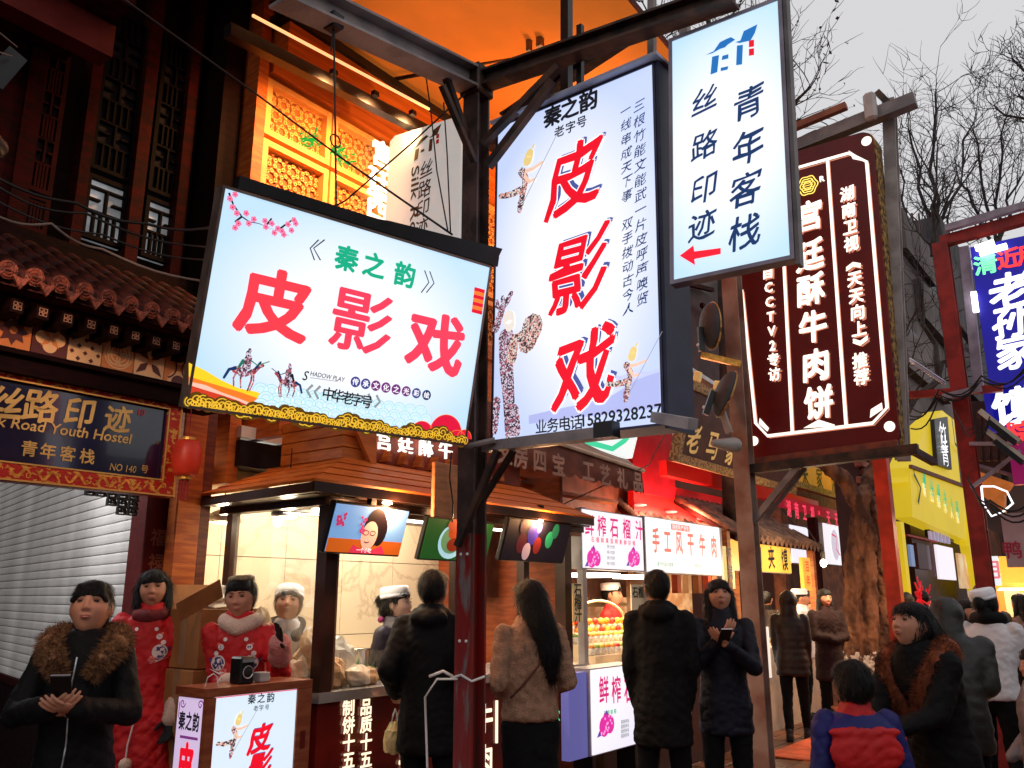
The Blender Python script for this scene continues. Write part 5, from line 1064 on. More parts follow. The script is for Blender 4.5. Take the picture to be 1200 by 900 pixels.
# =====================================================================  LOW LIGHTBOX WITH WOODEN FRAME
c0 = D(246, 812, 4.1); tt = c0[1]; xe_ = T(357, 804, tt)[0]; zt_ = c0[2]
lb = thing('street_lightbox', (c0[0], tt, 0), 'low wooden-framed lightbox with shadow puppet runner in front of the red robed women', 'sign'); Wd = xe_-c0[0]; dp = .24
fm = mat('lightbox_wood_frame', (.30, .085, .035), .4, bump=.15, bs=30, col2=(.22, .05, .02), stretch=(1, 1, 5))
box('body', (.001, .02, .05), (Wd, dp-.01, zt_-.01), fm, lb); fc = facemat('sign_face_low', (.93, .96, 1.0), (.70, .83, .95), 1.0, 1.5, 1.2)
box('lit_face', (.03, -.002, .05), (Wd-.05, .016, zt_-.02), fc, lb); box('frame_top', (-.02, -.012, zt_-.02), (Wd+.04, dp, zt_+.018), fm, lb); box('frame_side', (Wd-.05, -.012, .0), (Wd+.04, dp, zt_-.022), fm, lb); box('frame_corner', (-.018, -.012, 0), (.028, .018, zt_-.022), fm, lb)
box('side_face', (-.008, .03, .05), (-.001, dp-.012, zt_-.03), mat('side_face_lilac', (.6, .55, .7), .4, var=0, emit=.75, ecol=srgb(214, 190, 230), sample=True), lb)
box('clasp', (Wd-.02, -.02, zt_-.30), (Wd+.005, -.013, zt_-.22), M['redpaint'], lb)
def LB(px, py): p = T(px, py, tt); return p[0]-c0[0], p[2]
for i, ch in enumerate('秦之韵'): x, z = LB(294.5+i*11, 819-i*1); text(ch, x, z, .047, BLK, lb, -.005, bold=.02)
for i, ch in enumerate('老字号'): x, z = LB(299+i*6.6, 830-i*.7); text(ch, x, z, .027, BLK, lb, -.005, bold=.01)
for i, ch in enumerate('皮影戏'): x, z = LB(304, 865+i*33); text(ch, x+.004, z+.004, .135, sh, lb, -.005, bold=.03, br=.9); text(ch, x, z, .135, ink('brush_red', (0, 0, 0)), lb, -.0058, bold=.035, br=.9)
for i, ch in enumerate('中国非遗传承项目'): x, z = LB(350, 847+i*8); text(ch, x, z, .026, NAVY, lb, -.005)
x, z = LB(272, 860); puppet_runner(lb, x, z, .19)
mb = MB(); x, z = LB(352, 830); stroke(mb, [(0.032, zt_-.022), (0.032, .06)], .004, -.004); stroke(mb, [(0.032, zt_-.024), (Wd-.052, zt_-.024)], .004, -.004); mb.build('red_edge_line', PINK, lb)
def side_text(ch, z, size, m, bold):      # writing on the narrow left side
    o = text(ch, 0, z, size, m, lb, 0, bold=bold, wx=.62); o.rotation_euler = (0, 0, R_(-90)); o.location = (-.0095, dp/2+.01, 0); return o
for i, ch in enumerate('秦之韵'): o = side_text(ch, zt_-.13, .085, BLK, .03); o.location[1] = dp/2+.01-(i-1)*.055
for i, ch in enumerate('皮影戏'): side_text(ch, zt_-.32-i*.185, .20, ink('brush_red', (0, 0, 0)), .05)
mb = MB(); stroke(mb, [(-.07, zt_-.2), (.07, zt_-.2)], .012, 0); o = mb.build('small_print', PURP, lb); o.rotation_euler = (0, 0, R_(-90)); o.location = (-.0095, dp/2, 0)
mb = MB()
for q in (-1, 1): spiral(mb, q*.07, zt_-.055, .022, .006, 0, 1.2, 12, q); stroke(mb, [(q*.095, zt_-.05), (q*.095, zt_-.12)], .006, 0)
o = mb.build('corner_scroll', PURP, lb); o.rotation_euler = (0, 0, R_(-90)); o.location = (-.0095, dp/2, 0)
sp = thing('loudspeaker', tuple(T(284, 792, tt+.08)), 'small black loudspeaker standing on the low lightbox', 'speaker'); sp.location.z = zt_+.018; box('case', (-.04, -.04, 0), (.04, .05, .125), M['black'], sp, .008)
mb = MB(); mb.tube([(.028*math.cos(a), -.043, .055+.028*math.sin(a)) for a in np.linspace(0, 2*PI, 18)], .003, 5, False); mb.build('ring', mat('silver_ring', (.5, .5, .5), .3, metal=.5), sp); box('control_strip', (-.034, -.044, .10), (.034, -.041, .116), mat('grey_strip', (.25, .25, .25), .4), sp); mb = MB(); mb.ell((0, -.041, .055), (.022, .006, .022), 12, 6); mb.build('cone', M['wire'], sp)
t = thing('wire_loop', (c0[0]+.07, tt+.1, zt_+.018), 'thin white wire loop standing up from the low lightbox', 'wire'); mb = MB(); mb.tube([(-.03, 0, 0), (-.02, 0, .04), (.01, 0, .055), (.03, 0, .04), (.04, 0, 0)], .003, 5); mb.build('loop', wp, t)
t = thing('paper_slip', (T(306, 800, tt+.08)[0], tt+.08, zt_+.02), 'grey folded slip on the low lightbox beside the loudspeaker', 'paper'); box('slip', (-.03, -.03, 0), (.03, .03, .045), mat('grey_paper', (.4, .36, .34), .6), t, .004)

for i, x in enumerate((3.7, 4.5, 5.3)):
    mb = MB(); mb.ell(K((x, 3.72, 2.105)), (.035, .03, .012), 12, 5); mb.build('downlight', M['glow'], ks); lamp('added_eave_light', (x, 3.66, 2.07), 18, (1, .50, .22), .03)  # row of downlights added to spill warm light onto the customers
# =====================================================================  PEOPLE
VOX = lambda v: [('REMESH', dict(mode='VOXEL', voxel_size=v)), ('SMOOTH', dict(factor=.6, iterations=3))]
ctex = bpy.data.textures.new('folds', 'CLOUDS'); ctex.noise_scale = .09; ctex.noise_depth = 2
ftex = bpy.data.textures.new('fine_folds', 'CLOUDS'); ftex.noise_scale = .035; ftex.noise_depth = 1
def cloth(name, m, parent, mb, vox, amp=.016, props=None, sm=7):
    o = apply_mods(name, mb, [('REMESH', dict(mode='VOXEL', voxel_size=vox)), ('SMOOTH', dict(factor=.6, iterations=sm)), ('DISPLACE', dict(texture=ctex, strength=amp, mid_level=.5, texture_coords='LOCAL')), ('DISPLACE', dict(texture=ftex, strength=amp*.6, mid_level=.5, texture_coords='LOCAL'))], m, parent)
    crease(o.data, amp*.30, seed=len(bpy.data.objects) % 17); return o
def crease(me, amp, fx=14., fz=66., seed=0, vert=False):     # narrow folds pressed into the cloth along warped lines
    n = len(me.vertices); V = np.zeros(n*3); me.vertices.foreach_get('co', V); V = V.reshape(-1, 3); Nn = np.zeros(n*3); me.vertices.foreach_get('normal', Nn); Nn = Nn.reshape(-1, 3)
    x, y, z = V.T; s = seed*1.7
    if vert: x, z = z*.35, x*1.6+y*1.3
    a = np.sin(fz*z+4*np.sin(fx*x+s)+3.2*np.sin(fx*1.2*y-3*x+s*2)+2*np.sin(5*z+s)); b = np.sin(fz*.6*(z*.7+x*.9)+3*np.sin(8*y+s)+2.5*np.sin(7*z-s)); m1 = np.clip(np.sin(4.3*z+6*x+s)+.05, 0, 1); m2 = np.clip(np.sin(5.1*z-7*x+5*y+s*3)-.05, 0, 1)
    d = -amp*((1-np.abs(a))**2*m1+(1-np.abs(b))**2*m2)+amp*.35*(m1+m2)
    V = V+Nn*d[:, None]; me.vertices.foreach_set('co', V.ravel()); me.update()
def strands(ho, n, L_, m, seed=1, curl=.12, down=(0, 0, -1), ff=None):     # loose hairs over the moulded mass
    rng = np.random.RandomState(seed); me = ho.data; nv = len(me.vertices); V = np.zeros(nv*3); me.vertices.foreach_get('co', V); V = V.reshape(-1, 3); Nn = np.zeros(nv*3); me.vertices.foreach_get('normal', Nn); Nn = Nn.reshape(-1, 3)
    q = rng.randint(nv, size=n)
    if ff is not None: q = q[((V[q]-ff[0])@ff[1] < .03)|(V[q][:, 2] > ff[0][2]+.075)]; n = len(q)
    P = V[q]; N_ = Nn[q]; D_ = np.tile(np.array(down, float), (n, 1))+rng.randn(n, 3)*curl+N_*.02; D_ -= N_*(N_*D_).sum(1)[:, None]; D_ /= np.linalg.norm(D_, axis=1)[:, None]+1e-6
    S_ = np.cross(D_, N_); w_ = .0011; L2 = L_*rng.uniform(.5, 1.2, (n, 1))
    if ff is not None: L2 = np.where((((P-ff[0])@ff[1]) > .02)[:, None], L2*.45, L2); A0_ = P+N_*.0008; M1 = P+D_*L2*.55+N_*.0045+S_*rng.randn(n, 1)*.004; T1 = P+D_*L2+N_*.002+S_*rng.randn(n, 1)*.008
    VV = np.stack([A0_-S_*w_, A0_+S_*w_, M1+S_*w_, M1-S_*w_, T1], 1).reshape(-1, 3); Fc = []
    for i in range(n): k = i*5; Fc += [(k, k+1, k+2, k+3), (k+3, k+2, k+4)]
    MB().add(VV, Fc).build('hair_strands', m, ho, kind='stuff')
def rotm(yaw=0, pitch=0, roll=0): return np.array(Matrix.Rotation(yaw, 3, 'Z')@Matrix.Rotation(pitch, 3, 'X')@Matrix.Rotation(roll, 3, 'Y'))
def head_shape(H, n=44, k=30):
    mb = MB(); V = [(0, 0, 1)]; Fc = []
    for j in range(1, k):
        for i in range(n): a = PI*j/k; b = 2*PI*i/n; V.append((math.sin(a)*math.cos(b), math.sin(a)*math.sin(b), math.cos(a)))
    V.append((0, 0, -1)); V = np.array(V)
    for i in range(n):
        Fc.append((0, 1+i, 1+(i+1) % n)); Fc.append((len(V)-1, 1+(k-2)*n+(i+1) % n, 1+(k-2)*n+i))
        for j in range(k-2): Fc.append((1+j*n+i, 1+(j+1)*n+i, 1+(j+1)*n+(i+1) % n, 1+j*n+(i+1) % n))
    x, y, z = V.T; W_ = np.zeros_like(V); jaw = np.clip(-z, 0, 1); f = np.clip(y, 0, 1)
    W_[:, 0] = x*.077*(1-.30*jaw**1.6)*(1-.06*np.clip(z, 0, 1)); W_[:, 1] = y*np.where(y > 0, .092, .100)*(1-.10*jaw)+.012*jaw*f; W_[:, 2] = z*.112
    W_[:, 2] += -.006*jaw*f
    # eye sockets, brow, cheeks, chin
    for sx in (-1, 1):
        g_ = np.exp(-(((W_[:, 0]-sx*.031)/.017)**2+((W_[:, 2]-.012)/.012)**2))*(y > .2); W_[:, 1] -= .010*g_
        g_ = np.exp(-(((W_[:, 0]-sx*.030)/.024)**2+((W_[:, 2]-.034)/.009)**2))*(y > .2); W_[:, 1] += .004*g_
        g_ = np.exp(-(((W_[:, 0]-sx*.040)/.020)**2+((W_[:, 2]+.024)/.020)**2))*(y > .2); W_[:, 1] += .005*g_
    g_ = np.exp(-((W_[:, 0]/.018)**2+((W_[:, 2]+.098)/.016)**2))*(y > 0); W_[:, 1] += .007*g_
    mb.add(W_, Fc)
    mb.cone((0, .086, .022), (0, .101, -.018), .0065, .0105, 10, 4); mb.ell((-.010, .097, -.023), (.008, .009, .007), 8, 6); mb.ell((.010, .097, -.023), (.008, .009, .007), 8, 6)
    mb.ell((0, .089, -.0495), (.020, .0080, .005), 12, 6); mb.ell((0, .088, -.058), (.017, .0080, .0055), 12, 6)
    for sx in (-1, 1): mb.ell((sx*.077, -.008, .0), (.009, .019, .031), 8, 8, rotm(0, -.15, 0))
    return mb
def person(pos, H, face, label, spec, group='people in the street'):
    """face: direction the figure looks, degrees, 0 = towards the camera, + = turned to its own left as seen from above"""
    yaw = math.atan2(-FW[1], -FW[0])-PI/2+R_(face)
    t = thing('person', (pos[0], pos[1], pos[2] if len(pos) > 2 else 0), label, 'person', group, rot=(0, 0, yaw)); g = spec.get; vx = g('vox', .008); k = H/1.65
    lean = R_(g('lean', 0)); hy, hp, hr = [R_(a) for a in g('head', (0, 0, 0))]; sw = g('width', 1.0)
    def bend(P):
        P = np.array(P, float); z = P[:, 2]; u = np.clip((z/H-.48)/.3, 0, 1); u = u*u*(3-2*u); a = -lean*u; y0 = P[:, 1]; z0 = z-.52*H; c, s_ = np.cos(a), np.sin(a)
        P[:, 1] = y0*c-z0*s_; P[:, 2] = .52*H+y0*s_+z0*c; return P
    def fin(mb): mb.v = [bend(v) for v in mb.v]; return mb
    sk = MATS.get(g('skinname', 'skin'), M['skin'])
    # --- skeleton points
    shz = .815*H; shx = .097*H*sw; hipx = .052*H
    hands = g('hands', [(.17*H, .02, .42*H), (-.17*H, .02, .42*H)])   # +x is the figure's own... right-hand side of a viewer facing the same way
    arms = []
    for i, hd in enumerate(hands):
        sx = 1 if i == 0 else -1; S0 = np.array([sx*shx, 0, shz]); Hd = np.array(hd, float); ua, fa = .175*H, .155*H; v = Hd-S0; dist = min(np.linalg.norm(v), (ua+fa)*.985); v = v/np.linalg.norm(v); Hd = S0+v*dist
        a = (ua**2-fa**2+dist**2)/(2*dist); h_ = math.sqrt(max(ua**2-a**2, 0)); hint = np.array([sx*.28, -.6, -.6]) if not g('elbow') else np.array(g('elbow'))*np.array([sx, 1, 1]); hint = hint-v*(hint@v); hint /= np.linalg.norm(hint); El = S0+v*a+hint*h_; arms.append((S0, El, Hd))
    legs = []; stance = g('stance', [(hipx*1.15, 0), (-hipx*1.15, 0)])
    for i, (fx, fy) in enumerate(stance):
        hp0 = np.array([hipx*(1 if i == 0 else -1), 0, .50*H]); ank = np.array([fx, fy-.03, .045*H]); kn = (hp0+ank)/2+np.array([0, .03+abs(fy)*.12, .01]); legs.append((hp0, kn, ank))
    # --- body: one continuous surface
    mb = MB(); h = lambda z: z*H
    mb.loft([(0, 0, h(.455), .03*k, .03*k), (0, 0, h(.47), .12*k, .08*k), (0, 0, h(.52), .145*k, .10*k), (0, 0, h(.60), .115*k, .085*k), (0, .01, h(.70), .135*k, .095*k), (0, 0, h(.77), .150*k*sw, .09*k), (0, -.005, h(.815), .12*k*sw, .07*k), (0, -.01, h(.84), .055*k, .05*k), (0, -.01, h(.845), .02, .02)], 24)
    for S0, El, Hd in arms: mb.cone(S0, El, .045*k, .036*k); mb.cone(El, Hd, .034*k, .022*k)
    for hp0, kn, ank in legs: mb.cone(hp0, kn, .078*k, .052*k); mb.cone(kn, ank, .050*k, .032*k); mb.cone(ank+np.array([0, -.01, -.02]), ank+np.array([0, .14*k, -.035]), .032*k, .026*k)
    nk = np.array([0, -.005, .845*H]); hc = np.array([0, .014, .924*H]); hm = rotm(hy, -hp, hr); pivot = np.array([0, -.005, .875*H]); hs_ = g('hs', 1.0)*k**.5
    def hx(P): return (np.array(P, float)*hs_+(hc-pivot))@hm.T+pivot
    mb.cone((0, -.012, .80*H), hx([[0, -.012, -.06]])[0], .052*k, .050*k)
    hd_ = head_shape(H); hd_.v = [hx(v) for v in hd_.v]; mb.add(hd_.verts(), hd_.f)
    body = apply_mods('body', fin(mb), [('REMESH', dict(mode='VOXEL', voxel_size=vx)), ('SMOOTH', dict(factor=.45, iterations=2))], sk, t)
    # hands: palm, four unequal bent fingers and a thumb
    if g('show_hands', True):
        for i, (S0, El, Hd) in enumerate(arms):
            if g('hide_hand', -1) == i: continue
            sx = 1 if i == 0 else -1; fd = (Hd-El)/np.linalg.norm(Hd-El); pn = np.array(g('palm', (0, 0, 1.)) if not isinstance(g('palm', 0), list) else g('palm')[i], float); pn -= pn@fd*fd; pn /= np.linalg.norm(pn); lat = np.cross(fd, pn)*sx; mh = MB(); curl = g('curl', .55) if not isinstance(g('curl', 0), list) else g('curl')[i]
            Rm = np.array([lat, fd, pn]).T
            if i == 1: Rm = np.array([-lat, fd, pn]).T
            mh.ell(Hd+fd*.045*k, (.037*k, .052*k, .015*k), 12, 8, np.array([lat, fd, pn]).T); mh.cone(Hd-fd*.05, Hd+fd*.02, .025*k, .026*k)
            for q, (off, ln_) in enumerate(((-.028, .066), (-.010, .076), (.009, .071), (.026, .056))):
                p = Hd+fd*.085*k+lat*off*k*1.0; d = fd+lat*off*.9; d /= np.linalg.norm(d)
                for sgm in range(3):
                    a = curl*(.5+.45*sgm+.08*q); dn = d*math.cos(a)+pn*math.sin(a); L_ = ln_*k*(.45, .32, .25)[sgm]; mh.cone(p, p+dn*L_, .0088*k-.0008*sgm, .0082*k-.0008*sgm, 8, 3); p = p+dn*L_
            tp_ = Hd+fd*.025*k-lat*.030*k; mh.cone(tp_, tp_+(fd*.5-lat*.75+pn*.25)*.04*k, .0125*k, .0105*k, 8, 3); p = tp_+(fd*.5-lat*.75+pn*.25)*.04*k; mh.cone(p, p+(fd*.8-lat*.2+pn*.4)*.035*k, .0105*k, .009*k, 8, 3)
            hm_ = g('glove', {}).get(i) if g('glove') else None
            apply_mods('glove' if hm_ else 'hand', fin(mh), [('REMESH', dict(mode='VOXEL', voxel_size=.0042 if vx < .01 else .007)), ('SMOOTH', dict(factor=.4, iterations=1))], hm_ or sk, t)
    # face details
    if g('face', True):
        dk2 = mat('eye_dark', (.012, .008, .008), .25, var=0); 
        def onh(name, P, F_, m): mm_ = MB(); mm_.add(hx(P), F_); return fin(mm_).build(name, m, t, True)
        for sx in (-1, 1):
            e = MB(); e.ell((sx*.031, .0805, .012), (.0125, .006, .0035 if g('eyes', 'open') == 'down' else .0050), 12, 6); onh('eye', e.verts(), e.f, dk2 if g('eyes', 'open') == 'down' else mat('eye_white', (.6, .55, .5), .3, var=0))
            if g('eyes', 'open') != 'down': e = MB(); e.ell((sx*.031, .0852, .012), (.0058, .003, .0050), 10, 6); onh('iris', e.verts(), e.f, dk2); 
            e = MB(); e.cone((sx*.018, .0865, .0185), (sx*.0435, .078, .0185), .0012, .0012, 6, 2); onh('eyelid', e.verts(), e.f, dk2)
            e = MB(); e.cone((sx*.014, .0925, .0315), (sx*.032, .0900, .0355), .0022, .0026, 6, 2); e.cone((sx*.032, .0900, .0355), (sx*.048, .0790, .0310), .0026, .0012, 6, 2); onh('eyebrow', e.verts(), e.f, M['hair'])
        e = MB(); e.ell((0, .0925, -.0495), (.0180, .0052, .0036), 12, 6); e.ell((0, .0912, -.0572), (.0155, .0056, .0042), 12, 6)
        if g('mouth') == 'open': e.ell((0, .0955, -.054), (.011, .005, .0075), 10, 6)
        onh('mouth', e.verts(), e.f, mat('lips', (.38, .12, .095), .45, var=0))
    # hair
    hr_ = g('hair', 'short'); hmt = g('hairmat', M['hair'])
    if hr_ and hr_ != 'none':
        mbh = MB(); mbh.ell((0, -.022, .024), (.0805 if hr_ == 'short' else .085, .099, .101), 28, 18); mbh.ell((0, .012, .058), (.076, .080, .058), 24, 12)
        if hr_ in ('bob', 'long'):
            for sx in (-1, 1): mbh.cone((sx*.074, -.012, .03), (sx*.080, -.002, -.075), .028, .030, 12); mbh.cone((sx*.045, -.06, -.02), (sx*.05, -.06, -.10), .045, .040, 12)
            mbh.cone((0, -.07, 0), (0, -.065, -.10), .05, .045)
        if hr_ == 'long':
            for sx in (-1, 1): mbh.cone((sx*.080, -.0, -.07), (sx*.088, .012, -.23), .030, .020, 12); mbh.cone((sx*.05, -.06, -.10), (sx*.06, -.085, -.28), .045, .030, 12)
            mbh.cone((0, -.07, -.10), (0, -.10, -.30), .055, .04)
        if hr_ == 'mane':
            mbh.cone((0, -.05, 0), (.02, -.10, -.12), .085, .085); mbh.cone((.02, -.10, -.12), (.05, -.13, -.27), .085, .075); mbh.cone((.05, -.13, -.27), (.06, -.15, -.40), .075, .035); mbh.cone((.07, -.02, .0), (.08, -.05, -.14), .035, .04)
        if hr_ == 'bun': mbh.ell((0, -.13, .045), (.042, .042, .042), 14, 10); mbh.cone((0, -.10, -.03), (0, -.10, -.05), .05, .04)
        if hr_ == 'loose': mbh.cone((0, -.09, .01), (.0, -.17, -.04), .06, .05); mbh.cone((0, -.15, -.03), (.0, -.20, -.10), .05, .03); mbh.cone((0, -.06, -.03), (.0, -.09, -.10), .06, .045)
        if hr_ == 'tail': mbh.cone((0, -.11, .02), (.0, -.15, -.08), .035, .035); mbh.cone((0, -.15, -.08), (.0, -.14, -.22), .035, .018)
        if g('bangs'):
            for q in range(7): x = -.054+.018*q; mbh.cone((x*.8, .066, .075), (x, .088-.012*abs(x)/.05, .036+.003*(q % 2)), .015, .009, 8, 3)
        if g('bangs') == 'side': mbh.cone((-.03, .07, .08), (-.066, .060, .02), .018, .012, 8, 3); mbh.cone((.0, .075, .08), (.062, .062, .02), .02, .012, 8, 3)
        mbh.v = [hx(v) for v in mbh.v]; ho = apply_mods('hair', fin(mbh), [('REMESH', dict(mode='VOXEL', voxel_size=min(vx, .009))), ('SMOOTH', dict(factor=.5, iterations=2)), ('DISPLACE', dict(texture=ftex, strength=.008, mid_level=.5, texture_coords='LOCAL'))], hmt, t)
        if vx < .0105: strands(ho, 2600 if hr_ != 'mane' else 4200, .055 if hr_ in ('short', 'bun') else .10, hmt, len(bpy.data.objects) % 31, .12 if hr_ != 'mane' else .4, ff=(bend([hc])[0], hm@np.array([0, 1., 0])))
    if g('cap'):
        mc = MB(); cz = .085; mc.loft([(0, -.02, .055, .088, .104), (0, -.02, .060, .091, .107), (0, -.022, .085, .092, .108), (0, -.024, .120, .089, .104), (0, -.024, .128, .080, .095), (0, -.024, .130, .05, .06)], 26)
        mc.v = [hx(v) for v in mc.v]; fin(mc).build('cap', g('cap'), t, True); mc = MB(); mc.loft([(0, -.02, .050, .0925, .1085), (0, -.02, .074, .0935, .1095)], 26); mc.v = [hx(v) for v in mc.v]; fin(mc).build('cap_band', g('cap'), t, True)
    # --- clothes
    cm_ = g('coat'); hem = g('hem', .42); ease = g('ease', .035); q = g('quilt', 0); cx_ = g('flare', 1.0)
    mb = MB(); prof_ = [(hem, .165*cx_, .125*cx_), (hem+.02, .168*cx_, .128*cx_)] if hem < .5 else [(hem, .150, .118), (hem+.015, .158, .125)]
    base = [(.46, .160, .122), (.52, .158, .120), (.60, .140, .112), (.68, .148, .115), (.75, .165*sw, .112), (.805, .148*sw, .095), (.832, .108*sw, .082), (.855, .080, .074), (.872, .072, .068)]
    rings = prof_+[b for b in base if b[0] > hem+.03]; R2 = []
    zz = np.linspace(rings[0][0], rings[-1][0], 46 if q else 22)
    for z in zz:
        rx = np.interp(z, [r[0] for r in rings], [r[1] for r in rings])+(ease-.035)*(1 if z < .8 else .3); ry = np.interp(z, [r[0] for r in rings], [r[2] for r in rings])+(ease-.035)
        w_ = (abs(math.sin(z*H/.075*PI))*.009-.003) if q and z < .81 else 0
        R2.append((0, -.003, z*H, (rx+w_)*k, (ry+w_)*k))
    mb.loft(R2, 30)
    cut = g('sleeve_to', 1.0)
    for i, (S0, El, Hd) in enumerate(arms):
        sl = g('sl', 1.0); mb.cone(S0+np.array([0, 0, -.012]), El, (.054+ease*.2)*k*sl, (.047+ease*.2)*k*sl); end = El+(Hd-El)*(.97*cut); mb.cone(El, end, (.046+ease*.2)*k*sl, g('cuff', .040)*k, 14)
        if q:
            for a_, b_, r in ((S0, El, .058), (El, end, .050)):
                n = 5
                for c in range(n): p = a_+(b_-a_)*(c+.5)/n; mb.ell(p, (r*k*1.08, r*k*1.08, r*k*.75), 12, 8)
    if g('hood') == 'down': mb.ell((0, -.085*k, .835*H), (.115*k, .065*k, .055*k), 18, 10); mb.cone((-.09*k, -.02*k, .845*H), (.0, -.12*k, .83*H), .035*k, .045*k); mb.cone((.09*k, -.02*k, .845*H), (.0, -.12*k, .83*H), .035*k, .045*k); mb.cone((-.08*k, .0, .85*H), (-.04*k, .06*k, .83*H), .03*k, .02*k); mb.cone((.08*k, .0, .85*H), (.04*k, .06*k, .83*H), .03*k, .02*k)
    if g('hood') == 'up':
        e = MB(); e.ell((0, -.035, .018), (.108, .118, .128), 24, 16); e.cone((0, -.05, -.05), (0, -.045, -.14), .095, .10); ev = [hx(v) for v in e.v]; mb.add(np.vstack(ev), e.f)
    if g('collar', .05) and g('hood') != 'up': mb.loft([(0, -.008, .845*H, .084*k, .076*k), (0, -.008, .850*H+g('collar', .05)*k, .078*k, .074*k)], 24)
    if g('robe'):
        mb.loft([(0, 0, .045*H, .27*k, .22*k), (0, 0, .06*H, .275*k, .225*k), (0, 0, .3*H, .235*k, .18*k), (0, 0, hem*H+.03, .175*k, .135*k)], 30)
    coat = cloth(g('coatname', 'coat'), cm_, t, fin(mb), max(vx*1.25, .010), g('amp', .018))
    if g('face_open') : pass
    # trousers / skirt, shoes
    tm = g('trousers', mat('black_trousers', (.004, .004, .005), .8, var=.2, spec=.15))
    mb = MB()
    if g('skirt'): mb.loft([(0, 0, .10*H, .17*k, .15*k), (0, 0, .12*H, .172*k, .15*k), (0, 0, .35*H, .165*k, .135*k), (0, 0, .50*H, .150*k, .115*k), (0, 0, .56*H, .13*k, .1*k)], 24)
    for hp0, kn, ank in legs: mb.cone(hp0, kn, .090*k, .066*k); mb.cone(kn, ank+np.array([0, 0, .02]), .064*k, .048*k)
    mb.ell((0, -.005, .50*H), (.135*k, .108*k, .09*k), 16, 10); cloth('skirt' if g('skirt') else 'trousers', tm, t, fin(mb), max(vx*1.4, .012), .014)
    sm_ = g('shoes', mat('dark_shoe', (.015, .012, .012), .4, var=.2))
    for hp0, kn, ank in legs:
        mb = MB(); mb.cone((ank[0], ank[1]-.03*k, .045*k), (ank[0], ank[1]+.15*k, .034*k), .045*k, .034*k, 12); mb.ell((ank[0], ank[1], .09*k), (.045*k, .055*k, .06*k), 12, 8); mb.box((ank[0]-.042*k, ank[1]-.075*k, 0), (ank[0]+.042*k, ank[1]+.185*k, .022)); apply_mods('shoe', mb, VOX(.012), sm_, t)
    t_ = dict(t=t, arms=arms, hx=lambda P: bend(hx(P)), bend=bend, H=H, k=k, coat=coat); return t_
def fur(p, name, pts, r, m, n=1500, L_=.028, seed=1):      # a fur roll: a soft core under thousands of hairs
    rng = np.random.RandomState(seed); core = MB(); P = p['bend'](np.array(pts)); rr = r if hasattr(r, '__len__') else [r]*len(P)
    for i in range(len(P)-1): core.cone(P[i], P[i+1], rr[i], rr[i+1], 12, 4)
    o = apply_mods(name, core, VOX(.010), m, p['t']); mb = MB(); V = []; Fc = []
    for q in range(n):
        i = rng.randint(len(P)-1); u = rng.rand(); c = P[i]*(1-u)+P[i+1]*u; R0 = rr[i]*(1-u)+rr[i+1]*u; a = rng.randn(3); ax = (P[i+1]-P[i])/np.linalg.norm(P[i+1]-P[i]); a -= a@ax*ax*.9; a /= np.linalg.norm(a); b = c+a*R0*.93; tip = b+(a+rng.randn(3)*.35+np.array([0, 0, -.3]))*L_*rng.uniform(.6, 1.3); s_ = np.cross(a, rng.randn(3)); s_ /= np.linalg.norm(s_); s_ *= .0014
        k0 = len(V); V += [b-s_, b+s_, tip]; Fc.append((k0, k0+1, k0+2))
    mb.add(V, Fc); mb.build('fur_hairs', m, o, kind='stuff'); return o
def on_coat(p, shapes):         # embroidery stitched onto the front of the coat: list of (name, material, outline in x,z metres)
    dg = bpy.context.evaluated_depsgraph_get(); bvh = BVHTree.FromPolygons([v.co for v in p['coat'].data.vertices], [tuple(f.vertices) for f in p['coat'].data.polygons])
    for nm, m, polys in shapes:
        mb = MB()
        for j, pl in enumerate(polys):
            c = np.mean(pl, 0); n = len(pl); V = []
            ringP = [c]+[c+(np.array(q)-c)*s_ for s_ in (.55, 1) for q in pl]
            ok = True
            for q in ringP:
                hit = bvh.ray_cast(Vector((q[0], 1.0, q[1])), Vector((0, -1, 0)))
                if hit[0] is None: ok = False; break
                V.append((q[0], hit[0].y+.004+.0004*(j % 4), q[1]))
            if ok: mb.add(V, [(0, 1+i, 1+(i+1) % n) for i in range(n)]+[(1+i, 1+n+i, 1+n+(i+1) % n, 1+(i+1) % n) for i in range(n)])
        if mb.v: mb.build(nm, m, p['t'], kind='stuff')
def circ(x, z, r, n=10, sx=1, a=0): return [(x+r*sx*math.cos(2*PI*i/n+a), z+r*math.sin(2*PI*i/n+a)) for i in range(n)]
blackc = mat('black_coat_cloth', (.0035, .003, .0035), .75, bump=.3, bs=80, var=.25, vs=5, spec=.18); navyc = mat('navy_coat_cloth', (.004, .004, .012), .6, spec=.25, bump=.2, bs=60, var=.25, vs=5); redc = mat('red_robe_cloth', (.50, .010, .014), .6, bump=.25, bs=90, var=.12, vs=4)
brownc = mat('brown_coat_cloth', (.022, .006, .006), .75, bump=.2, bs=60, var=.2); dbrown = mat('dark_brown_puffer', (.018, .008, .006), .5, bump=.2, bs=40, var=.25); whitec = mat('white_work_coat', (.62, .60, .62), .6, bump=.15, bs=50, var=.06); greyd = mat('dark_olive_puffer', (.022, .022, .019), .45, bump=.2, var=.25)
capw = mat('white_cap_cloth', (.78, .78, .82), .55, var=.05); fleece = mat('tan_fleece', (.34, .19, .12), .95, bump=1.0, bs=120, var=.2, vs=25); furb = mat('tawny_fur', (.28, .14, .06), .8, var=.4, vs=40, col2=(.12, .05, .025)); furr = mat('russet_fur', (.26, .065, .022), .8, col2=(.12, .03, .012), vs=25); cream = mat('cream_fleece', (.62, .45, .36), .9, bump=.8, bs=90, var=.1)
def at(px, h): p = D(px, 700, h); return (p[0], p[1])
PP = []
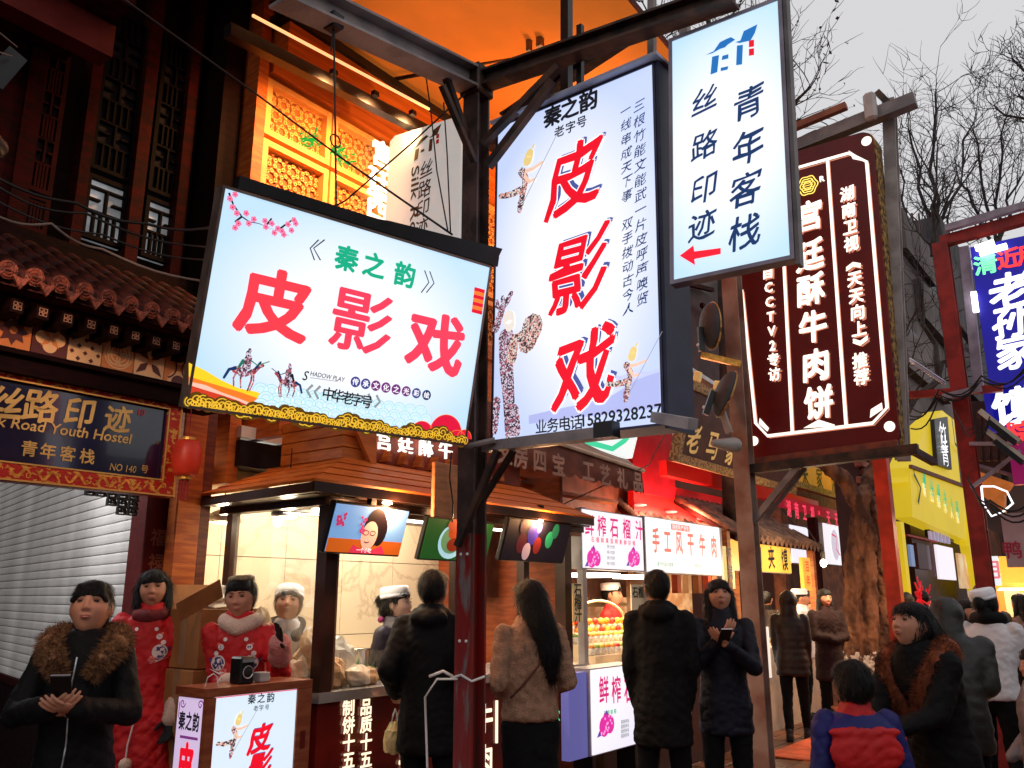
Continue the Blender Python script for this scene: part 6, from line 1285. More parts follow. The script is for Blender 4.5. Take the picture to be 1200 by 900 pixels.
# A: woman in black with a tawny fur collar looking at her phone
A_ = person(at(108, 3.95), 1.62, 14, 'woman in black parka with tawny fur collar looking down at her phone', dict(coat=blackc, hem=.30, ease=.045, width=.95, sl=.95, flare=1.0, amp=.014, hands=[(.055, .27, 1.12), (-.050, .28, 1.11)], elbow=(.9, -.3, -1.0), palm=[(-.75, .1, .75), (.75, .1, .75)], curl=[.75, .6], head=(0, -16, 0), eyes='down', hair='short', bangs='side', vox=.006, cuff=.055, hs=1.08, collar=.04))
fur(A_, 'fur_collar', [(-.05, .145, 1.22), (-.10, .125, 1.29), (-.135, .06, 1.345), (-.125, -.05, 1.385), (0, -.12, 1.39), (.125, -.05, 1.385), (.135, .06, 1.345), (.10, .125, 1.29), (.05, .145, 1.22)], [.018, .036, .050, .052, .05, .052, .050, .036, .018], furb, 16000, .024)
def held_phone(p, c, rot, label, k=1):
    q = p['bend'](np.array([c]))[0]; wm = Matrix.Translation(p['t'].location)@p['t'].rotation_euler.to_matrix().to_4x4(); w_ = wm@Vector(q); o = thing('mobile_phone', tuple(w_), label, 'phone', rot=tuple(Vector(rot)+Vector((0, 0, p['t'].rotation_euler.z)))); box('case', (-.038, -.078, -.005), (.038, .078, .004), M['black'], o, .003); box('edge_trim', (-.036, .0785, -.003), (.036, .081, .003), mat('phone_edge', (.6, .6, .65), .2, metal=.6, var=0), o); return o
held_phone(A_, (.002, .350, 1.185), (R_(55), 0, 0), 'dark phone held by the woman in black parka')
zp = mat('zip_silver', (.4, .4, .42), .3, metal=.7, var=.2); mb = MB(); bv = BVHTree.FromPolygons([v.co for v in A_['coat'].data.vertices], [tuple(f.vertices) for f in A_['coat'].data.polygons]); pts = []
for z in np.linspace(1.30, .55, 26):
    hit = bv.ray_cast(Vector((.015, 1, z)), Vector((0, -1, 0)))
    if hit[0]: pts.append((.015+.004*math.sin(z*18), hit[0].y+.002, z))
mb.tube(pts, .0045, 5); mb.build('zip', zp, A_['t'])
# B, C: women in red robes
def embroider(p, H):
    navy_ = mat('thread_indigo', (.06, .035, .16), .6, var=.2, vs=60); wh_ = mat('thread_white', (.72, .62, .60), .6, var=0); pk_ = mat('thread_pink', (.75, .18, .16), .6, var=0); sh = []
    for sx in (-1, 1):
        c = (sx*.085, .715*H); sh.append(('embroidery', wh_, [circ(c[0], c[1], .040, 14), circ(sx*.075, .765*H, .017, 8), circ(sx*.055, .79*H, .011, 8), circ(sx*.10, .745*H, .014, 8), [(sx*.04, c[1]-.045), (sx*.07, c[1]-.052), (sx*.135, c[1]-.030), (sx*.07, c[1]-.060)]]))
        sh.append(('embroidery', navy_, [circ(c[0], c[1]-.002, .034, 14), circ(sx*.074, .765*H, .010, 8), [(sx*.12, c[1]+.02), (sx*.14, c[1]+.03), (sx*.13, c[1])]]))
        sh.append(('embroidery', pk_, [circ(sx*.050+.014*math.cos(a), .688*H+.014*math.sin(a), .0095, 7) for a in np.linspace(0, 2*PI, 6)[:-1]]+[circ(sx*.088, .775*H, .008, 7)]))
    on_coat(p, sh)
B_ = person(at(180, 5.25)+(.06,), 1.66, 10, 'woman in long red robe with bobbed hair and embroidered birds on the chest', dict(coat=redc, hem=.5, ease=.04, robe=True, width=.98, sl=.95, coatname='robe', hands=[(.17, .08, .45*1.66), (-.19, .12, .50*1.66)], elbow=(1.0, -.7, -.2), hair='bob', bangs=True, eyes='down', head=(6, -4, 3), vox=.008, amp=.026, cuff=.05, trousers=redc, glove={0: mat('black_glove', (.01, .01, .012), .7), 1: MATS.get('black_glove') or mat('black_glove', (.01, .01, .012), .7)}))
embroider(B_, 1.66)
fur(B_, 'scarf', [(-.06, .05, 1.385), (-.075, -.02, 1.40), (0, -.08, 1.41), (.075, -.02, 1.40), (.06, .05, 1.385), (0, .075, 1.38), (-.06, .05, 1.385)], .042, mat('wine_scarf', (.13, .015, .018), .8, bump=.5, var=.3), 200, .01)
def cuff(p, i, m, r=.062, L_=.07, nm='fleece_cuff'):
    S0, El, Hd = p['arms'][i]; d = (Hd-El)/np.linalg.norm(Hd-El); mb = MB(); a = Hd-d*.03; mb.cone(a-d*L_*.5, a+d*L_*.35, r, r*.95, 14, 4); mb.v = [p['bend'](v) for v in mb.v]; return apply_mods(nm, mb, VOX(.010)+[('DISPLACE', dict(texture=ftex, strength=.012, mid_level=.5, texture_coords='LOCAL'))], m, p['t'])
cuff(B_, 0, cream, .062, .09); cuff(B_, 1, cream, .06, .08)
mb = MB(); mb.ell((.02, .195, .36*1.66), (.036, .036, .036), 12, 8); mb.ell((.035, .20, .36*1.66-.085), (.022, .022, .026), 10, 8); o = mb.build('pompom', cream, B_['t'], True)
mb = MB(); mb.tube([(.0, .17, .50*1.66), (.02, .19, .42*1.66), (.02, .2, .37*1.66)], .005, 5); mb.build('cord', mat('thread_white', (1, 1, 1)), B_['t'])
C_ = person(at(284, 4.95)+(.04,), 1.63, 6, 'woman in red embroidered robe with cream scarf raising one black gloved hand', dict(coat=redc, hem=.5, ease=.035, robe=True, width=.96, sl=.92, coatname='robe', hands=[(-.03, .25, .66*1.63), (-.26, .25, .775*1.63)], elbow=(.1, -.5, -1.0), palm=[(0, 0, -1), (.4, .6, .2)], curl=[.9, .15], hair='bun', eyes='down', mouth='open', head=(-4, 2, 4), vox=.0075, amp=.026, cuff=.05, trousers=redc, glove={1: MATS['black_glove'], 0: cream}))
embroider(C_, 1.63); cuff(C_, 1, mat('rose_fleece', (.55, .22, .20), .9, bump=.8, bs=90, var=.1), .062, .11); cuff(C_, 0, cream, .055, .10)
fur(C_, 'scarf', [(-.07, .045, 1.375), (-.085, -.02, 1.385), (0, -.085, 1.395), (.085, -.02, 1.385), (.07, .045, 1.375), (0, .085, 1.345), (-.07, .045, 1.375)], .044, cream, 300, .008, 5)
mb = MB(); mb.loft([(0, -.02, .095, .070, .080), (0, -.02, .10, .075, .085), (0, -.025, .12, .07, .08), (0, -.025, .128, .05, .05)], 20); mb.v = [C_['hx'](v) for v in mb.v]; mb.build('head_band', mat('olive_band', (.22, .17, .09), .6, bump=.4, var=.4, vs=40), C_['t'], True)
# D: man in black from behind with a carrier bag
D_ = person(at(507, 5.25), 1.72, 172, 'man in long black hooded parka seen from behind with a yellow carrier bag', dict(coat=blackc, hem=.40, ease=.055, width=1.0, hood='down', hair='short', head=(-14, 0, 0), face=False, vox=.010, hands=[(.23, .08, .575*1.72), (-.23, .08, .575*1.72)], curl=1.0, palm=(0, 0, 1), elbow=(.15, -.8, -.5), amp=.014))
E_ = person(at(621, 5.25), 1.66, 196, 'woman in tan fleece jacket with long thick dark hair seen from behind', dict(coat=fleece, hem=.52, ease=.05, width=.98, hair='mane', head=(14, 0, 0), face=True, eyes='open', vox=.010, hands=[(.12, .16, .60*1.66), (-.13, .16, .60*1.66)], show_hands=True, skirt=True, amp=.018, collar=.03, quilt=0))
mb = MB(); bv = BVHTree.FromPolygons([v.co for v in E_['coat'].data.vertices], [tuple(f.vertices) for f in E_['coat'].data.polygons]); pts = []
for u in np.linspace(0, 1, 22):
    x = .13-.27*u; z = (.80-.20*u)*1.66; hit = bv.ray_cast(Vector((x, -1, z)), Vector((0, 1, 0)))
    if hit[0]: pts.append((x, hit[0].y-.006, z))
mb.tube(pts, .007, 5); mb.build('bag_strap', mat('brown_strap', (.10, .03, .02), .5), E_['t'])
bgm = mat('yellow_plastic_bag', (.88, .66, .30), .4, bump=.5, bs=25, var=.25, vs=12, alpha=.9)
def carrier(p, i, m, label, r=(.075, .05, .11), pr=None):
    S0, El, Hd = p['arms'][i]; w = (Matrix.Translation(p['t'].location)@p['t'].rotation_euler.to_matrix().to_4x4())@Vector(p['bend'](np.array([Hd+np.array([0, .0, -.10])]))[0]); o = thing('carrier_bag', tuple(w), label, 'bag'); mb = MB(); mb.loft([(0, 0, -r[2]*2.1, r[0]*.55, r[1]*.7), (0, 0, -r[2]*2.0, r[0]*.85, r[1]), (0, 0, -r[2]*1.4, r[0]*1.05, r[1]*1.1), (0, 0, -r[2]*.9, r[0]*.85, r[1]*.9), (0, 0, -r[2]*.55, r[0]*.3, r[1]*.4), (0, 0, -r[2]*.5, r[0]*.2, r[1]*.3)], 18); v = mb.v[0]; v += RNG.randn(*v.shape)*.004; mb.build('pouch', m, o)
    mb = MB(); mb.tube([(-.03, 0, -r[2]*.55), (-.015, 0, -.01), (0, 0, .02), (.015, 0, -.01), (.03, 0, -r[2]*.55)], .006, 6); mb.build('handle', M['white'], o)
    if pr: text(pr, 0, -r[2]*1.3, .07, mat('green_print', (.05, .35, .12), .5, var=0), o, -r[1]*1.2, bold=.02)
    return o
carrier(D_, 1 if False else 0, bgm, 'yellowish carrier bag with groceries in the hand of the man in black') if False else None
# F: man in black from behind; G: woman with phone
F_ = person(at(771, 5.9), 1.74, 168, 'man in black hooded coat seen from behind beside the phone woman', dict(coat=blackc, hem=.36, ease=.05, width=1.0, hood='down', hair='short', head=(18, 4, 0), face=True, vox=.010, hands=[(.16, .06, .46*1.74), (-.16, .06, .46*1.74)], stance=[(.12, .02), (-.11, -.04)], amp=.018, elbow=(.6, -.6, -.1)))
G_ = person(at(843, 6.05), 1.68, -8, 'long-haired woman in navy coat looking down at a phone', dict(coat=navyc, hem=.40, ease=.045, width=.98, hair='long', bangs='side', eyes='down', head=(2, -14, 0), vox=.0085, hands=[(.035, .22, .765*1.68), (-.01, .24, .742*1.68)], elbow=(.8, -.4, -.9), palm=[(-.6, .2, .8), (.5, .2, .8)], curl=[.6, .5], amp=.014, collar=.062, stance=[(.11, .02), (-.09, 0)]))
held_phone(G_, (.01, .31, .775*1.68), (R_(40), 0, .2), 'dark phone held by the long-haired woman in navy')
for i in range(0): crumple(tuple((Matrix.Translation(G_['t'].location)@G_['t'].rotation_euler.to_matrix().to_4x4())@Vector((-.10+.05*i, .17, .60*1.68+.015*(i % 2)))), (.022, .012, .018), 40+i, M['white'], 'pocket_print', '', '', None, .5) if False else None
# H, I: couple of figures by the tree
H_ = person(at(966, 11.0), 1.66, 6, 'woman in brown coat with arms folded standing by the tree', dict(coat=brownc, hem=.34, ease=.05, width=1.08, hair='long', eyes='open', vox=.011, hands=[(-.03, .20, .655*1.63), (.03, .22, .64*1.63)], elbow=(.9, -.2, -.9), show_hands=False, amp=.014, collar=.04, stance=[(.09, 0), (-.12, .03)]))
I_ = person(at(923, 10.3), 1.62, 160, 'figure in dark brown hooded parka seen from behind left of the tree', dict(coat=dbrown, hem=.42, ease=.06, width=1.0, hood='up', hair='none', face=False, vox=.012, lean=4, hands=[(.16, .10, .47*1.6), (-.16, .12, .47*1.6)], show_hands=False, quilt=1, amp=.010, stance=[(.10, .16), (-.08, -.14)]))
# J: vendor in white from behind, K: woman with russet fur, L: child, M and others
J_ = person(at(1150, 6.6), 1.66, 132, 'vendor in white work coat and tilted white cap bending over the stall', dict(coat=whitec, hem=.50, ease=.06, width=1.05, cap=capw, hair='bun', head=(0, -22, -8), face=True, eyes='down', vox=.009, lean=12, hands=[(.18, .34, .60*1.66), (-.10, .36, .60*1.66)], amp=.022, collar=.0, cuff=.05))
fur(J_, 'hood_scarf', [(-.06, .05, 1.40), (-.08, -.04, 1.42), (0, -.11, 1.42), (.08, -.04, 1.42), (.06, .05, 1.40)], .055, blackc, 60, .006)
K_ = person(at(1085, 4.35), 1.58, -66, 'woman in black coat with russet fur collar bending towards the child', dict(coat=blackc, hem=.28, ease=.06, width=1.08, hair='loose', bangs=None, head=(0, -28, 0), eyes='down', vox=.0065, lean=13, hands=[(.06, .42, 1.06), (-.10, .40, 1.02)], palm=[(-.4, 0, .8), (.4, 0, .8)], curl=[.5, .6], amp=.016, cuff=.05, hs=1.02, sl=1.1))
fur(K_, 'fur_collar', [(-.05, .13, 1.02), (-.07, .115, 1.12), (-.11, .08, 1.22), (-.14, .01, 1.30), (-.11, -.09, 1.325), (0, -.14, 1.32), (.11, -.09, 1.325), (.14, .01, 1.30), (.11, .08, 1.22), (.07, .115, 1.12), (.05, .13, 1.02)], [.04, .046, .052, .056, .058, .055, .058, .056, .052, .046, .04], furr, 17000, .024, 3)
L_ = person(at(990, 4.0), 1.26, 178, 'child in red and blue hooded jacket with short black hair seen from behind', dict(coat=mat('child_red', (.48, .012, .014), .6, bump=.2, bs=60, var=.12), hem=.40, ease=.06, width=1.12, hood=None, hair='short', head=(8, -2, 0), face=False, vox=.007, hands=[(.10, .14, .60*1.26), (-.10, .14, .60*1.26)], amp=.018, hs=1.10, collar=.05, elbow=(.35, -.6, -.4)))
bl_ = mat('child_blue', (.012, .012, .11), .6, bump=.2, bs=60, var=.15); k = 1.26/1.65; mb = MB(); mb.loft([(0, -.003, .775*1.26, .205*k*1.16, .155*k), (0, -.003, .80*1.26, .192*k*1.16, .145*k), (0, -.005, .835*1.26, .125*k*1.16, .11*k), (0, -.008, .845*1.26, .098*k, .088*k)], 26)
cloth('yoke', bl_, L_['t'], mb, .010, .012); mb = MB(); mb.ell((0, -.125*k, .72*1.26), (.215*k, .05*k, .125*k), 20, 12); mb.ell((0, -.125*k, .785*1.26), (.215*k, .035*k, .035*k), 20, 12); cloth('hood', MATS['child_red'], L_['t'], mb, .010, .016)
for sx in (-1, 1): S0, El, Hd = L_['arms'][0 if sx > 0 else 1]; mb = MB(); mb.cone(S0+np.array([0, 0, -.01]), El, .076*k, .066*k); mb.cone(El, El+(Hd-El)*.9, .066*k, .05*k); cloth('sleeve', bl_, L_['t'], mb, .010, .014)
M_ = person(at(1104, 5.5), 1.62, 150, 'figure in dark olive hooded jacket stooping behind the fur collared woman', dict(coat=greyd, hem=.40, ease=.07, width=1.15, hood='up', hair='none', face=False, vox=.012, lean=16, sl=1.1, show_hands=False, quilt=1, hands=[(.12, .25, .6*1.6), (-.12, .25, .6*1.6)], amp=.010))
N_ = person(at(1119, 8.2), 1.58, 20, 'dark-haired shopper leaning over goods behind the olive jacket', dict(coat=blackc, hem=.42, ease=.05, hair='bob', bangs=True, head=(10, -20, 0), eyes='down', vox=.012, lean=12, show_hands=False, hands=[(.1, .3, .6*1.6), (-.1, .3, .6*1.6)]))
N2 = person(at(1153, 8.8), 1.68, 170, 'shopper in light olive hood seen from behind the white capped vendor', dict(coat=mat('light_olive', (.13, .11, .075), .7, bump=.2, var=.2), hem=.42, ease=.06, hood='up', hair='none', face=False, vox=.013, show_hands=False, hands=[(.1, .3, .6*1.6), (-.1, .3, .6*1.6)]))
O_ = person(at(1207, 4.9), 1.28, -95, 'child in shiny grey quilted jacket cut off by the right edge', dict(coat=mat('shiny_grey_puffer', (.20, .17, .18), .3, bump=.2, var=.15), hem=.34, ease=.09, width=1.15, hair='short', face=False, vox=.010, quilt=1, hands=[(.13, .16, .55*1.26), (-.13, .16, .55*1.26)], show_hands=False, amp=.012))
# kiosk and stall staff
P_ = person((3.66, 4.55), 1.64, 18, 'vendor in white coat, white cap and dark scarf working in the kiosk', dict(coat=whitec, hem=.45, ease=.05, cap=capw, hair='bun', head=(-8, -26, 0), eyes='down', vox=.009, lean=8, show_hands=False, hands=[(.12, .3, .62*1.6), (-.12, .3, .62*1.6)]), 'stall staff'); fur(P_, 'scarf', [(-.05, .07, 1.34), (-.08, -.03, 1.40), (0, -.09, 1.41), (.08, -.03, 1.40), (.05, .07, 1.34)], .045, mat('dark_grey_scarf', (.05, .05, .05), .8, bump=.4), 60, .006)
p = at(466, 6.05); Q_ = person((p[0]+.02, p[1]+.02), 1.62, 62, 'vendor in dark quilted jacket and white cap turned towards the customer', dict(coat=mat('charcoal_puffer', (.035, .030, .045), .4, bump=.2, var=.2), hem=.46, ease=.05, cap=capw, hair='bun', quilt=1, head=(6, -6, 0), eyes='open', vox=.009, hands=[(.14, .16, .55*1.62), (-.14, .16, .55*1.62)], show_hands=False, skinname='skin_pale', amp=.010), 'stall staff')
mb = MB(); mb.tube([(-.09, -.06, 1.36), (-.07, -.09, 1.40), (0, -.1, 1.41), (.07, -.09, 1.40)], .02, 8); mb.build('hood_lining', mat('magenta_lining', (.30, .03, .14), .7), Q_['t'], True)
R2_ = person((8.05, 4.72), 1.70, 62, 'young vendor in red top, black apron and white cap at the juice stall', dict(coat=mat('red_top', (.50, .02, .02), .7, var=.1), hem=.5, ease=.045, cap=capw, hair='short', head=(0, -2, 0), eyes='open', vox=.010, show_hands=False, hands=[(.12, .25, .6*1.7), (-.12, .25, .6*1.7)], collar=.02), 'stall staff')
on_coat(R2_, [('apron', blackc, [[(-.12, .98), (.12, .98), (.11, 1.25), (.05, 1.36), (-.05, 1.36), (-.11, 1.25)]])])
S_ = person(at(938, 11.9), 1.66, 70, 'vendor in white coat and cap behind the hooded figure', dict(coat=whitec, hem=.46, ease=.06, cap=capw, hair='short', head=(0, 0, 0), vox=.013, show_hands=False, width=1.1), 'stall staff')
U_ = person(at(951, 12.6), 1.55, 30, 'passer-by in wine red cap behind the folded-arms woman', dict(coat=mat('wine_coat', (.18, .03, .03), .7), hem=.46, hair='short', cap=mat('wine_cap', (.16, .03, .03), .7), vox=.014, show_hands=False))
# the carrier bag of the man in black, held in his right-hand side as seen
S0, El, Hd = D_['arms'][0]; w1 = (Matrix.Translation(D_['t'].location)@D_['t'].rotation_euler.to_matrix().to_4x4())@Vector(Hd); S1_, E1, H1 = D_['arms'][1]; w2 = (Matrix.Translation(D_['t'].location)@D_['t'].rotation_euler.to_matrix().to_4x4())@Vector(H1)
left_i = 0 if (np.array(w1[:2])@RT[:2]) < (np.array(w2[:2])@RT[:2]) else 1
carrier(D_, left_i, bgm, 'yellowish carrier bag hanging from the hand of the man in black', (.075, .05, .105))
S0, El, Hd = E_['arms'][0]; w1 = (Matrix.Translation(E_['t'].location)@E_['t'].rotation_euler.to_matrix().to_4x4())@Vector(Hd); carrier(E_, 0 if True else 1, mat('white_bag', (.6, .6, .58), .4, bump=.4), 'white carrier bag with green print held by the woman in fleece', (.06, .04, .09), '家')

for px_, h_, H_, f_, lb_, c_, kw in ((1082, 14, 1.66, 175, 'distant shopper in dark coat below the red tinsel ornaments', blackc, {}), (1172, 12, 1.62, 30, 'distant shopper in brown coat by the disc lamp stall', dbrown, {'hair': 'bob'}), (1196, 9.6, 1.60, 200, 'shopper with tan coat at the right edge behind the vendor in white', fleece, {'hair': 'long'}), (898, 12.6, 1.64, 150, 'shopper in dark coat standing at the flatbread stall', blackc, {}), (1062, 11.5, 1.62, 165, 'shopper with grey coat beyond the brick pier', greyd, {'hair': 'bob'})):
    person(at(px_, h_), H_, f_, lb_, dict(dict(coat=c_, hem=.42, vox=.016, show_hands=False, hands=[(.12, .2, .58*H_), (-.12, .2, .58*H_)]), **kw))
# =====================================================================  SHOPS DOWN THE STREET
def wx(px, py, t): return T(px, py, t)[0]
def tb(name, px0, py0, px1, py1, t, dep, m, label=None, cat=None, parent=None, bev=0, **k):   # box whose street face fills that part of the view
    a = T(px0, py0, t); b = T(px1, py1, t); mb = MB(); lo = (0, 0, 0); w = b[0]-a[0]; h = a[2]-b[2]
    (mb.cbox((0, 0, -h), (w, dep, 0), bev) if bev else mb.box((0, 0, -h), (w, dep, 0)))
    o = mb.build(name, m, None, loc=tuple(a)); 
    if label: tag(o, label, cat)
    for q, v in k.items(): o[q] = v
    return o
def tboard(name, label, px0, py0, px1, py1, t, w_=None, group=None, cat='sign'):   # Empty at the face's top left corner, faces the street
    a = T(px0, py0, t); b = T(px1, py1, t); o = thing(name, tuple(a), label, cat, group)
    def loc(px, py): p = T(px, py, t); return p[0]-a[0], p[2]-a[2]
    return o, loc, b[0]-a[0], a[2]-b[2]
def sboard(name, label, px0, py0, px1, py1, s_, group=None, cat='sign'):
    a = S(px0, py0, s_); b = S(px1, py1, s_); o = thing(name, tuple(a), label, cat, group, rot=(0, 0, -PI/2))
    def loc(px, py): p = S(px, py, s_); return a[1]-p[1], p[2]-a[2]
    return o, loc, a[1]-b[1], a[2]-b[2]
frm = mat('sign_frame_grey', (.35, .34, .36), .4, metal=.3, var=.1)
def lit(name, c, k=.95): return mat(name, (.3, .3, .3), .4, var=0, emit=k, ecol=c)
# --- juice stall
JT = 3.9
js = thing('juice_stall', (7.4, JT, 0), 'fruit juice stall under the twin white and pink lightbox signs', 'stall')
def JB(n, a, b, m, p=None, **k): return box(n, (a[0]-7.4, a[1]-JT, a[2]), (b[0]-7.4, b[1]-JT, b[2]), m, p or js, **k)
o_, L12, w, h = tboard('lightbox_sign', 'white lightbox with pink juice characters and two pomegranates', 682, 595, 755, 670, JT)
def rectl(o, w, h, m, dep=.12): box('lit_face', (.01, -.002, -h+.01), (w-.01, .01, -.01), m, o); box('housing', (0, .012, -h), (w, dep, 0), frm, o)
rectl(o_, w, h, facemat('juice_face', (.95, .92, .95), (.93, .86, .94), 1.0))
for i, ch in enumerate('鲜榨石榴汁'): x, z = L12(690+i*14.6, 615+i*1.6); text(ch, x, z, .19 if i != 0 else .19, ink('juice_pink', srgb(205, 45, 120)), o_, -.006, bold=.02, wx=.80)
def pomegranate(o, x, z, r):
    mb = MB(); disc(mb, x, z, r, -.006, 14); disc(mb, x+r*1.1, z+r*.1, r*.9, -.0062, 14); disc(mb, x+r*.4, z+r*.8, r*.6, -.0064, 12); mb.build('printed_fruit', ink('fruit_magenta', srgb(215, 50, 160)), o); mb = MB(); random.seed(2)
    for k in range(16): disc(mb, x+random.uniform(-.7, 1.6)*r, z+random.uniform(-.7, .9)*r, r*.14, -.0070-.00002*k, 6)
    mb.build('printed_seed', ink('fruit_pale', srgb(245, 170, 220)), o); mb = MB(); poly(mb, [(x+r*.2, z+r*1.1), (x+r*.5, z+r*1.6), (x+r*.8, z+r*1.1)], -.007); poly(mb, [(x-r, z-r*.3), (x-r*1.5, z-r*.9), (x-r*.6, z-r*.8)], -.0071); mb.build('printed_leaf', ink('leaf_indigo', srgb(90, 70, 160)), o)
x, z = L12(694, 655); pomegranate(o_, x-.02, z, .075); x, z = L12(740, 655); pomegranate(o_, x, z, .075)
for i in range(4): x, z = L12(716, 641+i*6.5); text('榨汁饮料', x-.06, z, .035, GREY, o_, -.006)
x, z = L12(694, 632); text('石榴鲜果现榨新鲜好喝', x, z, .05, PINK, o_, -.006, sp=1.6)
o_, L13, w, h = tboard('lightbox_sign', 'white lightbox with salmon air-dried beef characters, right of the pink juice sign', 756, 604, 846, 671, JT+.01)
h = T(756, 604, JT)[2]-T(756, 671, JT)[2]; rectl(o_, w, h, facemat('beef_face', (1.0, .97, .95), (.98, .93, .9), 1.05))
for i, ch in enumerate('手工风干牛肉'): x, z = L13(768+i*13.6, 633+i*1.5); text(ch, x, z, .25, ink('salmon', srgb(222, 120, 105)), o_, -.006, bold=.028, wx=.62)
x, z = L13(786, 617); box('caption_bar', (x, -.005, z-.03), (x+.42, -.003, z+.03), ink('salmon', (0, 0, 0)), o_); text('陕西特产好吃', x+.05, z, .055, WHT, o_, -.008, bold=.01, sp=1.15)
for q in (772, 815): x, z = L13(q, 661+(q-770)*.05); text('真空包装可邮寄' if q < 800 else '免费品尝', x-.02, z, .05, ink('pale_green_print', srgb(150, 180, 160)), o_, -.006)
wd2 = mat('stall_wood', (.48, .17, .05), .5, bump=.15, col2=(.30, .09, .03), stretch=(1, 1, 6))
for x in (6.25, 7.42, 9.1): JB('post', (x-.03, JT+.02, 0), (x+.03, JT+.08, 2.3), frm)
JB('counter', (6.45, JT, 0), (9.1, JT+.7, .93), mat('stall_dark', (.05, .02, .015), .4)); JB('worktop', (6.2, JT-.05, .935), (9.15, JT+.75, .98), mat('pale_shelf', (1, 1, 1)))
JB('back_wall', (6.55, 5.9, 0), (9.4, 5.96, 2.6), wd2); JB('ceiling', (6.55, 4.05, 2.27), (9.4, 5.9, 2.31), wd2)
for x in (6.85, 7.75): JB('panel_lamp', (x-.22, JT+.15, 1.73), (x+.22, JT+.5, 1.765), mat('panel_light', (1, 1, 1)))
lamp('stall_lamp', (7.3, JT+.5, 1.72), 34, (1, .68, .40), kind='AREA', sx=1.2, sy=.4); lamp('stall_lamp', (8.6, 4.9, 2.4), 22, (1, .82, .6), kind='AREA', sx=1.2, sy=.4)
for i, x in enumerate((7.6, 7.72, 7.95, 8.1)): JB('curtain', (x, 5.5, .98), (x+.09, 5.54, 2.2), mat('maroon_drape', (.16, .03, .03), .7))
JB('back_shelf', (7.9, 5.2, 1.45), (9.3, 5.85, 1.49), mat('pale_shelf', (1, 1, 1))); JB('back_cabinet', (8.5, 4.75, .98), (9.38, 4.80, 1.75), mat('cream_print', (.62, .48, .34), .5, col2=(.42, .22, .12), vs=5)); JB('name_strip', (8.45, 4.7, 1.78), (9.38, 4.74, 1.93), mat('gold_strip', (.55, .36, .14), .5))
text('西安特产小吃', 1.15, 1.855, .11, mat('dark_print', (0, 0, 0)), js, .795, bold=.02, sp=1.15)
def card(px, py, w, h, t, txt, label, c=(.80, .66, .36)):
    o = thing('price_card', tuple(T(px, py, t)), label, 'card'); box('card', (-w/2, 0, -h/2), (w/2, .008, h/2), mat('card_%d' % px, c, .5, var=.05), o)
    for r, line in enumerate(txt): text(line, -w/2+w/(len(line)+.3)*.65, h/2-h*(r+.5)/len(txt), w/(len(line)+.3), mat('dark_print', (0, 0, 0)), o, -.004, bold=.02)
card(677, 706, .15, .30, JT-.02, ['石', '榴', '汁'], 'narrow cream price card at the left post of the juice stall'); card(751, 703, .36, .28, JT+.1, ['石榴汁', ' 10元'], 'cream card with black pomegranate juice writing', (.85, .75, .52)); card(700, 700, .40, .14, 5.6, ['石榴子'], 'brown name card on the back wall of the juice stall', (.35, .18, .1))
# fruit display: tiered racks of cups
disp = thing('display_rack', (6.55, JT+.1, .98), 'tiered rack of fruit cups beside the juice vendor', 'rack')
for r in range(3): box('tier', (0, .02+r*.16, .0), (1.15, .17+r*.16, .08+r*.09), mat('pale_tier', (.75, .6, .42), .5), disp)
cup = MB(); cup.loft([(0, 0, 0, .028, .028), (0, 0, .06, .036, .036)], 12); cme = cup.mesh('cup'); cme.materials.append(mat('clear_cup', (.75, .7, .62), .25, var=.05))
fr_ = []
for i, c in enumerate(((.75, .28, .04), (.65, .05, .04), (.7, .5, .06), (.25, .35, .05))): mb = MB(); mb.ell((0, 0, .065), (.034, .034, .028), 10, 6); me = mb.mesh('fruit'); me.materials.append(mat('fruit_%d' % i, c, .35, var=.3, vs=30)); me.polygons.foreach_set('use_smooth', [True]*len(me.polygons)); fr_.append(me)
random.seed(6)
for r in range(3):
    for i in range(13):
        for j in range(1): c = link('cup', cme, None, disp, True, (.05+i*.087, .09+r*.16, .081+r*.09)); link('fruit', fr_[(random.randrange(4))], None, c, True)
dome = thing('display_rack', (7.25, JT+.5, 1.0), 'arched rack crowded with small goods in front of the juice vendor', 'rack'); mb = MB(); mb.tube([(-.5+.5*(1-math.cos(a)), 0, .30+.22*math.sin(a)) for a in np.linspace(0, PI, 14)], .012, 6); mb.tube([(-.5, 0, 0), (-.5, 0, .3)], .012, 6); mb.tube([(.5, 0, 0), (.5, 0, .3)], .012, 6); mb.build('arch', mat('pale_tier', (1, 1, 1)), dome)
box('backing', (-.49, .01, .0), (.49, .05, .32), mat('pale_tier', (1, 1, 1)), dome)
for k in range(5):
    for i in range(9): link('packet', fr_[(i+k) % 3], None, dome, True, (-.42+i*.105, -.02, .0+k*.075-.03))
# low lightbox of the stall
o_, Lj, w, h = tboard('street_lightbox', 'low white lightbox with magenta fruit print below the juice stall', 692, 784, 745, 870, 3.62)
rectl(o_, .80, h+.02, facemat('juice_face2', (.95, .93, .97), (.80, .76, .95), 1.0), .22); box('side_panel', (-.26, .03, -h-.02), (-.012, .10, -.02), mat('indigo_side', (.10, .10, .35), .4, var=0, emit=.35, ecol=(.25, .25, .75)), o_)
box('foot', (.05, .03, -h-.32), (.10, .2, -h-.021), M['black'], o_); box('foot', (.70, .03, -h-.32), (.75, .2, -h-.021), M['black'], o_)
for i, ch in enumerate('鲜榨石'): x, z = Lj(707+i*14.5, 808); text(ch, x, z, .21, ink('juice_pink', (0, 0, 0)), o_, -.006, bold=.02, wx=.72)
x, z = Lj(709, 851); pomegranate(o_, x-.02, z, .075); x, z = Lj(708, 836); text('石榴鲜榨', x, z, .04, GRN, o_, -.006, sp=1.3)
